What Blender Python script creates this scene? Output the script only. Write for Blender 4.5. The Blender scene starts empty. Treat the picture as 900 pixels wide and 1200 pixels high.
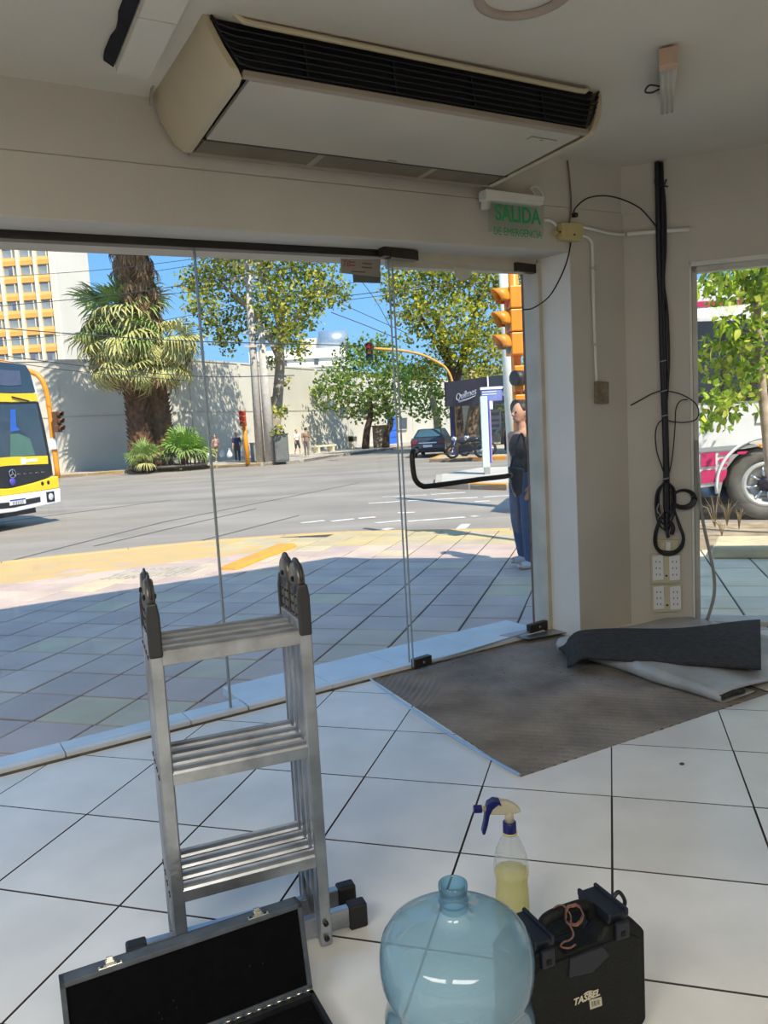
import bpy, bmesh, math, random
import numpy as np
from math import sin, cos, tan, pi, radians, sqrt, atan2
from mathutils import Vector, Matrix

# ------------------------------------------------------------------ camera, sky, sun, fill lights, exposure
SC = bpy.context.scene
COL = SC.collection
FOC, CAM_H, PITCH, ROLL = 906.0, 1.45, radians(6.25), radians(3.2)
FWD = Vector((0, cos(PITCH), -sin(PITCH)))
UP0 = Vector((0, sin(PITCH), cos(PITCH)))
R0V = Vector((1, 0, 0))
RIGHT = cos(ROLL) * R0V - sin(ROLL) * UP0
UP = sin(ROLL) * R0V + cos(ROLL) * UP0
EYE = Vector((0, 0, CAM_H))
cam_data = bpy.data.cameras.new('camera')
cam_data.sensor_fit = 'VERTICAL'
cam_data.sensor_height = 36.0
cam_data.sensor_width = 27.0
cam_data.lens = FOC / 1200 * 36.0
cam_data.clip_start = 0.05
cam_data.clip_end = 600
cam = bpy.data.objects.new('camera', cam_data)
COL.objects.link(cam)
cam.matrix_world = Matrix.Translation(EYE) @ Matrix((RIGHT, UP, -FWD)).transposed().to_4x4()
SC.camera = cam

EXPOSURE = 0.25
SUN_STRENGTH, SKY_STRENGTH = 6.0, 1.15
SC.view_settings.view_transform = 'Standard'
SC.view_settings.look = 'None'
SC.view_settings.exposure = EXPOSURE
SC.view_settings.gamma = 1.0
SC.view_settings.use_curve_mapping = False
SC.cycles.max_bounces = 10
SC.cycles.diffuse_bounces = 5
SC.cycles.transparent_max_bounces = 24
SC.cycles.sample_clamp_indirect = 6.0

world = bpy.data.worlds.new('sky')
SC.world = world
world.use_nodes = True
wn = world.node_tree
wn.nodes.clear()
w_tc = wn.nodes.new('ShaderNodeTexCoord')
w_sep = wn.nodes.new('ShaderNodeSeparateXYZ')
w_ramp = wn.nodes.new('ShaderNodeValToRGB')
w_bg = wn.nodes.new('ShaderNodeBackground')
w_out = wn.nodes.new('ShaderNodeOutputWorld')
wn.links.new(w_tc.outputs['Generated'], w_sep.inputs[0])
wn.links.new(w_sep.outputs['Z'], w_ramp.inputs[0])
wn.links.new(w_ramp.outputs[0], w_bg.inputs[0])
wn.links.new(w_bg.outputs[0], w_out.inputs[0])
r = w_ramp.color_ramp
r.elements[0].position = 0.0
r.elements[0].color = (0.52, 0.72, 0.93, 1)
r.elements[1].position = 1.0
r.elements[1].color = (0.20, 0.40, 0.78, 1)
for pos, c in ((0.07, (0.25, 0.53, 0.89, 1)), (0.22, (0.17, 0.43, 0.83, 1))):
    e = r.elements.new(pos)
    e.color = c
w_bg.inputs[1].default_value = SKY_STRENGTH

SUN_EL = radians(50)
SUN_DIR = Vector((-0.53 * cos(SUN_EL), 0.848 * cos(SUN_EL), -sin(SUN_EL)))
sun_data = bpy.data.lights.new('sun', 'SUN')
sun_data.energy = SUN_STRENGTH
sun_data.angle = radians(0.55)
sun_data.color = (1.0, 0.93, 0.80)
sun = bpy.data.objects.new('sun', sun_data)
COL.objects.link(sun)
sun.location = (6, -8, 14)
sun.rotation_euler = SUN_DIR.to_track_quat('-Z', 'Y').to_euler()


# ------------------------------------------------------------------ sight lines and building frames
def ray(u, v):
    return FWD + RIGHT * ((u - 450) / FOC) - UP * ((v - 600) / FOC)


def ground(u, v, z=0.0):
    d = ray(u, v)
    return EYE + d * ((z - CAM_H) / d.z)


def deep(u, v, y):
    d = ray(u, v)
    return EYE + d * (y / d.y)


def on_plane(u, v, p, n):
    d = ray(u, v)
    return EYE + d * ((Vector(p) - EYE).dot(n) / d.dot(n))


A1 = radians(32.17)
T = Vector((cos(A1), sin(A1), 0))            # along the glass front
NIN = Vector((sin(A1), -cos(A1), 0))         # from the glass front into the shop
W0 = Vector((0, 4.432, 0))
A2 = radians(16.5)
E1 = Vector((cos(A2), -sin(A2), 0))          # floor tile axes
E2 = Vector((sin(A2), cos(A2), 0))
RC = Vector((1.675, 5.249, 0))               # inner corner of the glass front and the right wall
ZUP = Vector((0, 0, 1))


def wp(s, d, z):
    return W0 + T * s + NIN * d + ZUP * z


def rp(a, d, z):
    return RC + E1 * a - E2 * d + ZUP * z


def wpx(u, v, d):
    return on_plane(u, v, W0 + NIN * d, NIN)


def rpx(u, v, d):
    return on_plane(u, v, RC - E2 * d, E2)


def s_of(p):
    return (Vector(p) - W0).dot(T)


def tilt(s):
    return 0.028 * (s - 1.3)


# ------------------------------------------------------------------ materials
def lin(c):
    return tuple(((x / 255) / 12.92 if x / 255 <= 0.04045 else ((x / 255 + 0.055) / 1.055) ** 2.4) for x in c)


MATS = {}


def mat(name, rgb=None, rough=0.6, metal=0.0, var=0.12, scale=6.0, bump=0.0, bscale=40.0, spec=0.5, rgb2=None, detail=4, attr=None, coat=0.0):
    if name in MATS:
        return MATS[name]
    m = bpy.data.materials.new(name)
    m.use_nodes = True
    nt = m.node_tree
    b = nt.nodes['Principled BSDF']
    b.inputs['Roughness'].default_value = rough
    b.inputs['Metallic'].default_value = metal
    b.inputs['Specular IOR Level'].default_value = spec
    b.inputs['Coat Weight'].default_value = coat
    tc = nt.nodes.new('ShaderNodeTexCoord')
    nz = nt.nodes.new('ShaderNodeTexNoise')
    nz.inputs['Scale'].default_value = scale
    nz.inputs['Detail'].default_value = detail
    nt.links.new(tc.outputs['Object'], nz.inputs['Vector'])
    rm = nt.nodes.new('ShaderNodeValToRGB')
    c = lin(rgb)
    c2 = lin(rgb2) if rgb2 else tuple(x * (1 - var * 1.6) for x in c)
    c1 = c if rgb2 else tuple(min(1, x * (1 + var * 0.8)) for x in c)
    rm.color_ramp.elements[0].position = 0.3
    rm.color_ramp.elements[1].position = 0.7
    rm.color_ramp.elements[0].color = (*c2, 1)
    rm.color_ramp.elements[1].color = (*c1, 1)
    nt.links.new(nz.outputs['Fac'], rm.inputs[0])
    out = rm.outputs[0]
    if attr:
        at = nt.nodes.new('ShaderNodeAttribute')
        at.attribute_name = attr
        mx = nt.nodes.new('ShaderNodeMix')
        mx.data_type = 'RGBA'
        mx.blend_type = 'MULTIPLY'
        mx.inputs['Factor'].default_value = 1.0
        nt.links.new(out, mx.inputs['A'])
        nt.links.new(at.outputs['Color'], mx.inputs['B'])
        out = mx.outputs['Result']
    nt.links.new(out, b.inputs['Base Color'])
    if bump:
        bn = nt.nodes.new('ShaderNodeTexNoise')
        bn.inputs['Scale'].default_value = bscale
        bn.inputs['Detail'].default_value = 5
        nt.links.new(tc.outputs['Object'], bn.inputs['Vector'])
        bp = nt.nodes.new('ShaderNodeBump')
        bp.inputs['Strength'].default_value = bump
        bp.inputs['Distance'].default_value = 0.01
        nt.links.new(bn.outputs['Fac'], bp.inputs['Height'])
        nt.links.new(bp.outputs['Normal'], b.inputs['Normal'])
    MATS[name] = m
    return m


def obj_random(m, rgbs, noise=0.12, scale=5.0):
    """piece-to-piece colour: each object of the material gets its own tone, plus fine grain"""
    nt = m.node_tree
    b = nt.nodes['Principled BSDF']
    oi = nt.nodes.new('ShaderNodeObjectInfo')
    rm = nt.nodes.new('ShaderNodeValToRGB')
    rm.color_ramp.interpolation = 'LINEAR'
    n = len(rgbs)
    for i, c in enumerate(rgbs):
        e = rm.color_ramp.elements[i] if i < 2 else rm.color_ramp.elements.new(i / (n - 1))
        e.position = i / (n - 1)
        e.color = (*lin(c), 1)
    nt.links.new(oi.outputs['Random'], rm.inputs[0])
    tc = nt.nodes.new('ShaderNodeTexCoord')
    gm = nt.nodes.new('ShaderNodeNewGeometry')
    nz = nt.nodes.new('ShaderNodeTexNoise')
    nz.inputs['Scale'].default_value = scale
    nz.inputs['Detail'].default_value = 6
    nt.links.new(gm.outputs['Position'], nz.inputs['Vector'])
    mp = nt.nodes.new('ShaderNodeMapRange')
    mp.inputs['From Min'].default_value = 0.3
    mp.inputs['From Max'].default_value = 0.7
    mp.inputs['To Min'].default_value = 1 - noise
    mp.inputs['To Max'].default_value = 1 + noise * 0.5
    nt.links.new(nz.outputs['Fac'], mp.inputs['Value'])
    mx = nt.nodes.new('ShaderNodeMix')
    mx.data_type = 'RGBA'
    mx.blend_type = 'MULTIPLY'
    mx.inputs['Factor'].default_value = 1
    nt.links.new(rm.outputs[0], mx.inputs['A'])
    nt.links.new(mp.outputs['Result'], mx.inputs['B'])
    nt.links.new(mx.outputs['Result'], b.inputs['Base Color'])
    return m


def schlick(nt, f0):
    """Fresnel weight that is the same from both sides of a sheet"""
    lw = nt.nodes.new('ShaderNodeLayerWeight')
    lw.inputs[0].default_value = 0.5
    pw = nt.nodes.new('ShaderNodeMath')
    pw.operation = 'POWER'
    pw.inputs[1].default_value = 5.0
    nt.links.new(lw.outputs['Facing'], pw.inputs[0])
    ma = nt.nodes.new('ShaderNodeMath')
    ma.operation = 'MULTIPLY_ADD'
    ma.inputs[1].default_value = 1 - f0
    ma.inputs[2].default_value = f0
    ma.use_clamp = True
    nt.links.new(pw.outputs[0], ma.inputs[0])
    return ma


def glass_mat(name, tint=(0.97, 0.99, 0.98), fac=0.06, rough=0.0):
    """thin sheet: lets light straight through, with a Fresnel reflection"""
    m = bpy.data.materials.new(name)
    m.use_nodes = True
    nt = m.node_tree
    nt.nodes.clear()
    o = nt.nodes.new('ShaderNodeOutputMaterial')
    tr = nt.nodes.new('ShaderNodeBsdfTransparent')
    tr.inputs[0].default_value = (*tint, 1)
    gl = nt.nodes.new('ShaderNodeBsdfGlossy')
    gl.inputs['Roughness'].default_value = rough
    mul = schlick(nt, fac)
    mx = nt.nodes.new('ShaderNodeMixShader')
    nt.links.new(mul.outputs[0], mx.inputs[0])
    nt.links.new(tr.outputs[0], mx.inputs[1])
    nt.links.new(gl.outputs[0], mx.inputs[2])
    nt.links.new(mx.outputs[0], o.inputs[0])
    MATS[name] = m
    return m


def foliage_mat(name, attr='leafcol'):
    if name in MATS:
        return MATS[name]
    m = bpy.data.materials.new(name)
    m.use_nodes = True
    nt = m.node_tree
    nt.nodes.clear()
    o = nt.nodes.new('ShaderNodeOutputMaterial')
    at = nt.nodes.new('ShaderNodeAttribute')
    at.attribute_name = attr
    df = nt.nodes.new('ShaderNodeBsdfPrincipled')
    df.inputs['Roughness'].default_value = 0.5
    df.inputs['Specular IOR Level'].default_value = 0.3
    tl = nt.nodes.new('ShaderNodeBsdfTranslucent')
    mx = nt.nodes.new('ShaderNodeMixShader')
    mx.inputs[0].default_value = 0.42
    nt.links.new(at.outputs['Color'], df.inputs['Base Color'])
    nt.links.new(at.outputs['Color'], tl.inputs[0])
    nt.links.new(df.outputs[0], mx.inputs[1])
    nt.links.new(tl.outputs[0], mx.inputs[2])
    nt.links.new(mx.outputs[0], o.inputs[0])
    MATS[name] = m
    return m


# ------------------------------------------------------------------ mesh builder
class MB:
    def __init__(s):
        s.v, s.f, s.sm = [], [], []

    def add(s, vs, fs, smooth=False):
        o = len(s.v)
        s.v += [tuple(p) for p in vs]
        s.f += [tuple(i + o for i in f) for f in fs]
        s.sm += [smooth] * len(fs)
        return s

    def box(s, c, size, rz=0.0, M=None, taper=1.0):
        x, y, z = size[0] / 2, size[1] / 2, size[2] / 2
        R = Matrix.Rotation(rz, 3, 'Z')
        vs = []
        for k, (a, b, d) in enumerate([(-x, -y, -z), (x, -y, -z), (x, y, -z), (-x, y, -z), (-x, -y, z), (x, -y, z), (x, y, z), (-x, y, z)]):
            if k > 3:
                a, b = a * taper, b * taper
            p = R @ Vector((a, b, d)) + Vector(c)
            vs.append(M @ p if M else p)
        return s.add(vs, [(3, 2, 1, 0), (4, 5, 6, 7), (0, 1, 5, 4), (1, 2, 6, 5), (2, 3, 7, 6), (3, 0, 4, 7)])

    def hexa(s, b4, t4):
        """eight corners: bottom ring, top ring (both counter-clockwise from above)"""
        return s.add(list(b4) + list(t4), [(3, 2, 1, 0), (4, 5, 6, 7), (0, 1, 5, 4), (1, 2, 6, 5), (2, 3, 7, 6), (3, 0, 4, 7)])

    def slab(s, poly, off):
        """polygon of 3-D points thickened by the vector off"""
        off = Vector(off)
        n = len(poly)
        vs = [Vector(p) for p in poly] + [Vector(p) + off for p in poly]
        fs = [tuple(range(n))[::-1], tuple(range(n, 2 * n))]
        fs += [(i, (i + 1) % n, n + (i + 1) % n, n + i) for i in range(n)]
        return s.add(vs, fs)

    def tube(s, path, r, n=8, cap=True, smooth=True, flat=1.0, closed=False):
        path = [Vector(p) for p in path]
        m = len(path)
        rs = [r] * m if not hasattr(r, '__len__') else list(r)
        rings, up = [], None
        for i, p in enumerate(path):
            if closed:
                d = path[(i + 1) % m] - path[i - 1]
            else:
                d = path[min(i + 1, m - 1)] - path[max(i - 1, 0)]
            if d.length < 1e-9:
                d = Vector((0, 0, 1))
            d.normalize()
            if up is None:
                up = Vector((0, 0, 1)) if abs(d.z) < 0.9 else Vector((1, 0, 0))
            x = up - d * up.dot(d)
            if x.length < 1e-6:
                x = d.orthogonal()
            x.normalize()
            y = d.cross(x)
            up = x
            rings.append([p + (x * cos(2 * pi * k / n) * flat + y * sin(2 * pi * k / n)) * rs[i] for k in range(n)])
        vs = [q for rg in rings for q in rg]
        fs = []
        for i in range(m if closed else m - 1):
            j = (i + 1) % m
            for k in range(n):
                fs.append((i * n + k, i * n + (k + 1) % n, j * n + (k + 1) % n, j * n + k))
        s.add(vs, fs, smooth)
        if cap and not closed:
            o = len(s.v) - len(vs)
            s.f += [tuple(o + k for k in range(n))[::-1], tuple(o + (m - 1) * n + k for k in range(n))]
            s.sm += [False, False]
        return s

    def lathe(s, prof, n=24, c=(0, 0, 0), smooth=True, cap=False, M=None):
        vs, fs = [], []
        for (rr, z) in prof:
            for k in range(n):
                p = Vector((c[0] + rr * cos(2 * pi * k / n), c[1] + rr * sin(2 * pi * k / n), c[2] + z))
                vs.append(M @ p if M else p)
        for i in range(len(prof) - 1):
            for k in range(n):
                fs.append((i * n + k, i * n + (k + 1) % n, (i + 1) * n + (k + 1) % n, (i + 1) * n + k))
        s.add(vs, fs, smooth)
        if cap:
            o = len(s.v) - len(vs)
            s.f += [tuple(o + k for k in range(n))[::-1], tuple(o + (len(prof) - 1) * n + k for k in range(n))]
            s.sm += [False, False]
        return s

    def ball(s, c, rad, n=12, m=8, M=None):
        if not hasattr(rad, '__len__'):
            rad = (rad, rad, rad)
        vs, fs = [], []
        for i in range(m + 1):
            th = pi * i / m
            for k in range(n):
                p = Vector((rad[0] * sin(th) * cos(2 * pi * k / n), rad[1] * sin(th) * sin(2 * pi * k / n), -rad[2] * cos(th)))
                if M:
                    p = M.to_3x3() @ p
                vs.append(p + Vector(c))
        for i in range(m):
            for k in range(n):
                fs.append((i * n + k, i * n + (k + 1) % n, (i + 1) * n + (k + 1) % n, (i + 1) * n + k))
        return s.add(vs, fs, True)

    def grid(s, fn, nu, nv, smooth=True):
        vs = [fn(i / nu, j / nv) for j in range(nv + 1) for i in range(nu + 1)]
        fs = [(j * (nu + 1) + i, j * (nu + 1) + i + 1, (j + 1) * (nu + 1) + i + 1, (j + 1) * (nu + 1) + i) for j in range(nv) for i in range(nu)]
        return s.add(vs, fs, smooth)

    def mesh(s, name, m):
        me = bpy.data.meshes.new(name)
        me.from_pydata(s.v, [], s.f)
        if any(s.sm):
            me.polygons.foreach_set('use_smooth', s.sm)
        if m:
            me.materials.append(m)
        me.update()
        return me

    def build(s, name, m, parent=None, bevel=0.0, fix=False, solid=0.0, seg=2):
        me = s.mesh(name, m)
        if fix:
            bm = bmesh.new()
            bm.from_mesh(me)
            bmesh.ops.remove_doubles(bm, verts=bm.verts, dist=1e-5)
            bmesh.ops.recalc_face_normals(bm, faces=bm.faces)
            bm.to_mesh(me)
            bm.free()
        o = bpy.data.objects.new(name, me)
        COL.objects.link(o)
        if parent:
            o.parent = parent
        if solid:
            md = o.modifiers.new('solid', 'SOLIDIFY')
            md.thickness = solid
            md.offset = 0
        if bevel:
            md = o.modifiers.new('bevel', 'BEVEL')
            md.width = bevel
            md.segments = seg
            md.limit_method = 'ANGLE'
            md.angle_limit = radians(40)
        return o


def tag(o, label=None, cat=None, group=None, kind=None):
    if label:
        o['label'] = label
    if cat:
        o['category'] = cat
    if group:
        o['group'] = group
    if kind:
        o['kind'] = kind
    return o


def thing(name, label, cat, loc=(0, 0, 0), rz=0.0, group=None):
    o = bpy.data.objects.new(name, None)
    o.empty_display_size = 0.1
    COL.objects.link(o)
    o.location = loc
    o.rotation_euler = (0, 0, rz)
    return tag(o, label, cat, group)


def struct(o):
    o['kind'] = 'structure'
    return o


def holder(name, loc=(0, 0, 0), rz=0.0):
    o = bpy.data.objects.new(name, None)
    COL.objects.link(o)
    o.location = loc
    o.rotation_euler = (0, 0, rz)
    return o


def inst(name, me, parent, loc=(0, 0, 0), rot=(0, 0, 0), scale=(1, 1, 1)):
    o = bpy.data.objects.new(name, me)
    COL.objects.link(o)
    o.parent = parent
    o.location = loc
    o.rotation_euler = rot
    o.scale = scale
    return o


def dup(root, loc, rz=0.0, label=None):
    c = root.copy()
    COL.objects.link(c)
    c.location = loc
    c.rotation_euler = (0, 0, rz)
    if label:
        c['label'] = label
    for ch in list(root.children):
        d = ch.copy()
        COL.objects.link(d)
        d.parent = c
        for g in list(ch.children):
            e = g.copy()
            COL.objects.link(e)
            e.parent = d
    return c


def text_mesh(name, txt, size, m, parent, frame, depth=0.001, shear=0.0, sx=1.0, align='CENTER', bold=0.0):
    """lettering: frame is the 4x4 placing the text plane (x right, y up, z out of the surface) in the parent"""
    cu = bpy.data.curves.new(name, 'FONT')
    cu.body = txt
    cu.size = size
    cu.align_x = align
    cu.align_y = 'CENTER'
    cu.extrude = depth
    cu.offset = bold
    cu.shear = shear
    cu.resolution_u = 3
    to = bpy.data.objects.new(name, cu)
    COL.objects.link(to)
    bpy.context.view_layer.update()
    me = bpy.data.meshes.new_from_object(to)
    bpy.data.objects.remove(to)
    me.transform(frame @ Matrix.Diagonal((sx, 1, 1, 1)))
    me.materials.clear()
    me.materials.append(m)
    o = bpy.data.objects.new(name, me)
    COL.objects.link(o)
    if parent:
        o.parent = parent
    return o


def frame_of(o, x, y):
    """4x4 with origin o, x axis along x, y axis near y"""
    x = Vector(x).normalized()
    y = Vector(y)
    z = x.cross(y).normalized()
    y = z.cross(x)
    m = Matrix((x, y, z)).transposed().to_4x4()
    m.translation = Vector(o)
    return m


def smoothstep(a):
    a = max(0.0, min(1.0, a))
    return a * a * (3 - 2 * a)


def curve_pts(pts, n=6):
    """Catmull-Rom through the points"""
    p = [Vector(q) for q in pts]
    p = [p[0] * 2 - p[1]] + p + [p[-1] * 2 - p[-2]]
    out = []
    for i in range(1, len(p) - 2):
        for k in range(n):
            t = k / n
            out.append(0.5 * ((2 * p[i]) + (p[i + 1] - p[i - 1]) * t + (2 * p[i - 1] - 5 * p[i] + 4 * p[i + 1] - p[i + 2]) * t * t + (3 * p[i] - p[i - 1] - 3 * p[i + 1] + p[i + 2]) * t ** 3))
    out.append(p[-2])
    return out

# ------------------------------------------------------------------ unseen fill lights added behind the camera to brighten the room
for i, (a, b) in enumerate(((0.9, -1.3), (-1.6, -1.5))):
    ld = bpy.data.lights.new('interior_fill', 'AREA')
    ld.shape = 'RECTANGLE'
    ld.size, ld.size_y = 2.0, 1.2
    ld.energy = 90
    ld.color = (1.0, 0.95, 0.85)
    lo = bpy.data.objects.new('interior_fill', ld)
    COL.objects.link(lo)
    lo.location = E1 * a + E2 * b + ZUP * 2.85
    lo.rotation_euler = (0, 0, -A2)

# ------------------------------------------------------------------ materials of the room
M_WALL = mat('wall_paint', (198, 192, 180), 0.75, var=0.05, scale=1.6, bump=0.12, bscale=90)
M_CEIL = mat('ceiling_paint', (206, 199, 184), 0.8, var=0.05, scale=1.2, bump=0.1, bscale=60)
M_JAMB = mat('jamb_paint', (224, 222, 216), 0.6, var=0.04, scale=2)
M_CREAM = mat('cream_header', (196, 187, 168), 0.6, var=0.06)
M_BRONZE = mat('bronze_metal', (74, 66, 56), 0.42, 0.75, var=0.15)
M_DARKM = mat('dark_channel', (58, 54, 48), 0.45, 0.6, var=0.1)
M_ALU = mat('aluminium', (176, 178, 178), 0.32, 0.9, var=0.12, scale=14)
M_WPVC = mat('white_plastic', (222, 220, 210), 0.4, var=0.04)
M_BLACK = mat('black_cable', (18, 18, 24), 0.45, var=0.1)
M_GROUT = mat('grout', (78, 69, 65), 0.9, var=0.2)
M_SILL = mat('white_stone', (214, 219, 222), 0.35, var=0.06, scale=5)
M_SILLEDGE = mat('stone_edge', (120, 106, 90), 0.8, var=0.25, scale=12)
M_GLASS = glass_mat('clear_glass', (0.985, 0.995, 0.99), 0.035)
M_TILE = obj_random(mat('floor_tile', (216, 214, 208), 0.22, var=0.03, spec=0.5), [(233, 230, 222), (238, 235, 228), (229, 226, 219)], 0.10, 3.5)
M_TILE.node_tree.nodes['Principled BSDF'].inputs['Roughness'].default_value = 0.24

# ------------------------------------------------------------------ floor
BED = [Vector((-0.12, 4.357)), Vector((0.50, 3.02)), Vector((1.92, 3.80)), Vector((1.30, 5.25))]


def clip(poly, n, c, keep_less=True):
    sg = 1 if keep_less else -1
    out = []
    for i in range(len(poly)):
        p, q = poly[i], poly[(i + 1) % len(poly)]
        a, b = sg * (n.dot(p) - c), sg * (n.dot(q) - c)
        if a <= 0:
            out.append(p)
        if (a < 0 < b) or (b < 0 < a):
            out.append(p + (q - p) * (a / (a - b)))
    return out


def area(poly):
    return 0.5 * abs(sum(poly[i].x * poly[(i + 1) % len(poly)].y - poly[(i + 1) % len(poly)].x * poly[i].y for i in range(len(poly))))


PL = wp(-4.3, 0, 0)
floor = struct(MB().slab([wp(-4.3, 0.012, -0.12), wp(-4.3, 0.012, -0.12) - E2 * 8.5, rp(5, 8.5, -0.12), rp(5, 0, -0.12), rp(0, 0, -0.12), wp(1.86, 0.012, -0.12)][::1], (0, 0, 0.113)).build('floor', M_GROUT, fix=True))
n2 = Vector((NIN.x, NIN.y))
m2 = Vector((-E2.x, -E2.y))
e1v, e2v = Vector((E1.x, E1.y)), Vector((E2.x, E2.y))
tile_full = None
GAP = 0.0027
rest = MB()
for i in range(-9, 9):
    for j in range(-8, 8):
        u0, v0 = -0.024 + 0.497 * i, 2.436 + 0.496 * j
        quad = [e1v * (u0 + a) + e2v * (v0 + b) for a, b in ((GAP, GAP), (0.497 - GAP, GAP), (0.497 - GAP, 0.496 - GAP), (GAP, 0.496 - GAP))]
        poly = clip(quad, n2, n2.dot(Vector((W0.x, W0.y))) + 0.014, False)
        if len(poly) >= 3:
            poly = clip(poly, m2, m2.dot(Vector((RC.x, RC.y))), False)
        if len(poly) < 3 or area(poly) < 0.0015:
            continue
        pieces, cur = [], poly
        touched = False
        for k in range(4):
            p, q = BED[k], BED[(k + 1) % 4]
            nn = Vector(((q - p).y, -(q - p).x)).normalized()
            out = clip(cur, nn, nn.dot(p), False)
            if len(out) >= 3 and area(out) > 0.0004:
                pieces.append(out)
            cur = clip(cur, nn, nn.dot(p), True)
            if len(cur) < 3:
                break
        if len(cur) >= 3 and area(cur) > 1e-4:
            touched = True
        else:
            pieces = [poly]
        if not pieces:
            continue
        cen = sum(quad, Vector((0, 0))) / 4
        seen = 0.5 < cen.y < 7 and abs(cen.x) < 0.62 * cen.y + 0.6
        if not seen:
            if cen.y > -3.5:
                for pc in pieces:
                    rest.slab([(p.x, p.y, -0.007) for p in pc], (0, 0, 0.007))
            continue
        if not touched and len(poly) == 4 and abs(area(poly) - area(quad)) < 1e-5:
            if tile_full is None:
                mb = MB()
                hx, hy, bv = 0.497 / 2 - GAP, 0.496 / 2 - GAP, 0.0012
                top = [(-hx + bv, -hy + bv, 0), (hx - bv, -hy + bv, 0), (hx - bv, hy - bv, 0), (-hx + bv, hy - bv, 0)]
                low = [(-hx, -hy, -0.002), (hx, -hy, -0.002), (hx, hy, -0.002), (-hx, hy, -0.002)]
                bot = [(x, y, -0.007) for x, y, z in low]
                mb.add(top + low + bot, [(0, 1, 2, 3)] + [(4 + k, 4 + (k + 1) % 4, (k + 1) % 4, k) for k in range(4)] + [(8 + k, 8 + (k + 1) % 4, 4 + (k + 1) % 4, 4 + k) for k in range(4)])
                tile_full = mb.mesh('floor_tile', M_TILE)
                tile_full.materials.append(M_GROUT)
                for k, pg in enumerate(tile_full.polygons):
                    pg.material_index = 0 if k < 1 else 1
            inst('floor_tile', tile_full, floor, (cen.x, cen.y, 0), (0, 0, -A2))
        else:
            mb = MB()
            for pc in pieces:
                mb.slab([(p.x, p.y, -0.007) for p in pc], (0, 0, 0.007))
            to_ = mb.build('floor_tile', M_TILE, floor)
            to_.data.materials.append(M_GROUT)
            for pg in to_.data.polygons:
                pg.material_index = 0 if abs(pg.normal.z) > 0.9 else 1
if rest.v:
    tag(rest.build('floor_tile_field', M_TILE, floor), kind='stuff')

# the bared mortar bed with its trowel ridges
M_BED = mat('tile_mortar', (156, 146, 134), 0.92, rgb2=(112, 104, 96), scale=3.2, bump=0.6, bscale=70)
rng = random.Random(4)
bed_ph = [rng.uniform(0, 6) for _ in range(12)]


def bed_h(p):
    a, b = p.dot(e1v), p.dot(e2v)
    nz = sin(a * 5.1 + bed_ph[0]) * sin(b * 6.3 + bed_ph[1]) + 0.6 * sin(a * 13 + b * 9 + bed_ph[2]) * sin(b * 15 - a * 6 + bed_ph[3])
    low = smoothstep((4.25 + 0.10 * nz - b) / 0.22)                   # ridged lower part, scraped upper part
    left = smoothstep((0.02 - a - 0.9) / 0.12)
    w = b + 0.004 * sin(a * 9 + bed_ph[4])
    ridge = 0.5 + 0.5 * sin(2 * pi * w / 0.042)
    arc = 0.5 + 0.5 * sin(2 * pi * (a + 0.25 * (b - 4.0) ** 2) / 0.034)
    r1 = ridge * (1 - left) + arc * left
    rough = 0.0012 * sin(a * 57 + 3 * sin(b * 31)) * sin(b * 49 + 2 * sin(a * 23)) + 0.0008 * sin(a * 131 + b * 37) * sin(b * 117)
    wear = 0.75 + 0.25 * sin(a * 8 + bed_ph[5]) * sin(b * 7 + bed_ph[6])
    j = 0.0
    if abs(a - (-0.024 - 0.18)) < 0.012 or abs(b - 3.62) < 0.010:
        j = 0.0015
    return -0.0045 + 0.0115 * low * r1 * wear + rough * (1.6 - low) + j * (1 - 0.6 * r1)


NB_U, NB_V = 230, 250


def bed_pt(u, v):
    p = (BED[0] * (1 - u) + BED[3] * u) * (1 - v) + (BED[1] * (1 - u) + BED[2] * u) * v
    return (p.x, p.y, bed_h(p))


tag(MB().grid(bed_pt, NB_U, NB_V).build('mortar_bed', M_BED, floor), 'grey trowel-ridged mortar left bare where tiles were lifted', kind='stuff')

# ------------------------------------------------------------------ front wall: lintel, upper wall, pillar; right wall; ceiling
ZB, ZT2, ZC = 2.475, 2.742, 3.03          # soffit, beam top and ceiling at s = 1.3


def strip(s0, s1, d0, d1, z0, z1, tl=True):
    """a bar along the glass front, following the slight fall of the old ceiling"""
    f = tilt if tl else (lambda s: 0)
    g = tilt
    b = [wp(s0, d1, z0 + f(s0)), wp(s1, d1, z0 + f(s1)), wp(s1, d0, z0 + f(s1)), wp(s0, d0, z0 + f(s0))]
    t = [wp(s0, d1, z1 + g(s0)), wp(s1, d1, z1 + g(s1)), wp(s1, d0, z1 + g(s1)), wp(s0, d0, z1 + g(s0))]
    return b, t


wall_front = MB()
wall_front.hexa(*strip(-4.5, 1.87, -0.10, 0.1955, ZT2, 3.35))
wall_front.hexa(*strip(-4.5, 1.362, -0.10, 0.2, ZB, ZT2))
wall_front.hexa(*strip(1.355, 1.87, 0.0, 0.2, 2.0, ZT2))
wf = struct(wall_front.build('wall_front', M_WALL, bevel=0.006))
# pillar to the right of the door
pil = MB()
foot = [wp(1.29, -0.11, 0), wp(1.352, 0.2, 0), RC.copy(), RC + E2 * 0.22, wp(1.75, -0.25, 0), wp(1.40, -0.25, 0)]
pil.slab([p - ZUP * 0.1 for p in foot], (0, 0, 2.72))
struct(pil.build('wall_pillar', M_JAMB, fix=True, bevel=0.004))
pf = MB()
pf.slab([wp(1.353, 0.2, 0), wp(1.353, 0.203, 0), rp(0.0, 0.003, 0), rp(0, 0, 0)], (0, 0, 2.7))
struct(pf.build('wall_pillar_face', M_WALL, fix=True))
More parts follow.
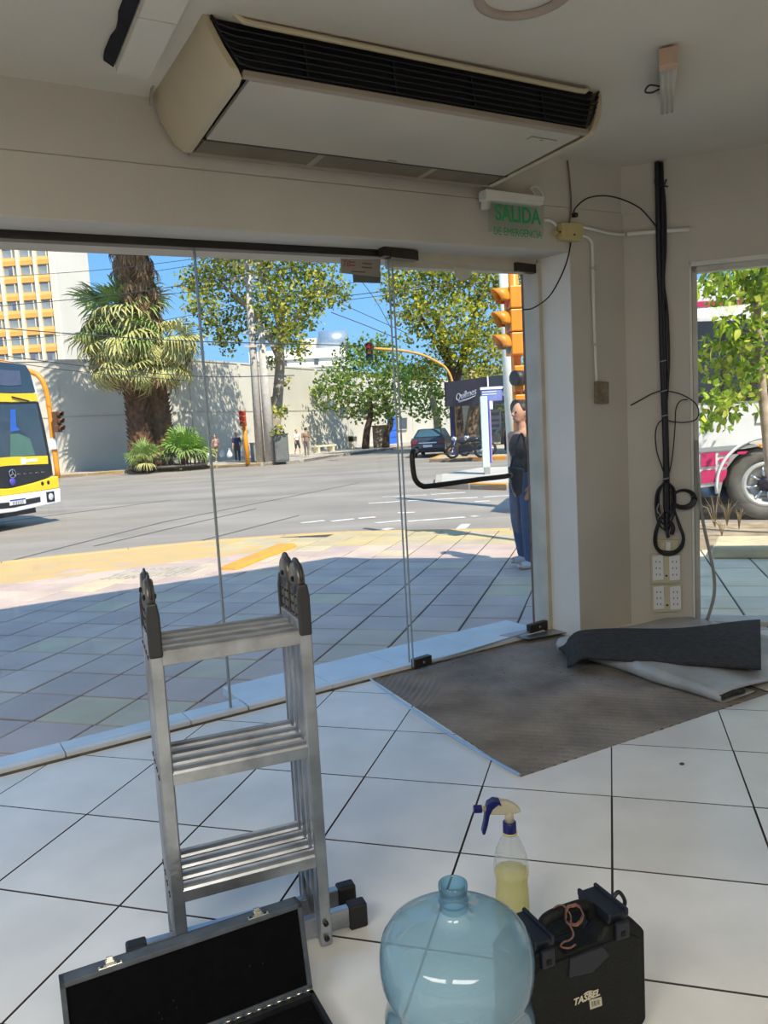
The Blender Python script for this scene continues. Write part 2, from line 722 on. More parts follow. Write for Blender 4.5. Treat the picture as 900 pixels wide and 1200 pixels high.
# right wall: pier beside the window opening, wall over it, far pier
wr = MB()
for a0, a1, z0, z1 in ((-0.02, 0.40, -0.1, 3.4), (0.40, 3.9, 2.40, 3.4), (3.9, 5.0, -0.1, 3.4)):
    wr.slab([rp(a0, 0, z0), rp(a1, 0, z0), rp(a1, -0.2, z0), rp(a0, -0.2, z0)], (0, 0, z1 - z0))
struct(wr.build('wall_right', M_WALL, fix=True, bevel=0.004))
wl = MB()
wl.slab([rp(-0.03, 0.0, 2.742), rp(5, 0, 2.742), rp(5, 0.006, 2.742), rp(-0.03, 0.006, 2.742)], (0, 0, 0.33))
struct(wl.build('wall_right_band', M_WALL, fix=True, bevel=0.004))
# unseen walls that close the shop: wide left opening added to let daylight in, back plain
pl2 = wp(-4.3, 0, 0)
w3 = MB()
for q0, q1, z0, z1 in ((0, 0.4, -0.1, 3.4), (0.4, 6.0, 2.45, 3.4), (6.0, 8.5, -0.1, 3.4)):
    p, q = pl2 - E2 * q0, pl2 - E2 * q1
    w3.slab([p + ZUP * z0, q + ZUP * z0, q - E1 * 0.2 + ZUP * z0, p - E1 * 0.2 + ZUP * z0], (0, 0, z1 - z0))
struct(w3.build('wall_left', M_WALL, fix=True))
bl, br = pl2 - E2 * 8.5, rp(5, 8.5, 0)
struct(MB().slab([bl - ZUP * .1, br - ZUP * .1, br - E2 * 0.2 - ZUP * .1, bl - E2 * 0.2 - ZUP * .1], (0, 0, 3.5)).build('wall_back', M_WALL, fix=True))
br2 = rp(5, 0, 0)
struct(MB().slab([br - ZUP * .1, br2 - ZUP * .1, br2 + E1 * 0.2 - ZUP * .1, br + E1 * 0.2 - ZUP * .1], (0, 0, 3.5)).build('wall_side', M_WALL, fix=True))


def ceil_z(p):
    return ZC + tilt(s_of(p))


cp = [wp(-4.4, 0.0, 0), wp(1.87, 0.0, 0), rp(0, -0.05, 0), rp(5.1, -0.05, 0), rp(5.1, 8.6, 0), pl2 - E2 * 8.6 - E1 * 0.1]
struct(MB().slab([Vector((p.x, p.y, ceil_z(p))) for p in cp], (0, 0, 0.22)).build('ceiling', M_CEIL, fix=True))
# the rest of the building over the shop: parapet and roof block (throws the shade on the pavement)
M_FAC = mat('facade_paint', (186, 178, 164), 0.8, var=0.08)
up = MB()
rf = [wp(-4.5, -0.3, 0), wp(1.95, -0.3, 0), rp(0.1, -0.3, 0), rp(5.3, -0.3, 0), rp(5.3, 8.8, 0), pl2 - E2 * 8.8 - E1 * 0.3]
up.slab([p + ZUP * 3.36 for p in rf], (0, 0, 1.3))
struct(up.build('facade_upper', M_FAC, fix=True))

# header, channel and jambs of the glass front
struct(MB().hexa(*strip(-4.4, 1.27, -0.30, -0.10, 2.455, 3.36)).build('trim_1', M_CREAM, bevel=0.004))
ch = MB().hexa(*strip(-4.4, 0.16, -0.075, -0.005, 2.438, ZB + 0.004))
struct(ch.build('trim_2', M_DARKM, bevel=0.004))
struct(MB().hexa(*strip(0.16, 1.29, -0.095, -0.03, 2.388, ZB + 0.004)).build('trim_3', M_CREAM, bevel=0.003))
M_BRICKJ = mat('brown_jamb', (126, 92, 74), 0.85, var=0.3, scale=14)
struct(MB().slab([wp(1.276, -0.168, -0.06), wp(1.31, -0.168, -0.06), wp(1.31, -0.14, -0.06), wp(1.276, -0.14, -0.06)], (0, 0, 2.5)).build('trim_4', M_BRICKJ, fix=True))
M_CREAMJ = mat('door_post', (196, 188, 170), 0.6, var=0.1)
struct(MB().slab([wp(1.268, -0.139, 0.0), wp(1.31, -0.139, 0.0), wp(1.318, -0.01, 0.0), wp(1.280, -0.01, 0.0)], (0, 0, 2.45)).build('trim_5', M_CREAMJ, fix=True, bevel=0.003))

# threshold: narrow stone kerb under the fixed panes, broad white slabs at the door
sill = struct(MB().slab([wp(-4.3, -0.155, -0.1), wp(1.26, -0.155, -0.1), wp(1.26, 0.0, -0.1), wp(-4.3, 0.0, -0.1)], (0, 0, 0.105)).build('trim_6', M_SILLEDGE, fix=True))
ss = -4.3
for ln in (0.62, 0.61, 0.63, 0.62, 0.60, 0.31):
    MB().slab([wp(ss + .002, -0.155, 0.005), wp(ss + ln - .002, -0.155, 0.005), wp(ss + ln - .002, -0.004, 0.005), wp(ss + .002, -0.004, 0.005)], (0, 0, 0.024)).build('sill_stone', M_SILL, sill, bevel=0.003, fix=True)
    ss += ln
for a, b, a2 in ((-0.905, -0.40, -1.0), (-0.40, 0.06, None), (0.06, 0.62, None), (0.62, 1.24, None)):
    MB().slab([wp((a if a2 is None else a) + .002, -0.40, -0.02), wp(b - .002, -0.40, -0.02), wp(b - .002, -0.008, -0.02), wp((a if a2 is None else a - .0) + .002, -0.008, -0.02)], (0, 0, 0.048)).build('sill_stone', M_SILL, sill, bevel=0.003, fix=True)
# steel plate at the hinge
MB().slab([wp(0.93, -0.12, 0.029), wp(1.33, -0.08, 0.029), wp(1.36, 0.10, 0.012), wp(1.02, 0.06, 0.022)], (0, 0, 0.004)).build('pivot_plate', M_ALU, sill, fix=True)

# ------------------------------------------------------------------ glass panes and door
GT, GB = 2.45, 0.03


def pane(name, s0, s1, d=-0.04):
    return MB().hexa(*[[wp(s0, d, GB), wp(s1, d, GB), wp(s1, d - .01, GB), wp(s0, d - .01, GB)], [wp(s0, d, GT + tilt(s0)), wp(s1, d, GT + tilt(s1)), wp(s1, d - .01, GT + tilt(s1)), wp(s0, d - .01, GT + tilt(s0))]]).build(name, M_GLASS)


M_EDGE = mat('glass_edge', (150, 156, 150), 0.25, var=0.1)
for k, (s0, s1) in enumerate(((-4.3, -0.996), (-0.988, 0.150))):
    w = struct(pane('window_%d' % (k + 1), s0, s1))
    for s in ((s1,) if k == 0 else (s0, s1)):
        e = MB().hexa([wp(s - .0015, -0.038, GB), wp(s + .0015, -0.038, GB), wp(s + .0015, -0.052, GB), wp(s - .0015, -0.052, GB)], [wp(s - .0015, -0.038, GT + tilt(s)), wp(s + .0015, -0.038, GT + tilt(s)), wp(s + .0015, -0.052, GT + tilt(s)), wp(s - .0015, -0.052, GT + tilt(s))])
        e.build('pane_edge', M_EDGE, w)

# the door: free edge swung a little into the shop
HP = wp(1.262, -0.045, 0)
FP = Vector((0.122, 4.425, 0))
DX = (HP - FP).normalized()                 # from free edge to hinge
DN = Vector((DX.y, -DX.x, 0))               # towards the shop
DL = (HP - FP).length
door = struct(holder('door_1', FP))


def dpt(x, off, z):
    return DX * x + DN * off + ZUP * z


def dbox(name, x0, x1, o0, o1, z0, z1, m, parent=None, bevel=0.0):
    return MB().slab([dpt(x0, o0, z0), dpt(x1, o0, z0), dpt(x1, o1, z0), dpt(x0, o1, z0)], (0, 0, z1 - z0)).build(name, m, parent or door, bevel=bevel, fix=True)


DTOP = 2.385
dbox('pane', 0.0, DL - 0.02, -0.005, 0.005, 0.038, DTOP, M_GLASS)
dbox('pane_edge', -0.002, 0.0015, -0.006, 0.006, 0.038, DTOP, M_EDGE)
dbox('bottom_edge', 0.11, DL - 0.06, -0.006, 0.006, 0.034, 0.0395, M_EDGE)
for nm, x0, x1, z0, z1 in (('lock_patch', 0.0, 0.13, 0.03, 0.085), ('hinge_patch', DL - 0.155, DL + 0.02, 0.03, 0.085)):
    pt = dbox(nm, x0, x1, -0.02, 0.02, z0, z1, M_BRONZE, bevel=0.003)
    kn = MB().lathe([(0.0001, 0), (0.008, 0), (0.008, 0.006), (0.0001, 0.006)], 10, M=frame_of(dpt((x0 + x1) / 2, 0.02, (z0 + z1) / 2), DX, ZUP))
    kn.build('lock_cylinder', M_ALU, pt)
dbox('top_hinge', DL - 0.17, DL + 0.02, -0.022, 0.022, 2.385, 2.44, M_BRONZE, bevel=0.003)
tl = dbox('top_lock', 0.0, 0.20, -0.055, 0.0, 2.385, 2.44, M_BRONZE, bevel=0.003)
dbox('latch', -0.05, 0.0, -0.055, 0.0, 2.39, 2.44, M_DARKM, bevel=0.004)
hp_ = [on_plane(u, v, FP + DN * o, DN) - FP for u, v, o in ((488, 528, 0.006), (484, 529, 0.05), (483, 538, 0.06), (485, 556, 0.06), (488, 564, 0.06), (494, 569, 0.06), (505, 569.5, 0.06), (560, 562, 0.06), (590, 558.5, 0.06), (597, 557, 0.055), (598, 557, 0.006))]
M_HANDLE = mat('handle_bronze', (66, 58, 50), 0.35, 0.7, var=0.1)
MB().tube(curve_pts(hp_, 5), 0.0155, 12).build('pull_handle', M_HANDLE, door)
for q in (hp_[0], hp_[-1]):
    MB().lathe([(0.0001, 0), (0.022, 0), (0.022, 0.006), (0.0001, 0.006)], 14, M=frame_of(Vector(q) - DN * 0.002, DX, ZUP)).build('handle_rose', M_HANDLE, door)
# faint paper remnant on the door head
M_PAPER = mat('faded_sticker', (205, 200, 186), 0.7, var=0.08)
pp = [on_plane(u, v, FP + DN * 0.0065, DN) - FP for u, v in ((531, 313), (552, 316), (551, 325), (541, 330), (533, 324))]
MB().slab(pp, DN * 0.001).build('torn_sticker', M_PAPER, door, fix=True)

# maker's plate and grey plate hung on the glass head
pn = thing('glazier_sign', 'small grey glazier plate with red lettering stuck to the top of the glass', 'sign', tuple(wpx(421, 314, -0.02)))
o0 = Vector(pn.location)
q = [wpx(u, v, -0.03) - o0 for u, v in ((399, 303), (445.5, 304), (445, 325), (399.5, 320))]
M_PLATE = mat('grey_plate', (150, 140, 128), 0.5, var=0.06)
MB().slab(q, NIN * 0.004).build('plate', M_PLATE, pn, fix=True)
q2 = [wpx(u, v, -0.034) - o0 for u, v in ((413, 319), (446, 319), (445.5, 332), (414, 331))]
M_PLATE2 = mat('slate_plate', (92, 96, 92), 0.5, var=0.08)
tag(MB().slab(q2, NIN * 0.003).build('lower_plate', M_PLATE2, pn, fix=True), 'darker blank plate below')
M_RED = mat('red_print', (150, 60, 56), 0.6, var=0.02)
M_DPRINT = mat('dark_print', (80, 72, 68), 0.6, var=0.02)
fr = frame_of(wpx(405.5, 309.0, -0.0255) - o0, T, ZUP)
text_mesh('lettering', 'TB', 0.045, M_RED, pn, fr, 0.0004, shear=0.3)
for k, (w, u, v) in enumerate(((0.035, 413.5, 307.2), (0.035, 413.3, 311.0), (0.06, 430, 309), (0.07, 430, 313.5), (0.09, 420, 318.5))):
    MB().box((0, 0, 0), (w, 0.006, 0.0006), M=frame_of(wpx(u, v, -0.0255) - o0, T, ZUP)).build('print_line', M_RED if k < 2 else M_DPRINT, pn)

# ------------------------------------------------------------------ window of the right wall
win = struct(holder('window_3'))
M_WFRAME = mat('white_frame', (216, 214, 206), 0.45, var=0.06)
M_GFRAME = mat('grey_frame', (186, 184, 176), 0.45, 0.3, var=0.1)


def rbar(name, a0, a1, d0, d1, z0, z1, m):
    return MB().slab([rp(a0, d0, z0), rp(a1, d0, z0), rp(a1, d1, z0), rp(a0, d1, z0)], (0, 0, z1 - z0)).build(name, m, win, bevel=0.002, fix=True)


rbar('frame_post', 0.40, 0.416, 0.004, -0.05, 0.0, 2.40, M_WFRAME)
rbar('frame_head', 0.40, 3.9, 0.004, -0.05, 2.372, 2.40, M_WFRAME)
rbar('inner_post', 0.418, 0.452, -0.03, -0.10, 0.0, 2.372, M_GFRAME)
rbar('inner_head', 0.418, 3.9, -0.03, -0.10, 2.335, 2.372, M_GFRAME)
rbar('bead', 0.4165, 0.4195, -0.01, -0.03, 0.0, 2.372, M_DARKM)
rbar('sill_rail', 0.40, 3.9, 0.02, -0.16, 0.0, 0.03, M_GFRAME)
rbar('pane', 0.452, 3.85, -0.06, -0.066, 0.03, 2.335, M_GLASS)

# ------------------------------------------------------------------ air conditioner under the ceiling
M_AC = mat('unit_casing', (192, 178, 148), 0.42, var=0.05, scale=3)
M_ACP = mat('unit_panel', (182, 174, 156), 0.38, var=0.05, scale=2)
M_ACG = mat('unit_grille', (24, 25, 34), 0.5, var=0.1)
M_ACD = mat('unit_inside', (12, 12, 16), 0.8, var=0.1)
M_ACM = mat('intake_mesh', (128, 118, 98), 0.7, var=0.1, bump=0.8, bscale=300)
M_ACT = mat('unit_trim', (150, 138, 122), 0.45, var=0.08)
AC0 = Vector((-0.928, 3.588, 0))
ACL = 2.01
ac = thing('air_conditioner', 'long cream ceiling air conditioner with black louvred outlet, hung over the glass front', 'air conditioner', AC0, radians(30.25))


def acp(x, d, z):
    return Vector((x, -d, z + 0.018 * x))


def ac_ins(k):
    """how far the rounded ends draw in, top (0) to bottom (1)"""
    return 0.125 * (0.25 * k + 0.75 * k ** 2.2)


Z_AT, Z_AB = 3.0, 2.748
PROF = [(0.0, 3.0), (-0.012, 2.86), (-0.012, 2.76), (0.02, 2.722), (0.178, 2.726), (0.45, 2.736), (0.70, 2.744), (0.752, 2.752), (0.768, 2.775), (0.760, 2.85), (0.745, 2.92), (0.727, 3.0)]


def ac_end(sgn):
    """end cap: outer skin drawn in towards the bottom, and its inner face 45 mm further in"""
    outer, inner = [], []
    for d, z in PROF:
        k = max(0, min(1, (Z_AT - z) / (Z_AT - 2.722)))
        x = ac_ins(k)
        w = x + 0.016 + 0.022 * k
        if sgn > 0:
            x, w = ACL - x, ACL - w
        outer.append(acp(x, d, z))
        inner.append(acp(w, d, z))
    n = len(outer)
    mid = []
    mb = MB()
    cen = acp(ACL - 0.03 if sgn > 0 else 0.03, 0.35, 2.9)
    mb.add(outer + [cen], [(i, (i + 1) % n, n) for i in range(n)], True)
    mb.add(outer + inner, [(i, (i + 1) % n, n + (i + 1) % n, n + i) for i in range(n)], False)
    mb.add(inner, [tuple(range(n))])
    return mb


for sgn in (-1, 1):
    ac_end(sgn).build('end_cap', M_AC, ac, fix=True, bevel=0.004)
XI = 0.155


def acq(name, pts, off, m, parent=None, bevel=0.0):
    return MB().slab(pts, off).build(name, m, parent or ac, fix=True, bevel=bevel)


acq('bottom_panel', [acp(XI + .01, 0.745, 2.748), acp(ACL - XI - .01, 0.745, 2.748), acp(ACL - XI - .022, 0.190, 2.727), acp(XI + .022, 0.190, 2.727)], (0, 0, 0.02), M_ACP, bevel=0.003)
acq('outlet_lip', [acp(XI - .02, 0.772, 2.752), acp(ACL - XI + .02, 0.772, 2.752), acp(ACL - XI + .02, 0.745, 2.750), acp(XI - .02, 0.745, 2.750)], (0, 0, 0.024), M_ACT, bevel=0.004)
ig = acq('intake_grille', [acp(XI + .02, 0.178, 2.729), acp(ACL - XI - .02, 0.178, 2.729), acp(ACL - XI - .02, 0.035, 2.725), acp(XI + .02, 0.035, 2.725)], (0, 0, 0.012), M_ACM)
for x in (0.36, 0.68):
    acq('grille_bar', [acp(ACL * x, 0.178, 2.7245), acp(ACL * x + .035, 0.178, 2.7245), acp(ACL * x + .035, 0.03, 2.7205), acp(ACL * x, 0.03, 2.7205)], (0, 0, 0.006), M_ACT, ig)
acq('grille_frame', [acp(XI, 0.034, 2.720), acp(ACL - XI, 0.034, 2.720), acp(ACL - XI, -0.012, 2.722), acp(XI, -0.012, 2.722)], (0, 0, 0.03), M_ACT, bevel=0.004)
acq('panel_seam', [acp(XI, 0.191, 2.7262), acp(ACL - XI, 0.191, 2.7262), acp(ACL - XI, 0.180, 2.7258), acp(XI, 0.180, 2.7258)], (0, 0, 0.01), M_DARKM)
# black outlet: dark box with curved louvres that follow the rounded ends
acq('outlet_box', [acp(0.04, 0.715, 3.0), acp(ACL - 0.04, 0.715, 3.0), acp(ACL - 0.13, 0.738, 2.775), acp(0.13, 0.738, 2.775)], Vector((0, 0.5, 0)), M_ACD)
for k in range(6):
    z = 2.79 + 0.027 * k
    kk = (Z_AT - z) / (Z_AT - 2.722)
    xa = ac_ins(kk) + 0.022 + 0.012 * kk
    d = 0.764 - 0.16 * (z - 2.775)
    pts = []
    for i in range(9):
        f = i / 8
        x = xa + (ACL - 2 * xa) * f
        pts.append(x)
    up_ = 0.0
    path = [acp(xa - .012, d - 0.004, z + 0.05)] + [acp(xa + 0.02, d, z + 0.008)] + [acp(xa + .07 + (ACL - 2 * xa - .14) * i / 10, d, z) for i in range(11)] + [acp(ACL - xa - 0.02, d, z + 0.008), acp(ACL - xa + .012, d - 0.004, z + 0.05)]
    MB().tube(path, 0.0065, 6, flat=0.6).build('louvre', M_ACG, ac)
for k in range(4):
    x = ACL * (0.2 + 0.2 * k)
    acq('louvre_stay', [acp(x, 0.757, 2.78), acp(x + .008, 0.757, 2.78), acp(x + .008, 0.735, 2.93), acp(x, 0.735, 2.93)], (0, 0.01, 0), M_ACG)
rail = [acp(0.115, 0.748, 2.995), acp(0.12, 0.764, 2.965), acp(0.15, 0.768, 2.945)] + [acp(0.2 + (ACL - .40) * i / 6, 0.766, 2.945) for i in range(7)] + [acp(ACL - 0.15, 0.766, 2.948), acp(ACL - 0.125, 0.758, 2.965)]
MB().tube(rail, 0.012, 8).build('upper_rail', M_AC, ac)
fl = frame_of(acp(ACL - 0.33, 0.70, 2.7455), (1, 0, 0.018), (0, -1, 0.02))
fl = frame_of(acp(ACL - 0.33, 0.655, 2.7435), (1, 0, 0.018), (0, 1, 0.02))
lab = MB().box((0, 0, 0), (0.16, 0.04, 0.0016), M=fl).build('label_plate', M_ACT, ac)
MB().box((0, 0, -0.0012), (0.15, 0.032, 0.0016), M=fl).build('label_face', M_ACP, lab)
MB().box((0.0, 0, -0.0022), (0.012, 0.010, 0.001), M=fl).build('label_mark', M_DARKM, lab)
fl2 = frame_of(acp(ACL * 0.5 + 0.1, 0.215, 2.7255), (1, 0, 0.018), (0, 1, 0.02))
MB().box((0, 0, -0.001), (0.05, 0.012, 0.002), M=fl2).build('badge', M_ACT, ac)
# hanging bracket and drain stub at the rear corner
acq('bracket', [acp(-0.012, 0.10, 2.96), acp(-0.004, 0.10, 2.96), acp(-0.004, 0.03, 2.90), acp(-0.012, 0.03, 2.90)], (0, 0, 0.03), M_ACT)

# boxed-in pipe duct running back from the unit, and a black strip standing in for the dark gap beside it
dz = 2.885
pa, pb = ground(136, 86, dz), ground(176, 92, dz)
back = (ground(171, 0, dz) - pa).normalized()
duct = thing('pipe_duct', 'pale boxed pipe duct on the ceiling beside the left end of the air conditioner', 'duct', pa)
q = [Vector((0, 0, 0)), pb - pa, pb - pa + back * 1.9, back * 1.9]
MB().slab(q[:2] + [q[1] + back * 0.44, q[0] + back * 0.44], (0, 0, 0.08)).build('duct_panel', M_CEIL, duct, fix=True, bevel=0.003)
MB().slab([q[0] + back * 0.446, q[1] + back * 0.446, q[2], q[3]], (0, 0, 0.08)).build('duct_panel', M_CEIL, duct, fix=True, bevel=0.003)
side = (pa - pb).normalized()
tz = 2.93
rg = random.Random(9)
edge = [side * (0.040 + 0.006 * sin(i * 1.1) + rg.uniform(-.003, .003)) + back * (0.06 * i - 0.02) for i in range(32)]
inn = [side * 0.004 + back * (0.06 * i - 0.02) for i in range(32)]
mb = MB()
mb.add([p + ZUP * 0.03 for p in inn] + [p + ZUP * 0.05 for p in edge] + [p + ZUP * 0.06 for p in inn] + [p + ZUP * 0.062 for p in edge], [(i, i + 1, 33 + i, 32 + i) for i in range(31)] + [(32 + i, 33 + i, 97 + i, 96 + i) for i in range(31)] + [(0, 32, 96, 64)])
M_TORN = mat('dark_gap_strip', (20, 20, 26), 0.9, var=0.2)
tag(mb.build('dark_gap_strip', M_TORN, duct), 'black strip standing in for the dark torn gap along the edge')

# ring left by a ceiling lamp
rc = ground(611, 17, 2.985)
rad = 0.165
cr = Vector((rc.x - 0.02, rc.y - rad, 0))
cr.z = ceil_z(cr) - 0.002
mr = mat('lamp_ring', (168, 152, 136), 0.6, var=0.08)
ring = MB().lathe([(rad - .02, 0.002), (rad - .018, -0.012), (rad, -0.018), (rad + .018, -0.012), (rad + .02, 0.002)], 40).build('ceiling_ring', mr)
ring.location = cr
tag(ring, 'pale round lamp ring on the ceiling at the top edge of the photo', 'ceiling ring')

# emergency tube lamp
e0 = ground(783, 66, 2.96)
e1_ = ground(782, 128, 2.955)
dv = (Vector((e1_.x, e1_.y, 0)) - Vector((e0.x, e0.y, 0)))
em = thing('emergency_lamp', 'short clear emergency tube lamp fixed to the ceiling above the cable bundle', 'lamp', (e0.x, e0.y, 0))
zc = ceil_z(e0) - 0.012
ln = dv.length
dvn = dv.normalized()
sd = Vector((dvn.y, -dvn.x, 0))
M_EMC = mat('lamp_cap', (196, 164, 142), 0.5, var=0.08)
M_EMT = mat('lamp_cover', (196, 190, 176), 0.25, var=0.08, spec=0.6)


def ebox(name, a0, a1, w, z0, z1, m, bevel=0.004):
    return MB().slab([dvn * a0 - sd * w + ZUP * z0, dvn * a1 - sd * w + ZUP * z0, dvn * a1 + sd * w + ZUP * z0, dvn * a0 + sd * w + ZUP * z0], (0, 0, z1 - z0)).build(name, m, em, bevel=bevel, fix=True)


ebox('lamp_cap', 0, ln * 0.10, 0.038, zc - 0.075, zc, M_EMC)
ebox('lamp_cover', ln * 0.10, ln, 0.034, zc - 0.065, zc, M_EMT)
for k in range(3):
    MB().tube([dvn * (ln * 0.12) + sd * (0.022 * (k - 1)) + ZUP * (zc - 0.066), dvn * (ln - 0.01) + sd * (0.022 * (k - 1)) + ZUP * (zc - 0.066)], 0.006, 6).build('cover_rib', M_EMT, em)
MB().tube(curve_pts([-sd * -0.03 * 0 + sd * -0.036 + dvn * ln * 0.55 + ZUP * (zc - .03), sd * -0.08 + dvn * ln * .5 + ZUP * (zc - .028), sd * -0.10 + dvn * ln * .58 + ZUP * (zc - .035), sd * -0.07 + dvn * ln * .6 + ZUP * (zc - .04), sd * -0.036 + dvn * ln * .58 + ZUP * (zc - .035)], 5), 0.0045, 6).build('lamp_wire', M_BRONZE, em)

# exit sign
M_GREEN = mat('sign_green', (40, 158, 92), 0.5, var=0.03)
M_ACRY = glass_mat('acrylic', (0.90, 0.93, 0.90), 0.06)
xs0 = wpx(604, 258, 0.27)
ex = thing('exit_sign', 'clear emergency exit sign with green lettering hung under a white bar on the lintel', 'sign', xs0)
qs = [wpx(u, v, 0.27) - xs0 for u, v in ((572, 232), (637, 240), (636, 277), (572, 271))]
MB().slab(qs, NIN * 0.004).build('sign_plate', M_ACRY, ex, fix=True)
bq = [wpx(u, v, 0.30) - xs0 for u, v in ((570, 221), (637, 230), (637, 240), (570, 233))]
MB().slab(bq, NIN * -0.07).build('sign_base', M_WPVC, ex, fix=True, bevel=0.004)
MB().slab([p - T * 0.012 + (ZUP * 0.0) for p in (qs[0] - T * 0.0, qs[0] + T * 0.03, qs[3] * 0.3 + qs[0] * 0.7 + T * 0.03, qs[3] * 0.3 + qs[0] * 0.7)], NIN * -0.05).build('sign_clip', M_WPVC, ex, fix=True)
tx = (qs[1] - qs[0]).normalized()
ty = (qs[0] - qs[3]).normalized()
w_s = (qs[1] - qs[0]).length
text_mesh('lettering', 'SALIDA', w_s * 0.29, M_GREEN, ex, frame_of((qs[0] + qs[1]) / 2 + NIN * 0.006 - ty * w_s * 0.185 + tx * w_s * 0.02, tx, ty), 0.0008, sx=0.86, bold=0.0025)
text_mesh('lettering', 'DE EMERGENCIA', w_s * 0.145, M_GREEN, ex, frame_of((qs[0] + qs[1]) / 2 + NIN * 0.006 - ty * w_s * 0.42 + tx * w_s * 0.02, tx, ty), 0.0008, sx=0.80)
MB().tube(curve_pts([wpx(626, 228, 0.22) - xs0, wpx(622, 220, 0.24) - xs0, wpx(629, 219, 0.24) - xs0, wpx(635, 226, 0.24) - xs0, wpx(637, 236, 0.22) - xs0], 6), 0.006, 6).build('sign_wire', M_WPVC, ex)

# junction box, conduits and wires on the pillar
M_BEIGE = mat('beige_box', (196, 180, 126), 0.5, var=0.08)
jb0 = wpx(664.5, 272.5, 0.2)
jb = thing('junction_box', 'beige plastic junction box on the pillar to the right of the exit sign', 'junction box', jb0)
jq = [wpx(u, v, 0.205) - jb0 for u, v in ((652.5, 263), (677, 264), (676, 284), (653, 282))]
MB().slab(jq, NIN * 0.05).build('box_body', M_BEIGE, jb, fix=True, bevel=0.005)
for u, v in ((656, 272), (673, 275)):
    MB().lathe([(0.0001, 0), (0.006, 0), (0.006, 0.004), (0.0001, 0.004)], 8, M=frame_of(wpx(u, v, 0.256) - jb0, T, ZUP)).build('screw', M_BRONZE, jb)
MB().tube([wpx(653, 273, 0.225) - jb0, wpx(649, 272.5, 0.225) - jb0], 0.014, 8).build('cable_gland', M_BEIGE, jb)


def conduit(name, pts, r, m, label, cat, plane=None, group=None, n=8, smooth=4):
    o = MB().tube(curve_pts(pts, smooth), r, n).build(name, m)
    return tag(o, label, cat, group)


conduit('conduit', [wpx(u, v, 0.215) for u, v in ((637, 258), (645, 258.5), (652, 264))], 0.011, M_WPVC, 'short white conduit between the exit sign and the beige box', 'conduit')
conduit('conduit', [wpx(u, v, 0.215) for u, v in ((677, 264.5), (695, 269), (712, 273), (724, 274.5), (733, 274.6))], 0.011, M_WPVC, 'white conduit from the beige box to the inner corner', 'conduit')
conduit('conduit', [rpx(u, v, 0.02) for u, v in ((725.5 + 9, 274.6), (750, 273), (770, 271.5), (790, 270), (808, 269))], 0.014, M_WPVC, 'horizontal white conduit crossing behind the black cable bundle', 'conduit')
conduit('conduit', [wpx(u, v, 0.215) for u, v in ((677, 276), (686, 277), (692, 282), (694, 292), (695, 340), (697, 400), (699, 447))], 0.011, M_WPVC, 'vertical white conduit from the beige box down to the switch box', 'conduit')
M_CLIP = mat('clip_plastic', (190, 184, 172), 0.5, var=0.05)
for v, u in ((315, 694.5), (404, 697)):
    c0 = wpx(u, v, 0.2)
    o = MB().slab([wpx(u - 4, v - 1.5, 0.2) - c0, wpx(u + 4, v - 1.5, 0.2) - c0, wpx(u + 4, v + 1.5, 0.2) - c0, wpx(u - 4, v + 1.5, 0.2) - c0], NIN * 0.03).build('conduit_clip', M_CLIP, fix=True, bevel=0.003)
    o.location = c0
    tag(o, 'pale clip holding the vertical conduit, %s of the two' % ('upper' if v < 350 else 'lower'), 'clip')
sb0 = wpx(702, 460, 0.2)
sb = thing('switch_box', 'small worn grey switch box at the foot of the vertical conduit', 'switch', sb0)
M_SWB = mat('worn_grey', (150, 138, 112), 0.7, rgb2=(104, 92, 72), scale=22)
MB().slab([wpx(u, v, 0.2) - sb0 for u, v in ((695.5, 447), (709, 448), (709, 473), (696, 473))], NIN * 0.035).build('box_body', M_SWB, sb, fix=True, bevel=0.004)
MB().slab([wpx(u, v, 0.235) - sb0 for u, v in ((699, 454), (706, 454.5), (706, 467), (699, 467))], NIN * 0.006).build('switch_key', M_SWB, sb, fix=True, bevel=0.002)
conduit('thin_cable', [wpx(u, v, 0.21) for u, v in ((665, 188), (667, 205), (669, 230), (669, 248), (667, 262))], 0.0055, mat('grey_cable', (120, 108, 96), 0.5), 'thin grey cable dropping from the ceiling to the beige box', 'cable')
cc = wpx(671, 253, 0.2)
o = MB().box((0, 0, 0), (0.03, 0.03, 0.025), A1).build('cable_clip', M_BLACK, bevel=0.004)
o.location = cc + NIN * 0.02
tag(o, 'little black cable clip above the beige box', 'clip')
conduit('black_cable', [wpx(671, 253, 0.22), wpx(675, 243, 0.24), wpx(689, 232, 0.25), wpx(710, 229.5, 0.25), wpx(730, 234, 0.24), rpx(750, 244, 0.05), rpx(763, 258, 0.04), rpx(771, 268, 0.03)], 0.0045, M_BLACK, 'black cable arching from the clip over to the cable bundle', 'cable')
conduit('black_cable', [wpx(669, 284, 0.215), wpx(666, 300, 0.22), wpx(660, 318, 0.22), wpx(650, 338, 0.2), wpx(641, 350, 0.12), wpx(630, 358, 0.05), wpx(622, 362, 0.0), wpx(613, 363, -0.02)], 0.0045, M_BLACK, 'black cable sagging from the beige box across the door jamb', 'cable')

# the black cable bundle on the right wall
cb0 = rp(0.232, 0, 0)
cb = thing('cable_bundle', 'thick black bundle of cables hanging down the right wall, ending in loops', 'cable bundle', cb0)
M_BLACK2 = mat('cable_sheath', (26, 28, 40), 0.5, var=0.1)


def bt(name, pts, r, m=M_BLACK, n=8, k=5, d0=0.03):
    P_ = [rpx(p[0], p[1], p[2] if len(p) > 2 else d0) - cb0 for p in pts]
    return MB().tube(curve_pts(P_, k), r, n).build(name, m, cb)


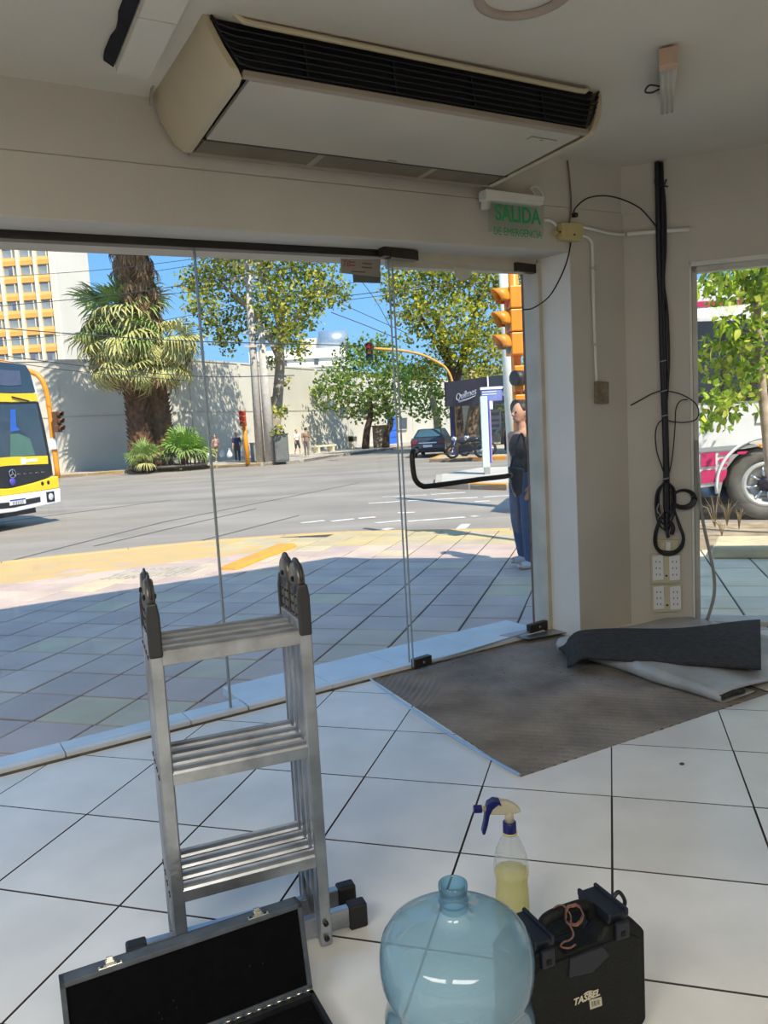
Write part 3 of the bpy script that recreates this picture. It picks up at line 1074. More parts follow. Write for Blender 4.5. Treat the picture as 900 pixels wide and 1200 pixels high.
bt('cable', [(770, 190), (771, 240), (772, 300), (774, 350), (776, 420), (778, 480), (780, 540), (780, 590), (781, 622)], 0.017, M_BLACK2)
bt('cable', [(775, 190), (776, 240), (777, 300), (777, 340), (779, 400), (780, 470), (782, 540), (783, 620)], 0.014)
bt('cable', [(773, 192), (779, 235), (780, 290), (778, 330), (782, 365), (784, 420), (782, 460), (779, 500), (780, 560)], 0.008, M_BLACK2)
bt('cable', [(772, 194), (769, 205), (768, 215), (772, 226)], 0.006, mat('maroon_cable', (70, 34, 42), 0.5))
bt('cable_tie', [(771, 219, 0.05), (776, 217, 0.05), (783, 219, 0.05)], 0.005)
bt('cable_tie', [(771, 213, 0.05), (778, 216, 0.05), (781, 210, 0.05)], 0.005)
M_TIE = mat('pale_tie', (150, 150, 158), 0.4)
for v, u in ((423, 777), (458, 778), (487, 779), (561, 780)):
    bt('cable_tie', [(u - 3.5, v + 1, 0.052), (u, v, 0.054), (u + 4, v - 1, 0.052)], 0.004, M_TIE)
bt('cable_loop', [(739, 475, 0.01), (752, 468, 0.02), (765, 461, 0.03), (778, 458, 0.05), (795, 461, 0.05), (808, 467, 0.06), (816, 474, 0.06), (819, 484, 0.06), (815, 492, 0.06), (802, 495, 0.05), (788, 494, 0.04), (778, 492, 0.03), (771, 497, 0.03), (768, 510, 0.03), (770, 530, 0.03), (776, 548, 0.03), (780, 560, 0.03)], 0.004)
bt('cable_loop', [(783, 560, 0.03), (788, 535, 0.04), (791, 500, 0.04), (792, 480, 0.04), (797, 470, 0.05), (806, 468, 0.06)], 0.004)
for k, (w, h) in enumerate(((10, 30), (8, 26), (12, 34))):
    bt('cable_coil', [(780, 562 + k), (780 - w * .8, 575), (780 - w, 562 + h * .9), (778 - w * .6, 565 + h * 1.35), (779, 572 + h * 1.4), (780 + w * .8, 566 + h * 1.1), (780 + w * .9, 575), (781, 562 + k)], 0.006, (M_BLACK, M_BLACK2, M_BLACK)[k], d0=0.035 + 0.012 * k)
for k in range(4):
    rx, ry = 11.0 + k * 1.3, 8.5 + k * 1.1
    bt('cable_coil', [(800 + k * .6 + rx * cos(t * pi / 5), 584 + k * .4 + ry * sin(t * pi / 5)) for t in range(11)], 0.0045, M_BLACK, d0=0.03 + 0.007 * k, k=3)
for k in range(3):
    bt('cable_loop', [(786, 575), (790, 595), (797 - k, 615), (802 - k, 630), (799 - k * 1.5, 643 - k), (788, 650 - k * 2), (775, 649 - k * 2), (767 + k * 1.5, 639), (767 + k * 1.5, 625), (772 + k, 610), (778, 600)], 0.0055, M_BLACK, d0=0.05 + 0.008 * k)
bt('plug_end', [(781, 600, 0.05), (782, 622, 0.05), (783, 630, 0.05)], [0.012] * 11, M_BLACK2)
bt('connector', [(786, 612, 0.06), (789, 619, 0.06), (787, 626, 0.06)], 0.014, M_BLACK)
bt('wire_end', [(772, 590, 0.05), (770, 598, 0.06), (774, 604, 0.06)], 0.004, M_TIE)
bt('wire_end', [(775, 592, 0.05), (777, 600, 0.06), (772, 606, 0.06)], 0.004, mat('tan_wire', (170, 140, 110), 0.5))

# sockets
M_SOCK = mat('socket_beige', (202, 192, 160), 0.5, var=0.06)
M_SOCKW = mat('socket_white', (226, 228, 230), 0.35, var=0.03)
M_HOLE = mat('socket_hole', (60, 58, 56), 0.6)


def socket_box(rows, label):
    c = rpx((rows[0][0] + rows[2][0]) / 2, (rows[0][1] + rows[2][1]) / 2, 0)
    t_ = thing('wall_socket', label, 'socket', c, group=None)
    MB().slab([rpx(u, v, 0.0) - c for u, v in rows], E2 * -0.022).build('base_plate', M_SOCK, t_, fix=True, bevel=0.004)
    a0, b0 = rpx(*rows[0], 0.022), rpx(*rows[1], 0.022)
    d0_ = rpx(*rows[3], 0.022)
    ex_, ey_ = b0 - a0, d0_ - a0
    for f0, f1 in ((0.06, 0.42), (0.60, 0.96)):
        qd = [a0 + ex_ * f0 + ey_ * 0.08, a0 + ex_ * f1 + ey_ * 0.04, a0 + ex_ * f1 + ey_ * 0.88, a0 + ex_ * f0 + ey_ * 0.92]
        cv = MB().slab([p - c for p in qd], E2 * -0.012).build('socket_cover', M_SOCKW, t_, fix=True, bevel=0.004)
        for fy in (0.26, 0.48, 0.7):
            for fx in (-0.06, 0.06):
                pc = a0 + ex_ * ((f0 + f1) / 2 + fx) + ey_ * fy - c - E2 * 0.0121
                MB().box(pc, (0.005, 0.003, 0.012), -A2).build('socket_slot', M_HOLE, cv)
    MB().lathe([(0.0001, 0), (0.007, 0), (0.007, 0.004), (0.0001, 0.004)], 8, M=frame_of(a0 + ex_ * 0.51 + ey_ * 0.75 - c - E2 * 0.0, E1, ZUP)).build('screw', M_BRONZE, t_)
    return t_


socket_box([(762, 649), (798, 649), (797, 682), (763, 683)], 'upper of the two double wall sockets with white covers, beside the window')
socket_box([(763, 685), (799, 685), (798, 716), (764, 717)], 'lower of the two double wall sockets with white covers, near the floor mat')
c = rpx(784, 640, 0)
t_ = thing('switch_plate', 'plain beige switch plate above the wall sockets, behind the cable loop', 'switch plate', c)
MB().slab([rpx(u, v, 0) - c for u, v in ((770, 632), (795, 632), (794, 648), (771, 648))], E2 * -0.02).build('base_plate', M_SOCK, t_, fix=True, bevel=0.003)
for u0, u1 in ((773, 779), (780, 786), (787, 793)):
    MB().slab([rpx(u, v, 0.02) - c for u, v in ((u0, 635), (u1, 635), (u1, 646), (u0, 646))], E2 * -0.008).build('switch_key', M_SOCKW if u0 == 780 else M_SOCK, t_, fix=True, bevel=0.002)

# pale hose down the window frame
M_HOSE = mat('hose_grey', (150, 146, 136), 0.45, var=0.08)
tag(MB().tube(curve_pts([rp(0.435, 0.02, 1.25), rp(0.44, 0.03, 1.0), rp(0.46, 0.03, 0.75), rp(0.505, 0.03, 0.5), rp(0.53, 0.03, 0.35), rp(0.528, 0.03, 0.2), rp(0.48, 0.03, 0.02)], 6), 0.011, 8).build('hose', M_HOSE), 'grey hose hanging down the left side of the window frame', 'hose')

# ------------------------------------------------------------------ folded floor mat on the mortar
M_MAT = mat('carpet_face', (62, 60, 56), 0.95, var=0.25, scale=30, bump=0.9, bscale=220)
M_BACK = mat('carpet_backing', (170, 168, 162), 0.32, var=0.12, scale=7, bump=0.35, bscale=60)
fm = thing('floor_mat', 'dark grey carpet mat folded back over its grey backing beside the pillar', 'mat', (1.62, 4.2, 0))
mo = Vector((1.62, 4.2, 0))
f0, f1 = ground(652, 765, 0.0), ground(845, 826, 0.0)     # fold line, far to near
fd = (f1 - f0)
fl_ = fd.length
fdn = fd.normalized()
fr_ = Vector((-fdn.y, fdn.x, 0))                            # to the right of the fold
if fr_.x < 0:
    fr_ = -fr_


def back_pt(u, v):
    """v along the fold (far to near), u across: lower layer on the floor, round the fold, then the upper layer"""
    rr = 0.034 + 0.012 * sin(v * 2.5 + 0.6) - 0.010 * v
    wob = 0.010 * sin(v * 7) + 0.006 * sin(v * 17)
    base = f0 + fdn * (v * fl_ * 1.0)
    if u < 0.2:
        x = (1 - u / 0.2) * 0.25
        return base + fr_ * (x + rr + wob) + ZUP * 0.006 - mo
    if u < 0.5:
        a = pi * (u - 0.2) / 0.3
        return base + fr_ * (rr - rr * sin(a) + wob) + ZUP * (0.006 + rr - rr * cos(a)) - mo
    x = (u - 0.5) / 0.5
    ht = 0.006 + 2 * rr * (1 - 0.55 * smoothstep(x * 1.3)) + 0.006 * sin(x * 19 + v * 5) * sin(v * 9) + 0.012 * smoothstep(x) * sin(v * 4)
    return base + fr_ * (rr + wob + x * 1.05) + ZUP * ht - mo


o = MB().grid(back_pt, 44, 40).build('mat_backing', M_BACK, fm, solid=0.007)
tag(o, 'silvery grey ribbed backing turned upwards')
TL_, TR_, BR_, BL_ = ground(654, 743, 0.13), ground(891, 729, 0.10), ground(892, 784, 0.085), ground(664, 770, 0.085)


def flap_pt(u, v):
    p = (TL_ * (1 - u) + TR_ * u) * (1 - v) + (BL_ * (1 - u) + BR_ * u) * v
    curl = smoothstep((0.13 - u) / 0.13)
    z = p.z + 0.012 * sin(u * 8 + v * 2) * (1 - v) + 0.03 * sin(pi * v) * (1 - 0.4 * u)
    z = z * (1 - 0.72 * curl * curl)
    p = Vector((p.x, p.y, z)) + fr_ * (0.03 * curl * sin(v * 3))
    return p - mo


tag(MB().grid(flap_pt, 50, 22).build('mat_face', M_MAT, fm, solid=0.012), 'dark carpet side of the turned-over half')
MB().tube([back_pt(0.36, 1.0) + ZUP * 0.004, back_pt(0.36, 1.0) + fr_ * 0.09 + ZUP * 0.01, back_pt(0.36, 1.0) + fr_ * 0.17], 0.014, 8).build('mat_edge', M_MAT, fm)

# loose metal floor strip
sp = [ground(433, 794, 0.05), ground(446, 806, 0.045), ground(480, 829, 0.028), ground(530, 862, 0.016), ground(575, 889, 0.010), ground(610, 908, 0.008)]
pth = curve_pts(sp, 6)
wv = Vector((0.9, 0.45, 0)).normalized() * 0.007
mb = MB()
prof = [(-1, 0), (-0.7, 0.004), (0, 0.0058), (0.7, 0.004), (1, 0), (0.9, -0.002), (-0.9, -0.002)]
vs = []
for p in pth:
    for a, h in prof:
        vs.append(p + wv * a + ZUP * h)
n = len(prof)
fs = [(i * n + k, i * n + (k + 1) % n, (i + 1) * n + (k + 1) % n, (i + 1) * n + k) for i in range(len(pth) - 1) for k in range(n)]
fs += [tuple(range(n))[::-1], tuple((len(pth) - 1) * n + k for k in range(n))]
mb.add(vs, fs)
M_STRIP = mat('polished_strip', (186, 188, 190), 0.34, 1.0, var=0.06)
so = mb.build('metal_strip', M_STRIP, fix=True)
tag(so, 'shiny metal edging strip lying loose along the left edge of the bare mortar', 'metal strip')
# dark crumb of mortar on a tile
cp_ = ground(799, 895, 0.004)
o = MB().ball((0, 0, 0), (0.011, 0.008, 0.005), 7, 5).build('mortar_crumb', M_GROUT)
o.location = cp_
tag(o, 'tiny dark crumb of mortar on the pale tiles right of the bare patch', 'crumb')

# ------------------------------------------------------------------ folding ladder
M_LAD = mat('ladder_aluminium', (182, 187, 194), 0.36, 0.8, rgb2=(140, 144, 150), scale=9, bump=0.15, bscale=60)
M_LADR = mat('rung_aluminium', (184, 188, 194), 0.34, 0.75, rgb2=(142, 144, 148), scale=11)
M_HINGE = mat('hinge_steel', (112, 108, 100), 0.4, 0.75, var=0.15)
M_HCOV = mat('hinge_cover', (44, 44, 46), 0.45, var=0.1)
M_RUB = mat('black_rubber', (26, 26, 28), 0.6, var=0.15)
M_RIV = mat('rivet', (52, 50, 50), 0.4, 0.6)
lad = thing('folding_ladder', 'folded aluminium multi-hinge ladder standing on the tiles behind the open black case', 'ladder', (-0.410, 1.966, 0), radians(21.2))
LY = 0.0565


def stile(sgn, k):
    y0 = 0.002 + LY * k
    z0 = 0.006 if k in (0, 3) else 0.13
    z1 = 0.945
    mb = MB()
    x0, x1 = (0.180, 0.210) if sgn > 0 else (-0.210, -0.180)
    mb.box(((x0 + x1) / 2, y0 + 0.0265, (z0 + z1) / 2), (0.030, 0.053, z1 - z0))
    # raised beads of the extrusion on both broad sides
    for xx in (x0 - 0.0008, x1 + 0.0008):
        for yy in (0.006, 0.047):
            mb.box((xx, y0 + yy, (z0 + z1) / 2), (0.0032, 0.007, z1 - z0 - 0.002))
    return mb.build('stile', M_LAD, lad, bevel=0.0018)


for sgn in (-1, 1):
    for k in range(4):
        st = stile(sgn, k)
        for v in range(3):
            for dy in (0.018, 0.036):
                x = sgn * 0.2118
                MB().lathe([(0.0001, 0), (0.0045, 0), (0.0035, 0.0025), (0.0001, 0.003)], 6, M=frame_of((x, 0.002 + LY * k + dy, 0.262 + 0.32 * v), (0, sgn, 0), (0, 0, 1))).build('rivet', M_RIV, st)
RP = [(-0.021, -0.018), (-0.021, 0.012), (-0.017, 0.018), (-0.012, 0.0215), (-0.009, 0.018), (-0.003, 0.0215), (0.003, 0.0215), (0.009, 0.018), (0.012, 0.0215), (0.017, 0.018), (0.021, 0.012), (0.021, -0.018), (0.015, -0.021), (-0.015, -0.021)]
for v in range(3):
    for k in range(4):
        zc_, yc = 0.262 + 0.319 * v, 0.0285 + LY * k - 0.004
        mb = MB()
        n = len(RP)
        vs = [(-0.181, yc + a, zc_ + b) for a, b in RP] + [(0.181, yc + a, zc_ + b) for a, b in RP]
        mb.add(vs, [tuple(range(n)), tuple(range(n, 2 * n))[::-1]] + [(i, n + i, n + (i + 1) % n, (i + 1) % n) for i in range(n)])
        mb.build('rung', M_LADR, lad, fix=True)


def disc(c, r, th, m, name, parent, n=22):
    f = frame_of(c, (0, 1, 0), (0, 0, 1))
    mb = MB().lathe([(0.0001, -th / 2), (r - .004, -th / 2), (r, -th / 2 + .004), (r, th / 2 - .004), (r - .004, th / 2), (0.0001, th / 2)], n, M=f)
    return mb.build(name, m, parent)


for sgn in (-1, 1):
    for kk, yc in enumerate((LY * 1 + 0.001, LY * 3 + 0.001)):
        x = sgn * 0.195
        h = disc((x, yc, 1.052), 0.047, 0.022, M_HINGE, 'hinge_disc', lad)
        disc((x - sgn * 0.0135, yc, 1.052), 0.009, 0.008, M_RIV, 'hinge_pin', h, 10)
        disc((x + sgn * 0.0135, yc, 1.052), 0.009, 0.008, M_RIV, 'hinge_pin', h, 10)
        rim = MB()
        for i in range(9):
            a = pi * (0.0 + i / 8)
            rim.box((x, yc + 0.0475 * cos(a), 1.052 + 0.0475 * sin(a)), (0.030, 0.017, 0.004), M=None)
        pa_ = [(x, yc + 0.047 * cos(pi * i / 12), 1.052 + 0.047 * sin(pi * i / 12)) for i in range(13)]
        MB().tube([(x - .0, p[1], p[2]) for p in pa_], 0.0125, 6, flat=0.35).build('hinge_rim', M_HCOV, h)
        for dy, k in ((-0.028, kk * 2), (0.028, kk * 2 + 1)):
            # neck plate of each half with its rivets
            pl_ = MB()
            pl_.slab([(x - .011, yc + dy - .022, 0.86), (x - .011, yc + dy + .022, 0.86), (x - .011, yc + dy * 0.75 + .017, 1.04), (x - .011, yc + dy * 0.75 - .017, 1.04)], (0.022, 0, 0))
            p_o = pl_.build('hinge_plate', M_HINGE, lad, bevel=0.002, fix=True)
            for zz in (0.955, 0.98, 1.005):
                for d2 in (-0.011, 0.011):
                    for sx in (-1, 1):
                        MB().lathe([(0.0001, 0), (0.004, 0), (0.003, 0.0025), (0.0001, 0.003)], 6, M=frame_of((x + sx * 0.011, yc + dy + d2, zz), (0, sx, 0), (0, 0, 1))).build('rivet', M_RIV, p_o)
    # dark moulded covers on the front and back edges
    for y_, nm in ((-0.006, 'hinge_cover'), (LY * 4 + 0.004, 'hinge_cover')):
        x = sgn * 0.195
        mb = MB()
        pr = [(-0.017, 0.905), (0.017, 0.905), (0.017, 1.01), (0.012, 1.045), (-0.012, 1.045), (-0.017, 1.01)]
        s_ = 1 if y_ < 0 else -1
        mb.slab([(x + a, y_, b) for a, b in pr], (0, 0.022 * s_, 0))
        mb.build(nm, M_HCOV, lad, bevel=0.005, fix=True)
    # lower hinge between the two middle runs
    for dz_ in (0.085,):
        disc((sgn * 0.195, LY * 2 + 0.001, dz_), 0.044, 0.022, M_HINGE, 'hinge_disc', lad)
    for k in (1, 2):
        MB().box((sgn * 0.195, 0.002 + LY * k + 0.0265, 0.14), (0.024, 0.044, 0.12)).build('hinge_plate', M_HINGE, lad, bevel=0.002)
for yb in (0.058, LY * 3 - 0.012):
    br_ = MB().box((0.0, yb, 0.040), (0.62, 0.026, 0.056)).build('stabiliser_bar', M_LAD, lad, bevel=0.003)
    for sg in (-1, 1):
        MB().box((sg * 0.306, yb, 0.037), (0.056, 0.042, 0.074)).build('rubber_foot', M_RUB, br_, bevel=0.007)
for sgn in (-1, 1):
    for zz in (0.03, 0.075):
        MB().lathe([(0.0001, 0), (0.008, 0), (0.008, 0.005), (0.0001, 0.006)], 8, M=frame_of((sgn * 0.195, -0.001, zz), (1, 0, 0), (0, 0, 1))).build('bolt', M_RIV, lad)

# ------------------------------------------------------------------ open black case in front of the ladder
M_CASE = mat('case_wood', (28, 30, 34), 0.55, var=0.2, scale=20)
M_CASETOP = mat('case_rim', (74, 80, 88), 0.5, var=0.2, scale=26, bump=0.1)
M_LINE = mat('case_lining', (5, 6, 10), 0.95, spec=0.15, var=0.3, scale=40, bump=0.3, bscale=200)
M_LATCH = mat('nickel_latch', (200, 198, 186), 0.25, 0.95, var=0.05)
CL_, CD_, CH_ = 0.568, 0.24, 0.062
ang = radians(25.95)
hr = Vector((-0.244, 1.797, 0))
o_c = hr - Vector((cos(ang), sin(ang), 0)) * CL_
case = thing('instrument_case', 'open long black case with dark lining and two nickel latches, in front of the ladder', 'case', o_c, ang)
W_ = 0.012
base = MB()
base.box((CL_ / 2, -CD_ / 2, 0.006), (CL_, CD_, 0.012))
for c_, s_ in (((CL_ / 2, -W_ / 2, CH_ / 2), (CL_, W_, CH_)), ((CL_ / 2, -CD_ + W_ / 2, CH_ / 2), (CL_, W_, CH_)), ((W_ / 2, -CD_ / 2, CH_ / 2), (W_, CD_, CH_)), ((CL_ - W_ / 2, -CD_ / 2, CH_ / 2), (W_, CD_, CH_))):
    base.box(c_, s_)
base.build('case_base', M_CASE, case, bevel=0.0015)
MB().box((CL_ / 2, -CD_ / 2, 0.03), (CL_ - 2 * W_, CD_ - 2 * W_, 0.036)).build('base_lining', M_LINE, case, bevel=0.004)
lean = radians(11)
LM = Matrix.Translation((0, 0.001, CH_)) @ Matrix.Rotation(-lean, 4, 'X')
LH, LT = 0.212, 0.052
lid = MB()
lid.box((CL_ / 2, LT - 0.004, LH / 2), (CL_, 0.008, LH), M=LM)
for c_, s_ in (((CL_ / 2, LT / 2, LH - W_ / 2), (CL_, LT, W_)), ((CL_ / 2, LT / 2, W_ / 2), (CL_, LT, W_)), ((W_ / 2, LT / 2, LH / 2), (W_, LT, LH)), ((CL_ - W_ / 2, LT / 2, LH / 2), (W_, LT, LH))):
    lid.box(c_, s_, M=LM)
lid_o = lid.build('case_lid', M_CASETOP, case, bevel=0.0015)
MB().box((CL_ / 2, 0.024, LH / 2), (CL_ - 0.012, 0.036, LH - 0.012), M=LM).build('lid_lining', M_LINE, lid_o, bevel=0.003)
for lx in (0.108, 0.456):
    la = MB()
    la.box((lx, 0.008, LH + 0.001), (0.052, 0.014, 0.003), M=LM)
    la.box((lx, 0.012, LH + 0.006), (0.020, 0.018, 0.010), M=LM)
    la.box((lx, 0.016, LH + 0.013), (0.014, 0.010, 0.008), M=LM)
    lt = la.build('latch', M_LATCH, lid_o, bevel=0.001)
    for sx in (-1, 1):
        MB().box((lx + sx * 0.018, 0.008, LH + 0.003), (0.007, 0.006, 0.003), M=LM).build('latch_screw', M_RIV, lt)
hg = MB()
for k in range(19):
    x = 0.09 + k * 0.0255
    hg.tube([(x, 0.0, CH_ + 0.002), (x + 0.018, 0.0, CH_ + 0.002)], 0.0032, 6)
hg.build('piano_hinge', M_LATCH, case)
for dx, dz in ((0.20, 0.075), (0.235, 0.09), (0.205, 0.06), (0.24, 0.072), (0.42, 0.105), (0.452, 0.10)):
    MB().box((dx, 0.0055, dz), (0.0035, 0.001, 0.003), M=LM).build('lining_stud', M_RIV, lid_o)

# ------------------------------------------------------------------ blue water jug
def jug_mat(name, t0, t1, fac):
    m = bpy.data.materials.new(name)
    m.use_nodes = True
    nt = m.node_tree
    nt.nodes.clear()
    out = nt.nodes.new('ShaderNodeOutputMaterial')
    lw = nt.nodes.new('ShaderNodeLayerWeight')
    lw.inputs[0].default_value = 0.35
    cm = nt.nodes.new('ShaderNodeMix')
    cm.data_type = 'RGBA'
    cm.inputs['A'].default_value = (*t0, 1)
    cm.inputs['B'].default_value = (*t1, 1)
    nt.links.new(lw.outputs['Facing'], cm.inputs['Factor'])
    tr = nt.nodes.new('ShaderNodeBsdfTransparent')
    nt.links.new(cm.outputs['Result'], tr.inputs[0])
    gl = nt.nodes.new('ShaderNodeBsdfGlossy')
    gl.inputs['Roughness'].default_value = 0.06
    df = nt.nodes.new('ShaderNodeBsdfDiffuse')
    df.inputs[0].default_value = (0.34, 0.52, 0.62, 1)
    m1 = nt.nodes.new('ShaderNodeMixShader')
    m1.inputs[0].default_value = fac
    nt.links.new(tr.outputs[0], m1.inputs[1])
    nt.links.new(df.outputs[0], m1.inputs[2])
    fr = schlick(nt, 0.05)
    m2_ = nt.nodes.new('ShaderNodeMixShader')
    nt.links.new(fr.outputs[0], m2_.inputs[0])
    nt.links.new(m1.outputs[0], m2_.inputs[1])
    nt.links.new(gl.outputs[0], m2_.inputs[2])
    nt.links.new(m2_.outputs[0], out.inputs[0])
    MATS[name] = m
    return m


M_JUG = jug_mat('jug_plastic', (0.74, 0.88, 0.94), (0.20, 0.42, 0.56), 0.36)
M_JUGN = jug_mat('jug_neck', (0.55, 0.78, 0.88), (0.12, 0.34, 0.50), 0.16)
jug = thing('water_jug', 'large empty translucent blue water jug in the foreground', 'water jug', (0.095, 1.443, 0))
jp = [(0.0001, 0.012), (0.06, 0.010), (0.11, 0.004), (0.132, 0.0), (0.148, 0.012), (0.151, 0.05), (0.146, 0.064), (0.146, 0.076), (0.151, 0.09), (0.151, 0.15), (0.146, 0.164), (0.146, 0.178), (0.151, 0.19), (0.151, 0.265), (0.1435, 0.290), (0.1420, 0.318), (0.1475, 0.334), (0.1530, 0.350), (0.1550, 0.378), (0.1540, 0.402), (0.1490, 0.425), (0.138, 0.443), (0.118, 0.457), (0.092, 0.466), (0.062, 0.4715), (0.044, 0.475), (0.033, 0.481), (0.0285, 0.491)]
MB().lathe(jp, 56).build('jug_body', M_JUG, jug)
MB().lathe([(0.0285, 0.491), (0.027, 0.505), (0.0295, 0.507), (0.0305, 0.511), (0.0295, 0.515), (0.0272, 0.517), (0.0272, 0.532), (0.0290, 0.534), (0.0295, 0.540), (0.0290, 0.545), (0.0262, 0.547), (0.0240, 0.544), (0.0238, 0.50)], 36).build('jug_neck', M_JUGN, jug)

# ------------------------------------------------------------------ spray bottle
def soft_mat(name, tint, diff, fac, rough=0.25):
    m = bpy.data.materials.new(name)
    m.use_nodes = True
    nt = m.node_tree
    nt.nodes.clear()
    out = nt.nodes.new('ShaderNodeOutputMaterial')
    tr = nt.nodes.new('ShaderNodeBsdfTransparent')
    tr.inputs[0].default_value = (*tint, 1)
    p = nt.nodes.new('ShaderNodeBsdfPrincipled')
    p.inputs['Base Color'].default_value = (*diff, 1)
    p.inputs['Roughness'].default_value = rough
    tl = nt.nodes.new('ShaderNodeBsdfTranslucent')
    tl.inputs[0].default_value = (*diff, 1)
    a = nt.nodes.new('ShaderNodeMixShader')
    a.inputs[0].default_value = 0.5
    nt.links.new(p.outputs[0], a.inputs[1])
    nt.links.new(tl.outputs[0], a.inputs[2])
    b = nt.nodes.new('ShaderNodeMixShader')
    b.inputs[0].default_value = fac
    nt.links.new(tr.outputs[0], b.inputs[1])
    nt.links.new(a.outputs[0], b.inputs[2])
    nt.links.new(b.outputs[0], out.inputs[0])
    MATS[name] = m
    return m


M_BOT = soft_mat('bottle_plastic', (0.95, 0.96, 0.95), (0.80, 0.80, 0.78), 0.30)
M_LIQ = soft_mat('yellow_liquid', (0.92, 0.86, 0.46), (0.90, 0.83, 0.36), 0.70)
M_TRIGC = soft_mat('trigger_cream', (0.85, 0.80, 0.66), (0.78, 0.72, 0.56), 0.75)
M_NAVY = mat('navy_plastic', (26, 30, 92), 0.35, var=0.06)
spr = thing('spray_bottle', 'translucent spray bottle half full of yellow liquid with a navy trigger', 'spray bottle', (0.305, 2.076, 0), radians(2))
MB().lathe([(0.0001, 0.006), (0.030, 0.003), (0.043, 0.001), (0.0475, 0.012), (0.0475, 0.10), (0.0465, 0.125), (0.0445, 0.143), (0.0465, 0.158), (0.0495, 0.172), (0.0495, 0.196), (0.0465, 0.220), (0.040, 0.243), (0.031, 0.264), (0.021, 0.281), (0.0165, 0.290), (0.0160, 0.300)], 36).build('bottle', M_BOT, spr)
MB().lathe([(0.0001, 0.008), (0.043, 0.006), (0.0455, 0.014), (0.0455, 0.10), (0.0445, 0.125), (0.0425, 0.143), (0.0445, 0.158), (0.0473, 0.172), (0.0473, 0.178), (0.0001, 0.178)], 36).build('liquid', M_LIQ, spr)
MB().lathe([(0.0155, 0.290), (0.0195, 0.292), (0.0195, 0.297), (0.0190, 0.322), (0.0175, 0.324), (0.012, 0.324)], 24).build('collar', M_NAVY, spr)
MB().lathe([(0.0185, 0.2875), (0.0205, 0.289), (0.0205, 0.2935), (0.0185, 0.295)], 24).build('collar_ring', M_BEIGE, spr)
MB().tube([(0.0, 0, 0.322), (0.0, 0, 0.355)], [0.0135, 0.0115], 14).build('head_neck', M_TRIGC, spr)
hd = [(-0.058, 0.352), (-0.010, 0.348), (0.016, 0.350), (0.034, 0.353), (0.030, 0.362), (0.016, 0.376), (-0.004, 0.387), (-0.024, 0.391), (-0.046, 0.390), (-0.054, 0.380), (-0.070, 0.372), (-0.070, 0.362)]
MB().slab([(a, -0.011, b) for a, b in hd], (0, 0.022, 0)).build('spray_head', M_TRIGC, spr, bevel=0.004, fix=True)
MB().tube([(-0.070, 0, 0.367), (-0.077, 0, 0.367)], 0.0075, 10).build('nozzle_neck', M_TRIGC, spr)
MB().tube([(-0.077, 0, 0.367), (-0.100, 0, 0.368)], 0.0125, 6, smooth=False).build('nozzle', M_NAVY, spr, bevel=0.001)
tg = [(-0.020, 0.374), (-0.026, 0.392), (-0.044, 0.396), (-0.062, 0.386), (-0.068, 0.365), (-0.072, 0.335), (-0.080, 0.302), (-0.078, 0.294), (-0.071, 0.296), (-0.063, 0.320), (-0.056, 0.350), (-0.046, 0.368), (-0.030, 0.380)]
MB().slab([(a, -0.0125, b) for a, b in tg], (0, 0.025, 0)).build('trigger', M_NAVY, spr, bevel=0.003, fix=True)
MB().tube(curve_pts([(0.0, 0, 0.325), (0.002, 0.004, 0.2), (-0.004, 0.01, 0.08), (-0.02, 0.012, 0.015)], 6), 0.003, 6).build('dip_tube', M_BOT, spr)

# ------------------------------------------------------------------ black tool case
M_TOOL = mat('tool_case_black', (13, 16, 16), 0.65, spec=0.3, var=0.2, scale=30, bump=0.25, bscale=160)
M_TOOLB = mat('latch_navy', (18, 23, 36), 0.5, var=0.1)
M_PRINT = mat('cream_print', (206, 196, 172), 0.6, var=0.04)
M_LABEL = mat('barcode_label', (190, 184, 160), 0.6, var=0.05)
ta = radians(23)
tX = Vector((cos(ta), sin(ta), 0))
tw = 0.345
t0_ = Vector((0.557, 1.690, 0)) - tX * tw
tool = thing('tool_case', 'upright black plastic tool case with a handle and cream lettering, right of the water jug', 'tool case', t0_, ta)
out_ = [(0.0, 0.02), (0.02, 0.0), (tw - .02, 0.0), (tw, 0.02), (tw, 0.245), (tw - .035, 0.285), (0.235, 0.289), (0.215, 0.262), (0.120, 0.262), (0.100, 0.289), (0.03, 0.285), (0.0, 0.255)]
for y0, y1, nm in ((0.0, 0.058, 'front_shell'), (0.064, 0.122, 'back_shell')):
    MB().slab([(a, y0, b) for a, b in out_], (0, y1 - y0, 0)).build(nm, M_TOOL, tool, bevel=0.009, fix=True, seg=3)
MB().slab([(0.006 + a * (tw - .012) / tw, 0.057, 0.006 + b * 0.955) for a, b in out_], (0, 0.008, 0)).build('seam', M_TOOLB, tool, fix=True)
pa_ = [(0.02, 0.03), (tw - .02, 0.03), (tw - .02, 0.235), (tw - .05, 0.255), (0.05, 0.255), (0.02, 0.235)]
MB().slab([(a, -0.004, b) for a, b in pa_], (0, 0.008, 0)).build('front_panel', M_TOOL, tool, bevel=0.003, fix=True)
for x0, x1 in ((0.038, 0.094), (0.240, 0.300)):
    lb = MB()
    lb.box(((x0 + x1) / 2, 0.060, 0.300), (x1 - x0, 0.112, 0.022))
    lo_ = lb.build('latch', M_TOOLB, tool, bevel=0.005)
    for xx in (x0 + 0.006, x1 - 0.006):
        MB().box((xx, 0.060, 0.307), (0.010, 0.118, 0.019)).build('latch_rib', M_TOOLB, lo_, bevel=0.004)
    MB().box(((x0 + x1) / 2, -0.007, 0.277), (x1 - x0 - .022, 0.012, 0.042)).build('latch_flap', M_TOOLB, lo_, bevel=0.004)
    MB().box(((x0 + x1) / 2, -0.013, 0.270), (0.012, 0.004, 0.012)).build('latch_button', M_TOOL, lo_, bevel=0.001)
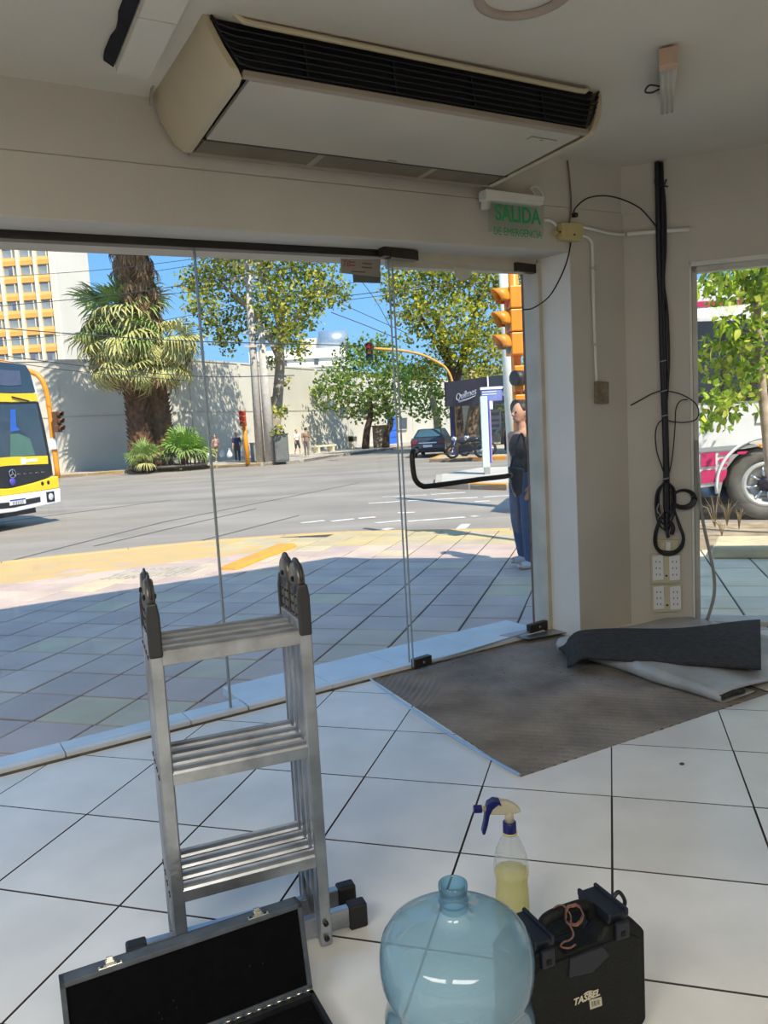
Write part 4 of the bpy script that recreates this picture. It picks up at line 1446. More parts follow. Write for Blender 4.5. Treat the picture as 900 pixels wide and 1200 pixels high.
MB().tube(curve_pts([(0.098, 0.060, 0.275), (0.104, 0.060, 0.306), (0.125, 0.060, 0.316), (0.168, 0.060, 0.318), (0.212, 0.060, 0.316), (0.232, 0.060, 0.306), (0.238, 0.060, 0.275)], 5), 0.0135, 10).build('handle', M_TOOL, tool)
MB().slab([(0.125, -0.002, 0.255), (0.215, -0.002, 0.255), (0.235, -0.002, 0.225), (0.185, -0.002, 0.200), (0.12, -0.002, 0.21)], (0, -0.006, 0)).build('handle_bracket', M_TOOLB, tool, bevel=0.003, fix=True)
# strap loop at the right end
MB().tube(curve_pts([(tw - .03, 0.08, 0.288), (tw - .01, 0.08, 0.300), (tw + .008, 0.08, 0.272), (tw + .002, 0.08, 0.25)], 5), 0.005, 8).build('strap_loop', M_TOOLB, tool)
tinv = Matrix.Translation(-t0_)
Rm = Matrix.Rotation(-ta, 3, 'Z')
tn = Vector((sin(ta), -cos(ta), 0))


def tfp(u, v, off=0.005):
    return Rm @ (on_plane(u, v, t0_ + tn * off, tn) - t0_)


pc = tfp(687, 1169)
pl_, pr_ = tfp(671.5, 1174), tfp(703, 1164)
wid = (pr_ - pl_).length
ft = frame_of(pc + Vector((0, -0.0006, 0)), (1, 0, 0.0), (0, 0, 1))
text_mesh('lettering', 'TASBEL', wid * 0.30, M_PRINT, tool, ft, 0.0005, shear=0.22, sx=1.0, bold=0.0006)
aw = [pc + Vector((wid * (-0.10 + 0.36 * k / 8), -0.0008, wid * (0.115 + 0.055 * sin(pi * (0.15 + 0.75 * k / 8))))) for k in range(9)]
MB().tube(aw, [0.0006 + 0.0011 * sin(pi * k / 8) for k in range(9)], 6, flat=1).build('lettering_arc', M_PRINT, tool)
lq = [tfp(u, v, 0.0045) for u, v in ((690.5, 1172), (704.5, 1168), (705.5, 1178), (691.5, 1183))]
lb_ = MB().slab(lq, (0, -0.0008, 0)).build('barcode_label', M_LABEL, tool, fix=True)
ex_, ez_ = lq[1] - lq[0], lq[3] - lq[0]
for k, w in enumerate((0.05, 0.02, 0.06, 0.03, 0.02, 0.05, 0.03)):
    a = 0.16 + 0.1 * k
    MB().slab([lq[0] + ex_ * a + ez_ * .2, lq[0] + ex_ * (a + w) + ez_ * .2, lq[0] + ex_ * (a + w) + ez_ * .72, lq[0] + ex_ * a + ez_ * .72], (0, -0.0014, 0)).build('barcode_bar', M_HOLE, lb_, fix=True)
# copper wire wound on the handle
M_COPPER = mat('copper_wire', (132, 92, 78), 0.55, 0.1, rgb2=(74, 48, 42), scale=220)
hc = t0_ + tX * 0.172 + Vector((-sin(ta), cos(ta), 0)) * 0.045
cw = thing('copper_wire_coil', 'small twisted coil of copper wire hooked on the tool case handle', 'wire', hc)
for k in range(3):
    pts = [(0.021 * cos(2 * pi * i / 18) + 0.002 * sin(5 * i), -0.024 + 0.004 * k + 0.002 * cos(3 * i), 0.326 + 0.024 * sin(2 * pi * i / 18)) for i in range(18)]
    MB().tube(pts, 0.0017, 6, closed=True).build('wire_loop', M_COPPER, cw)
MB().tube(curve_pts([(-0.012, -0.022, 0.306), (-0.006, -0.034, 0.290), (-0.016, -0.042, 0.282), (-0.030, -0.040, 0.276), (-0.038, -0.046, 0.27), (-0.02, -0.05, 0.268), (-0.004, -0.044, 0.272)], 6), 0.0024, 6).build('wire_tail', M_COPPER, cw)
MB().tube(curve_pts([(-0.01, -0.02, 0.30), (-0.006, -0.014, 0.318), (-0.012, -0.006, 0.33), (-0.022, 0.004, 0.336), (-0.04, 0.004, 0.33), (-0.05, -0.01, 0.318)], 5), 0.0020, 6).build('wire_tail', M_COPPER, cw)

# ------------------------------------------------------------------ road, pavement, kerbs
ZS, ZR_ = -0.05, -0.20
M_ROAD = mat('asphalt', (158, 148, 136), 0.85, rgb2=(136, 127, 117), scale=0.35, bump=0.4, bscale=30, detail=8)
nt = M_ROAD.node_tree
_tc = nt.nodes.new('ShaderNodeTexCoord')
_mp = nt.nodes.new('ShaderNodeMapping')
_mp.inputs['Rotation'].default_value = (0, 0, A2)
_mp.inputs['Scale'].default_value = (0.04, 0.9, 1)
_nz = nt.nodes.new('ShaderNodeTexNoise')
_nz.inputs['Scale'].default_value = 1.0
_nz.inputs['Detail'].default_value = 5
_mr = nt.nodes.new('ShaderNodeMapRange')
_mr.inputs['From Min'].default_value, _mr.inputs['From Max'].default_value = 0.3, 0.7
_mr.inputs['To Min'].default_value, _mr.inputs['To Max'].default_value = 0.82, 1.1
_mx = nt.nodes.new('ShaderNodeMix')
_mx.data_type, _mx.blend_type = 'RGBA', 'MULTIPLY'
_mx.inputs['Factor'].default_value = 1
_b = nt.nodes['Principled BSDF']
_src = _b.inputs['Base Color'].links[0].from_socket
nt.links.new(_tc.outputs['Object'], _mp.inputs[0])
nt.links.new(_mp.outputs[0], _nz.inputs['Vector'])
nt.links.new(_nz.outputs['Fac'], _mr.inputs['Value'])
nt.links.new(_src, _mx.inputs['A'])
nt.links.new(_mr.outputs['Result'], _mx.inputs['B'])
nt.links.new(_mx.outputs['Result'], _b.inputs['Base Color'])
road = struct(MB().add([(-140, -40, ZR_), (140, -40, ZR_), (140, 240, ZR_), (-140, 240, ZR_)], [(0, 1, 2, 3)]).build('road', M_ROAD))
M_PAINT = mat('road_paint', (226, 222, 212), 0.8, rgb2=(176, 172, 166), scale=3.5, detail=8)
M_CRACK = mat('road_seam', (104, 101, 100), 0.9, var=0.1)


def road_mark(px, m=M_PAINT, w=None, nm='road_marking'):
    pts = [ground(u, v, ZR_ + 0.004) for u, v in px]
    if w:
        a, b = pts[0], pts[-1]
        d = (b - a).normalized()
        sd = Vector((-d.y, d.x, 0)) * w / 2
        pts = [a - sd, b - sd, b + sd, a + sd]
    MB().slab(pts, (0, 0, 0.003)).build(nm, m, road, fix=True)


for q in (((300, 640.5), (338, 637.5)), ((344, 637), (386, 634.5)), ((352, 613), (380, 610)), ((388, 611), (415, 608)), ((420, 607.5), (440, 606)),
          ((448, 582.5), (500, 580)), ((505, 579.5), (545, 577)), ((432, 590), (470, 587.5)), ((478, 587), (560, 583)), ((566, 582.6), (600, 580.5)),
          ((440, 613), (470, 610)), ((478, 611), (545, 606)), ((466, 601), (486, 600.5)), ((552, 605.5), (560, 604.6)), ((372, 640), (384, 633)), ((540, 620), (546, 614)), ((445, 622), (458, 619)), ((556, 588), (574, 587))):
    road_mark(q, w=0.16)
for q in (((0, 660), (190, 612)), ((110, 640), (300, 596)), ((190, 612), (420, 566)), ((0, 612), (200, 586)), ((230, 635), (350, 604))):
    road_mark(q, M_CRACK, w=0.05, nm='road_seam')

KERB = [Vector(p) for p in ((-14.5, -8.0, 0), (-12.2, 0.0, 0), (-10.6, 5.0, 0), (-8.9, 7.8, 0), (-7.1, 9.3, 0), (-5.15, 10.25, 0), (-3.66, 10.88, 0), (-2.66, 11.22, 0), (-1.5, 11.36, 0), (-0.6, 11.36, 0), (0.35, 11.12, 0), (1.76, 10.70, 0))]
KERB += [KERB[-1] + E1 * k for k in (3, 7, 12, 20, 30)]
inner = [wp(1.75, -0.14, 0), wp(-4.4, -0.14, 0), wp(-4.4, -0.14, 0) - E2 * 12]
side_ = [rp(30, -0.18, 0), rp(0.1, -0.18, 0)]
M_PAVB = mat('pavement_bed', (70, 66, 68), 0.9, var=0.15)
pave = struct(MB().slab([p + ZUP * (ZR_ - 0.1) for p in KERB] + [p + ZUP * (ZR_ - .1) for p in side_ + inner], (0, 0, 0.245 - 0.004)).build('pavement', M_PAVB, fix=True))
M_PTILE = obj_random(mat('paving_tile', (150, 146, 148), 0.55), [(190, 166, 154), (198, 172, 158), (204, 180, 162), (192, 168, 156), (206, 182, 164), (204, 186, 148)], 0.16, 2.2)
M_PTILE.node_tree.nodes['Principled BSDF'].inputs['Roughness'].default_value = 0.5
M_PTILEY = obj_random(mat('paving_tile_tan', (190, 172, 128), 0.7), [(188, 170, 132), (200, 178, 128), (182, 168, 140), (196, 172, 118)], 0.14, 2.2)
kv = [Vector((p.x, p.y)) for p in KERB]


def kerb_dist(p):
    best = 99
    for a, b in zip(kv[:-1], kv[1:]):
        ab = b - a
        t = max(0, min(1, (p - a).dot(ab) / ab.length_squared))
        best = min(best, (a + ab * t - p).length)
    return best


def inside_kerb(p):
    c = False
    poly = kv + [Vector((q.x, q.y)) for q in side_ + inner]
    j = len(poly) - 1
    for i in range(len(poly)):
        a, b = poly[i], poly[j]
        if (a.y > p.y) != (b.y > p.y) and p.x < (b.x - a.x) * (p.y - a.y) / (b.y - a.y) + a.x:
            c = not c
        j = i
    return c


def tile_mesh(nm, sz, m, h=0.012, bv=0.004):
    x = sz / 2
    top = [(-x + bv, -x + bv, h), (x - bv, -x + bv, h), (x - bv, x - bv, h), (-x + bv, x - bv, h)]
    low = [(-x, -x, h - bv), (x, -x, h - bv), (x, x, h - bv), (-x, x, h - bv)]
    bot = [(a, b, 0) for a, b, c in low]
    return MB().add(top + low + bot, [(0, 1, 2, 3)] + [(4 + k, 4 + (k + 1) % 4, (k + 1) % 4, k) for k in range(4)] + [(8 + k, 8 + (k + 1) % 4, 4 + (k + 1) % 4, 4 + k) for k in range(4)]).mesh(nm, m)


me_g, me_y = tile_mesh('paving_tile', 0.384, M_PTILE), tile_mesh('paving_tile_tan', 0.384, M_PTILEY)
M_PTILEB = obj_random(mat('paving_tile_buff', (214, 198, 170), 0.7), [(244, 224, 184), (238, 216, 178), (230, 212, 182), (246, 228, 190)], 0.14, 2.2)
me_s = (me_g, me_y, tile_mesh('paving_tile_buff', 0.384, M_PTILEB))
cands = []
for i in range(-34, 34):
    for j in range(-26, 26):
        c = e1v * (-3.09 + 0.4 * i + 0.2) + e2v * (3.39 + 0.4 * j + 0.2)
        part = None
        dw = (Vector((c.x, c.y, 0)) - W0).dot(NIN)
        sw = s_of((c.x, c.y, 0))
        if -0.45 < dw < 0.13 and -4.4 < sw < 1.2:
            h_ = 0.192
            sq = [c + e1v * a + e2v * b for a, b in ((-h_, -h_), (h_, -h_), (h_, h_), (-h_, h_))]
            part = clip(sq, n2, n2.dot(Vector((W0.x, W0.y))) - 0.160, True)
            if len(part) < 3 or area(part) < 0.002:
                continue
            if abs(area(part) - area(sq)) < 1e-5:
                part = None
        elif not inside_kerb(c):
            continue
        kd = kerb_dist(c)
        if kd < 0.27:
            continue
        if part is None and dw > -0.30 and -4.5 < sw < 1.9 and not -4.4 < sw < 1.2:
            continue
        if c.x < -2.45 and kd < 1.55:
            continue
        wq = c.y
        u = 450 + FOC * c.x / max(c.y, 0.1)
        vis = (c.y > 1 and -80 < u < 640) or (c.y > 4 and 790 < u < 960)
        cands.append((0 if vis else 1, c.length, c, kd, part))
cands.sort(key=lambda t: (t[0], t[1]))
restm = {0: MB(), 1: MB(), 2: MB()}
cnt = 0
for vis, ln_, c, kd, part in cands:
    y = 1 if (kd < 1.5 and c.x < 2.6 and c.y > 5) else (2 if c.x > 2.2 and c.y > 3 else 0)
    if part:
        MB().slab([(q.x, q.y, ZS - 0.012) for q in part], (0, 0, 0.012)).build('paving_tile', M_PTILE, pave, fix=True)
        cnt += 1
    elif vis == 0 and cnt < 300:
        o = inst('paving_tile', me_s[y], pave, (c.x, c.y, ZS - 0.012 + 0.0015 * sin(c.x * 31 + c.y * 17)), (0, 0, -A2))
        cnt += 1
    else:
        restm[y].box((c.x, c.y, ZS - 0.006), (0.388, 0.388, 0.012), -A2)
for k, m in ((0, mat('paving_field', (198, 173, 158), 0.55, var=0.12, scale=2.5)), (1, mat('paving_field_tan', (190, 172, 130), 0.7, var=0.12, scale=2.5)), (2, mat('paving_field_buff', (216, 198, 166), 0.7, var=0.12, scale=2.5))):
    if restm[k].v:
        tag(restm[k].build('paving_field', m, pave), kind='stuff')
# kerb stones along the edge: yellow at the corner, grey beyond
M_KY = mat('yellow_kerb', (206, 168, 104), 0.75, rgb2=(188, 160, 118), scale=2.2, detail=7)
M_KO = mat('orange_kerb', (226, 158, 56), 0.7, rgb2=(206, 136, 56), scale=3, detail=7)
M_KG = mat('grey_kerb', (176, 168, 154), 0.85, var=0.15)
acc, pts = 0.0, []
for a, b in zip(KERB[:-1], KERB[1:]):
    L_ = (b - a).length
    nseg = max(1, int(L_ / 0.95))
    for k in range(nseg):
        pts.append(a + (b - a) * (k / nseg))
for a, b in zip(pts[:-1], pts[1:]):
    if (a.y < 4 and a.x < 0) or a.x > 8:
        continue
    d = (b - a).normalized()
    nn = Vector((d.y, -d.x, 0))
    y = a.x < 2.2
    MB().slab([a + d * .006 + ZUP * (ZR_ - .05), b - d * .006 + ZUP * (ZR_ - .05), b - d * .006 + nn * 0.18 + ZUP * (ZR_ - .05), a + d * .006 + nn * 0.18 + ZUP * (ZR_ - .05)], (0, 0, 0.05 + 0.155)).build('kerb_stone', M_KY if y else M_KG, pave, bevel=0.012, fix=True)
# yellow painted ramp down to the crossing, ribbed tactile slab, and the bright kerb flank
rk = [KERB[4], KERB[5], KERB[6], KERB[7], KERB[8]]
rin = [Vector((-5.9, 7.5, 0)), Vector((-4.35, 8.45, 0)), Vector((-3.2, 9.05, 0)), Vector((-2.2, 9.62, 0)), Vector((-1.72, 9.75, 0))]
rm = MB()
for k in range(4):
    d0 = (rin[k] - rk[k]).normalized() * 0.17
    d1 = (rin[k + 1] - rk[k + 1]).normalized() * 0.17
    rm.hexa([rk[k] + d0 + ZUP * -.2, rin[k] + ZUP * -.2, rin[k + 1] + ZUP * -.2, rk[k + 1] + d1 + ZUP * -.2][::-1], [rk[k] + d0 + ZUP * (ZS - .003), rin[k] + ZUP * (ZS + .002), rin[k + 1] + ZUP * (ZS + .002), rk[k + 1] + d1 + ZUP * (ZS - .003)][::-1])
rm.build('kerb_ramp', M_KY, pave, fix=True)
tcx = ground(183, 671, ZS)
for k in range(11):
    MB().box((tcx.x - 0.45 + 0.09 * k, tcx.y, ZS + 0.004), (0.045, 0.55, 0.012), -A2).build('tactile_rib', M_KG, pave, bevel=0.003)
b0, b1 = ground(266, 668, ZS), ground(334, 645, ZS - .05)
bd = (b1 - b0).normalized()
bn = Vector((bd.y, -bd.x, 0))
MB().hexa([b0 - bn * .13 - ZUP * .1, b0 + bn * .17 - ZUP * .1, b1 + bn * .22 - ZUP * .15, b1 - bn * .16 - ZUP * .15], [b0 - bn * .08 + ZUP * .045, b0 + bn * .12 + ZUP * .045, b1 + bn * .17 + ZUP * .10, b1 - bn * .10 + ZUP * .10]).build('kerb_flank', M_KO, pave, bevel=0.03, fix=True)

# stone kerb block, soil strip and weeds outside the right window
M_SOIL = mat('dry_soil', (178, 158, 128), 0.95, rgb2=(128, 110, 90), scale=4, bump=0.5)
sp0 = ground(800, 640, ZS)
q = [ground(u, v, ZS) for u, v in ((790, 645), (960, 643), (960, 612), (795, 614))]
tag(MB().slab([p - ZUP * 0.02 for p in q], (0, 0, 0.026)).build('soil_strip', M_SOIL, pave, fix=True), 'dry soil strip along the kerb')
kb0 = ground(868, 656, ZS)
kb = MB().slab([ground(u, v, ZS) - kb0 for u, v in ((834, 655), (1010, 655), (1010, 640.5), (840, 640.5))], (0, 0, 0.12)).build('stone_kerb_block', mat('kerb_block', (210, 192, 150), 0.85, rgb2=(180, 166, 138), scale=5), bevel=0.03, fix=True)
kb.location = kb0
tag(kb, 'long pale stone block lying on the pavement outside the right window', 'stone block')

# ------------------------------------------------------------------ traffic island and kiosk corner
isl = struct(MB().slab([Vector(p) + ZUP * -.25 for p in ((1.35, 19.9, 0), (2.95, 18.25, 0), (9.5, 16.4, 0), (10.5, 24.0, 0), (3.2, 25.5, 0), (1.6, 23.0, 0))], (0, 0, 0.2)).build('traffic_island', mat('island_concrete', (192, 184, 170), 0.9, var=0.12, scale=1), bevel=0.02, fix=True))
ik = [Vector(p) for p in ((1.6, 23.0, 0), (1.35, 19.9, 0), (2.95, 18.25, 0), (9.5, 16.4, 0))]
for a, b in zip(ik[:-1], ik[1:]):
    n_ = max(1, int((b - a).length / 0.9))
    d = (b - a) / n_
    nn = Vector((-d.y, d.x, 0)).normalized()
    for k in range(n_):
        p0, p1 = a + d * k, a + d * (k + 0.985)
        MB().slab([p0 - ZUP * .25, p1 - ZUP * .25, p1 + nn * .2 - ZUP * .25, p0 + nn * .2 - ZUP * .25], (0, 0, 0.215)).build('island_kerb', M_KO if p0.x > 1.3 and p0.y < 20.5 else M_KG, isl, bevel=0.02, fix=True)
plz = struct(MB().slab([Vector(p) + ZUP * -.25 for p in ((2.1, 34.0, 0), (5.3, 32.6, 0), (26, 27.5, 0), (30, 60, 0), (9, 75, 0), (4.2, 44, 0))], (0, 0, 0.2)).build('kiosk_pavement', mat('far_pavement', (186, 172, 152), 0.9, var=0.12, scale=0.6), fix=True))
ka, kb_ = Vector((2.1, 34.0, 0)), Vector((5.3, 32.6, 0))
for a, b in ((Vector((4.2, 44, 0)), ka), (ka, kb_), (kb_, Vector((16, 29.9, 0)))):
    n_ = max(1, int((b - a).length / 1.2))
    d = (b - a) / n_
    nn = Vector((-d.y, d.x, 0)).normalized()
    for k in range(n_):
        p0, p1 = a + d * k, a + d * (k + 0.985)
        MB().slab([p0 - ZUP * .25, p1 - ZUP * .25, p1 + nn * .25 - ZUP * .25, p0 + nn * .25 - ZUP * .25], (0, 0, 0.225)).build('kerb_stone', M_KO if k % 3 else M_KY, plz, bevel=0.02, fix=True)
# pavement of the far corner in front of the grey wall
fk = [Vector(p) for p in ((-60, 15.5, 0), (-30, 30.5, 0), (-19.5, 37.2, 0), (-15.2, 40.0, 0), (-11.8, 41.2, 0), (-8.6, 40.6, 0), (-6.2, 40.3, 0), (-4.2, 42.0, 0), (-3.2, 46.5, 0), (4.6, 64, 0), (12, 80, 0))]
fp = struct(MB().slab([p - ZUP * .25 for p in fk] + [Vector((5, 92, -.25)), Vector((-40, 62, -.25)), Vector((-75, 34, -.25))], (0, 0, 0.2)).build('far_pavement', mat('far_corner_pavement', (176, 166, 152), 0.9, var=0.14, scale=0.5), fix=True))
for a, b in zip(fk[1:9], fk[2:10]):
    n_ = max(1, int((b - a).length / 1.5))
    d = (b - a) / n_
    nn = Vector((-d.y, d.x, 0)).normalized()
    for k in range(n_):
        p0, p1 = a + d * k, a + d * (k + 0.985)
        MB().slab([p0 - ZUP * .25, p1 - ZUP * .25, p1 + nn * .25 - ZUP * .25, p0 + nn * .25 - ZUP * .25], (0, 0, 0.222)).build('kerb_stone', M_KY if p0.x < -6.4 else M_KG, fp, bevel=0.02, fix=True)

# ------------------------------------------------------------------ grey wall across the street
M_GW = mat('grey_render', (208, 202, 188), 0.9, rgb2=(188, 182, 168), scale=0.25, detail=6)
M_GW2 = mat('wall_band', (178, 172, 160), 0.9, var=0.06)
WALLP = [Vector(p) for p in ((-60, 22.5, 0), (-30, 36.7, 0), (-18, 42.6, 0), (-11.2, 46.0, 0), (3.0, 73.0, 0), (9.0, 84.5, 0))]
gw = thing('boundary_wall', 'long tall pale grey wall with pilasters across the street behind the palms', 'wall', (-11.2, 46, 0))
g0 = Vector((-11.2, 46, 0))
for i, (a, b) in enumerate(zip(WALLP[:-1], WALLP[1:])):
    d = (b - a).normalized()
    nn = Vector((-d.y, d.x, 0))
    a, b = a - g0, b - g0
    MB().slab([a - ZUP * .3, b - ZUP * .3, b + nn * .3 - ZUP * .3, a + nn * .3 - ZUP * .3], (0, 0, 6.3)).build('wall_panel', M_GW, gw, fix=True)
    MB().slab([a - nn * .03 + ZUP * 2.95, b - nn * .03 + ZUP * 2.95, b + ZUP * 2.95, a + ZUP * 2.95], (0, 0, 0.07)).build('wall_band', M_GW2, gw, fix=True)
    MB().slab([a - nn * .05 + ZUP * 6.0, b - nn * .05 + ZUP * 6.0, b + nn * .35 + ZUP * 6.0, a + nn * .35 + ZUP * 6.0], (0, 0, 0.1)).build('coping', M_GW, gw, fix=True)
    n_ = int((b - a).length / 4.6)
    for k in range(n_ + 1):
        p = a + d * (0.3 + k * 4.6)
        MB().slab([p - nn * .06 - ZUP * .3, p + d * .35 - nn * .06 - ZUP * .3, p + d * .35 - ZUP * .3, p - ZUP * .3], (0, 0, 6.3)).build('pilaster', M_GW, gw, fix=True)
# blue door and a grille window in the far part of the wall
wd = (WALLP[4] - WALLP[3]).normalized()
wnn = Vector((wd.y, -wd.x, 0))


def wallpx(u, v, off=0.0):
    return on_plane(u, v, WALLP[3] + wnn * off, wnn)


bd0 = wallpx(461, 522, 0.05)
bdo = thing('blue_door', 'bright blue metal door in the far part of the grey wall', 'door', bd0)
M_BLUE = mat('blue_paint', (36, 104, 214), 0.5, var=0.06)
qd = [wallpx(u, v, 0.05) - bd0 for u, v in ((454.5, 521), (465.5, 520), (464.5, 488), (454, 489))]
MB().slab(qd, wnn * 0.08).build('door_leaf', M_BLUE, bdo, fix=True)
for f in (0.25, 0.5, 0.75):
    a = qd[0] + (qd[3] - qd[0]) * f
    b = qd[1] + (qd[2] - qd[1]) * f
    MB().slab([a + wnn * .08, b + wnn * .08, b + wnn * .08 + ZUP * .06, a + wnn * .08 + ZUP * .06], wnn * 0.03).build('door_rail', mat('blue_rail', (24, 80, 180), 0.5), bdo, fix=True)
for k, (u0, u1, v0, v1) in enumerate(((466, 476, 504, 490), (396, 406, 487, 478), (420, 430, 487, 478))):
    c = wallpx(u0, v0, 0.05)
    w_ = thing('dark_window', ('dark window beside the blue door', 'dark high window in the grey wall under the round tree, left one', 'dark high window in the grey wall under the round tree, right one')[k], 'window', c)
    qq = [wallpx(u, v, 0.04) - c for u, v in ((u0, v0), (u1, v0 - .6), (u1, v1 - .6), (u0, v1))]
    MB().slab(qq, wnn * 0.06).build('pane', mat('dark_pane', (66, 72, 84), 0.2), w_, fix=True)
    for a, b in ((0, 1), (1, 2), (2, 3), (3, 0)):
        MB().tube([qq[a] + wnn * .08, qq[b] + wnn * .08], 0.06, 4, smooth=False).build('window_frame', M_GW2, w_)

# ------------------------------------------------------------------ far buildings
M_APT = mat('apartment_wall', (226, 214, 194), 0.9, var=0.05, scale=0.1)
M_APTS = mat('apartment_side', (236, 224, 204), 0.9, var=0.05, scale=0.1)
M_SPAN = mat('orange_spandrel', (226, 164, 84), 0.85, var=0.1, scale=0.5)
M_SPAN2 = mat('buff_spandrel', (232, 186, 110), 0.85, var=0.1, scale=0.5)
M_PIER = mat('cream_pier', (236, 222, 190), 0.85, var=0.05)
M_WPANE = mat('far_pane', (138, 146, 150), 0.15, var=0.2, scale=0.4)
M_WDARK = mat('far_shutter', (104, 108, 126), 0.4, var=0.2)
ap0 = Vector((-55.6, 140, 0))
ax = Vector((1, -0.03, 0)).normalized()
ay = Vector((0.03, 1, 0)).normalized()
apt = thing('apartment_block', 'tall apartment block with orange spandrels and rows of windows, far left behind the wall', 'building', ap0, atan2(ax.y, ax.x))
NCOL, PIT_, FH = 7, 3.05, 3.02
Wd = NCOL * PIT_
MB().box((-Wd / 2, 7.5, 22), (Wd, 14.4, 46)).build('wall', M_APT, apt)
MB().box((0.2, 7.5, 22.3), (0.5, 15.0, 46.6)).build('side_wall', M_APTS, apt)
pier_me = MB().box((0, -0.1, 22), (0.55, 0.8, 46)).mesh('pier', M_PIER)
for i in range(NCOL + 1):
    inst('pier', pier_me, apt, (-i * PIT_ - (0.25 if i == 0 else 0), 0, 0))
sp_a, sp_b = MB().box((0, 0.15, 0), (PIT_ - 0.55, 0.5, 0.75)).mesh('spandrel', M_SPAN), MB().box((0, 0.2, 0), (PIT_ - 0.55, 0.5, 0.6)).mesh('spandrel', M_SPAN2)
wn_me = MB().box((0, 0.25, 0), (PIT_ - 0.6, 0.2, 1.55)).mesh('window', M_WPANE)
mu_me = MB().box((0, 0, 0), (0.14, 0.28, 2.9)).mesh('mullion', M_PIER)
sh_me = MB().box((0, 0, 0), (0.75, 0.1, 1.4)).mesh('shutter', M_WDARK)
rg = random.Random(3)
for i in range(NCOL):
    for j in range(2, 14):
        x, z = -(i + 0.5) * PIT_, j * FH
        inst('spandrel', sp_a, apt, (x, 0, z + 0.38))
        inst('spandrel', sp_b, apt, (x, 0, z + 1.05))
        w_ = inst('window', wn_me, apt, (x, 0, z + 2.15))
        m_ = inst('mullion', mu_me, w_, (0.45, 0.12, -0.7))
        if rg.random() < 0.55:
            inst('shutter', sh_me, w_, (rg.choice((-0.7, 0.0, 0.9)), 0.12, 0))

M_WB = mat('white_render', (240, 236, 226), 0.85, var=0.04, scale=0.2)
M_WB2 = mat('off_white_render', (226, 220, 208), 0.85, var=0.04, scale=0.2)  # slightly darker off-white for the setback wall, cornices and row houses
M_METR = mat('metal_roof', (176, 190, 200), 0.35, 0.6, var=0.1)
wb0 = Vector((-7.6, 84, 0))
wb = thing('white_building', 'white flat-roofed building with small windows and a grey vaulted roof behind the grey wall', 'building', wb0)


def wbpx(u, v, off=0.0):
    return deep(u, v, 84 - off) - wb0


def wbox(nm, u0, u1, v0, v1, dep, m, off=0.0):
    a, b = wbpx(u0, v1, off), wbpx(u1, v1, off)
    t_ = wbpx((u0 + u1) / 2, v0, off)
    return MB().slab([Vector((a.x, -off, -0.3 if dep > 1 else a.z)), Vector((b.x, -off, -0.3 if dep > 1 else a.z)), Vector((b.x, dep - off, -0.3 if dep > 1 else a.z)), Vector((a.x, dep - off, -0.3 if dep > 1 else a.z))], (0, 0, t_.z - (-0.3 if dep > 1 else a.z))).build(nm, m, wb, fix=True)


wbox('wall', 300, 412, 409, 530, 12, M_WB)
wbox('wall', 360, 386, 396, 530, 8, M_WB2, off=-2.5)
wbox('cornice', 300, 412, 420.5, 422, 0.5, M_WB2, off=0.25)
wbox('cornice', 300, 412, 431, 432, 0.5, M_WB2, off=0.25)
for u in (334, 371):
    w_ = wbox('window', u - 2.4, u + 2.4, 422.8 + (334 - u) * .05, 429 + (334 - u) * .05, 0.4, mat('small_pane', (96, 98, 104), 0.3), off=0.12)
c = wbpx(374, 401, -3)
MB().tube([c, c + Vector((3.2, 0, 0))], 1.15, 24, smooth=True).build('vault_roof', M_METR, wb)
M_BLD = mat('beige_shop', (196, 182, 158), 0.9, var=0.08, scale=0.3)
sh = thing('corner_shop', 'beige shop building behind the dark café awning, shaded by trees', 'building', (9, 52, 0))
MB().box((6, 4, 2.4), (18, 8, 5.2)).build('wall', M_BLD, sh)
for k in range(5):
    w_ = MB().box((-1.2 + 3.3 * k, -0.04, 1.6), (2.2, 0.12, 2.9)).build('shop_window', mat('shop_pane', (70, 78, 84), 0.2), sh)
    MB().box((-1.2 + 3.3 * k, -0.12, 3.15), (2.5, 0.3, 0.2)).build('window_head', M_WB, w_)
rw = thing('row_houses', 'low pale houses at the far end of the side street', 'building', (8, 96, 0))
MB().box((6, 4, 3), (34, 8, 6.6)).build('wall', M_WB2, rw)
for k in range(8):
    MB().box((-8 + 4 * k, -0.05, 1.6), (1.6, 0.12, 2.6)).build('window', mat('small_pane', (96, 98, 104), 0.3), rw)

# ------------------------------------------------------------------ yellow bus, nose to the right, at the left edge
M_BW = mat('bus_white', (236, 236, 236), 0.3, var=0.03, coat=0.3)
M_BY = mat('bus_yellow', (250, 206, 24), 0.35, var=0.03, coat=0.3)
M_BK = mat('bus_black', (30, 31, 36), 0.35, var=0.05)
M_BGL = mat('bus_windscreen', (44, 62, 76), 0.06, var=0.1, spec=0.9)
M_BGL2 = mat('bus_display', (84, 92, 116), 0.2, var=0.1)
M_BGR = mat('bus_seat_green', (84, 120, 108), 0.5, var=0.1)
M_CHR = mat('chrome', (214, 216, 220), 0.15, 1.0, var=0.02)
M_PURP = mat('purple_badge', (84, 74, 176), 0.4, var=0.02)
M_TYRE = mat('tyre', (38, 38, 40), 0.8, var=0.1)
M_LAMP = mat('lamp_glass', (206, 212, 216), 0.1, var=0.03)
BO = Vector((-7.1, 16.7, -0.2))             # front corner on our right, at road level
BR = Matrix((-E2, E1, ZUP)).transposed()    # local x: across the nose, y: forward, z: up
bus = thing('city_bus', 'yellow and white city bus entering at the left edge of the road', 'bus', BO)
bus.rotation_euler = BR.to_euler()
BRI = BR.inverted()
BW = 2.6


def bl_(p):
    return BRI @ (Vector(p) - BO)


def bpx(u, v, off=0.0):
    return bl_(on_plane(u, v, BO + E1 * off, E1))


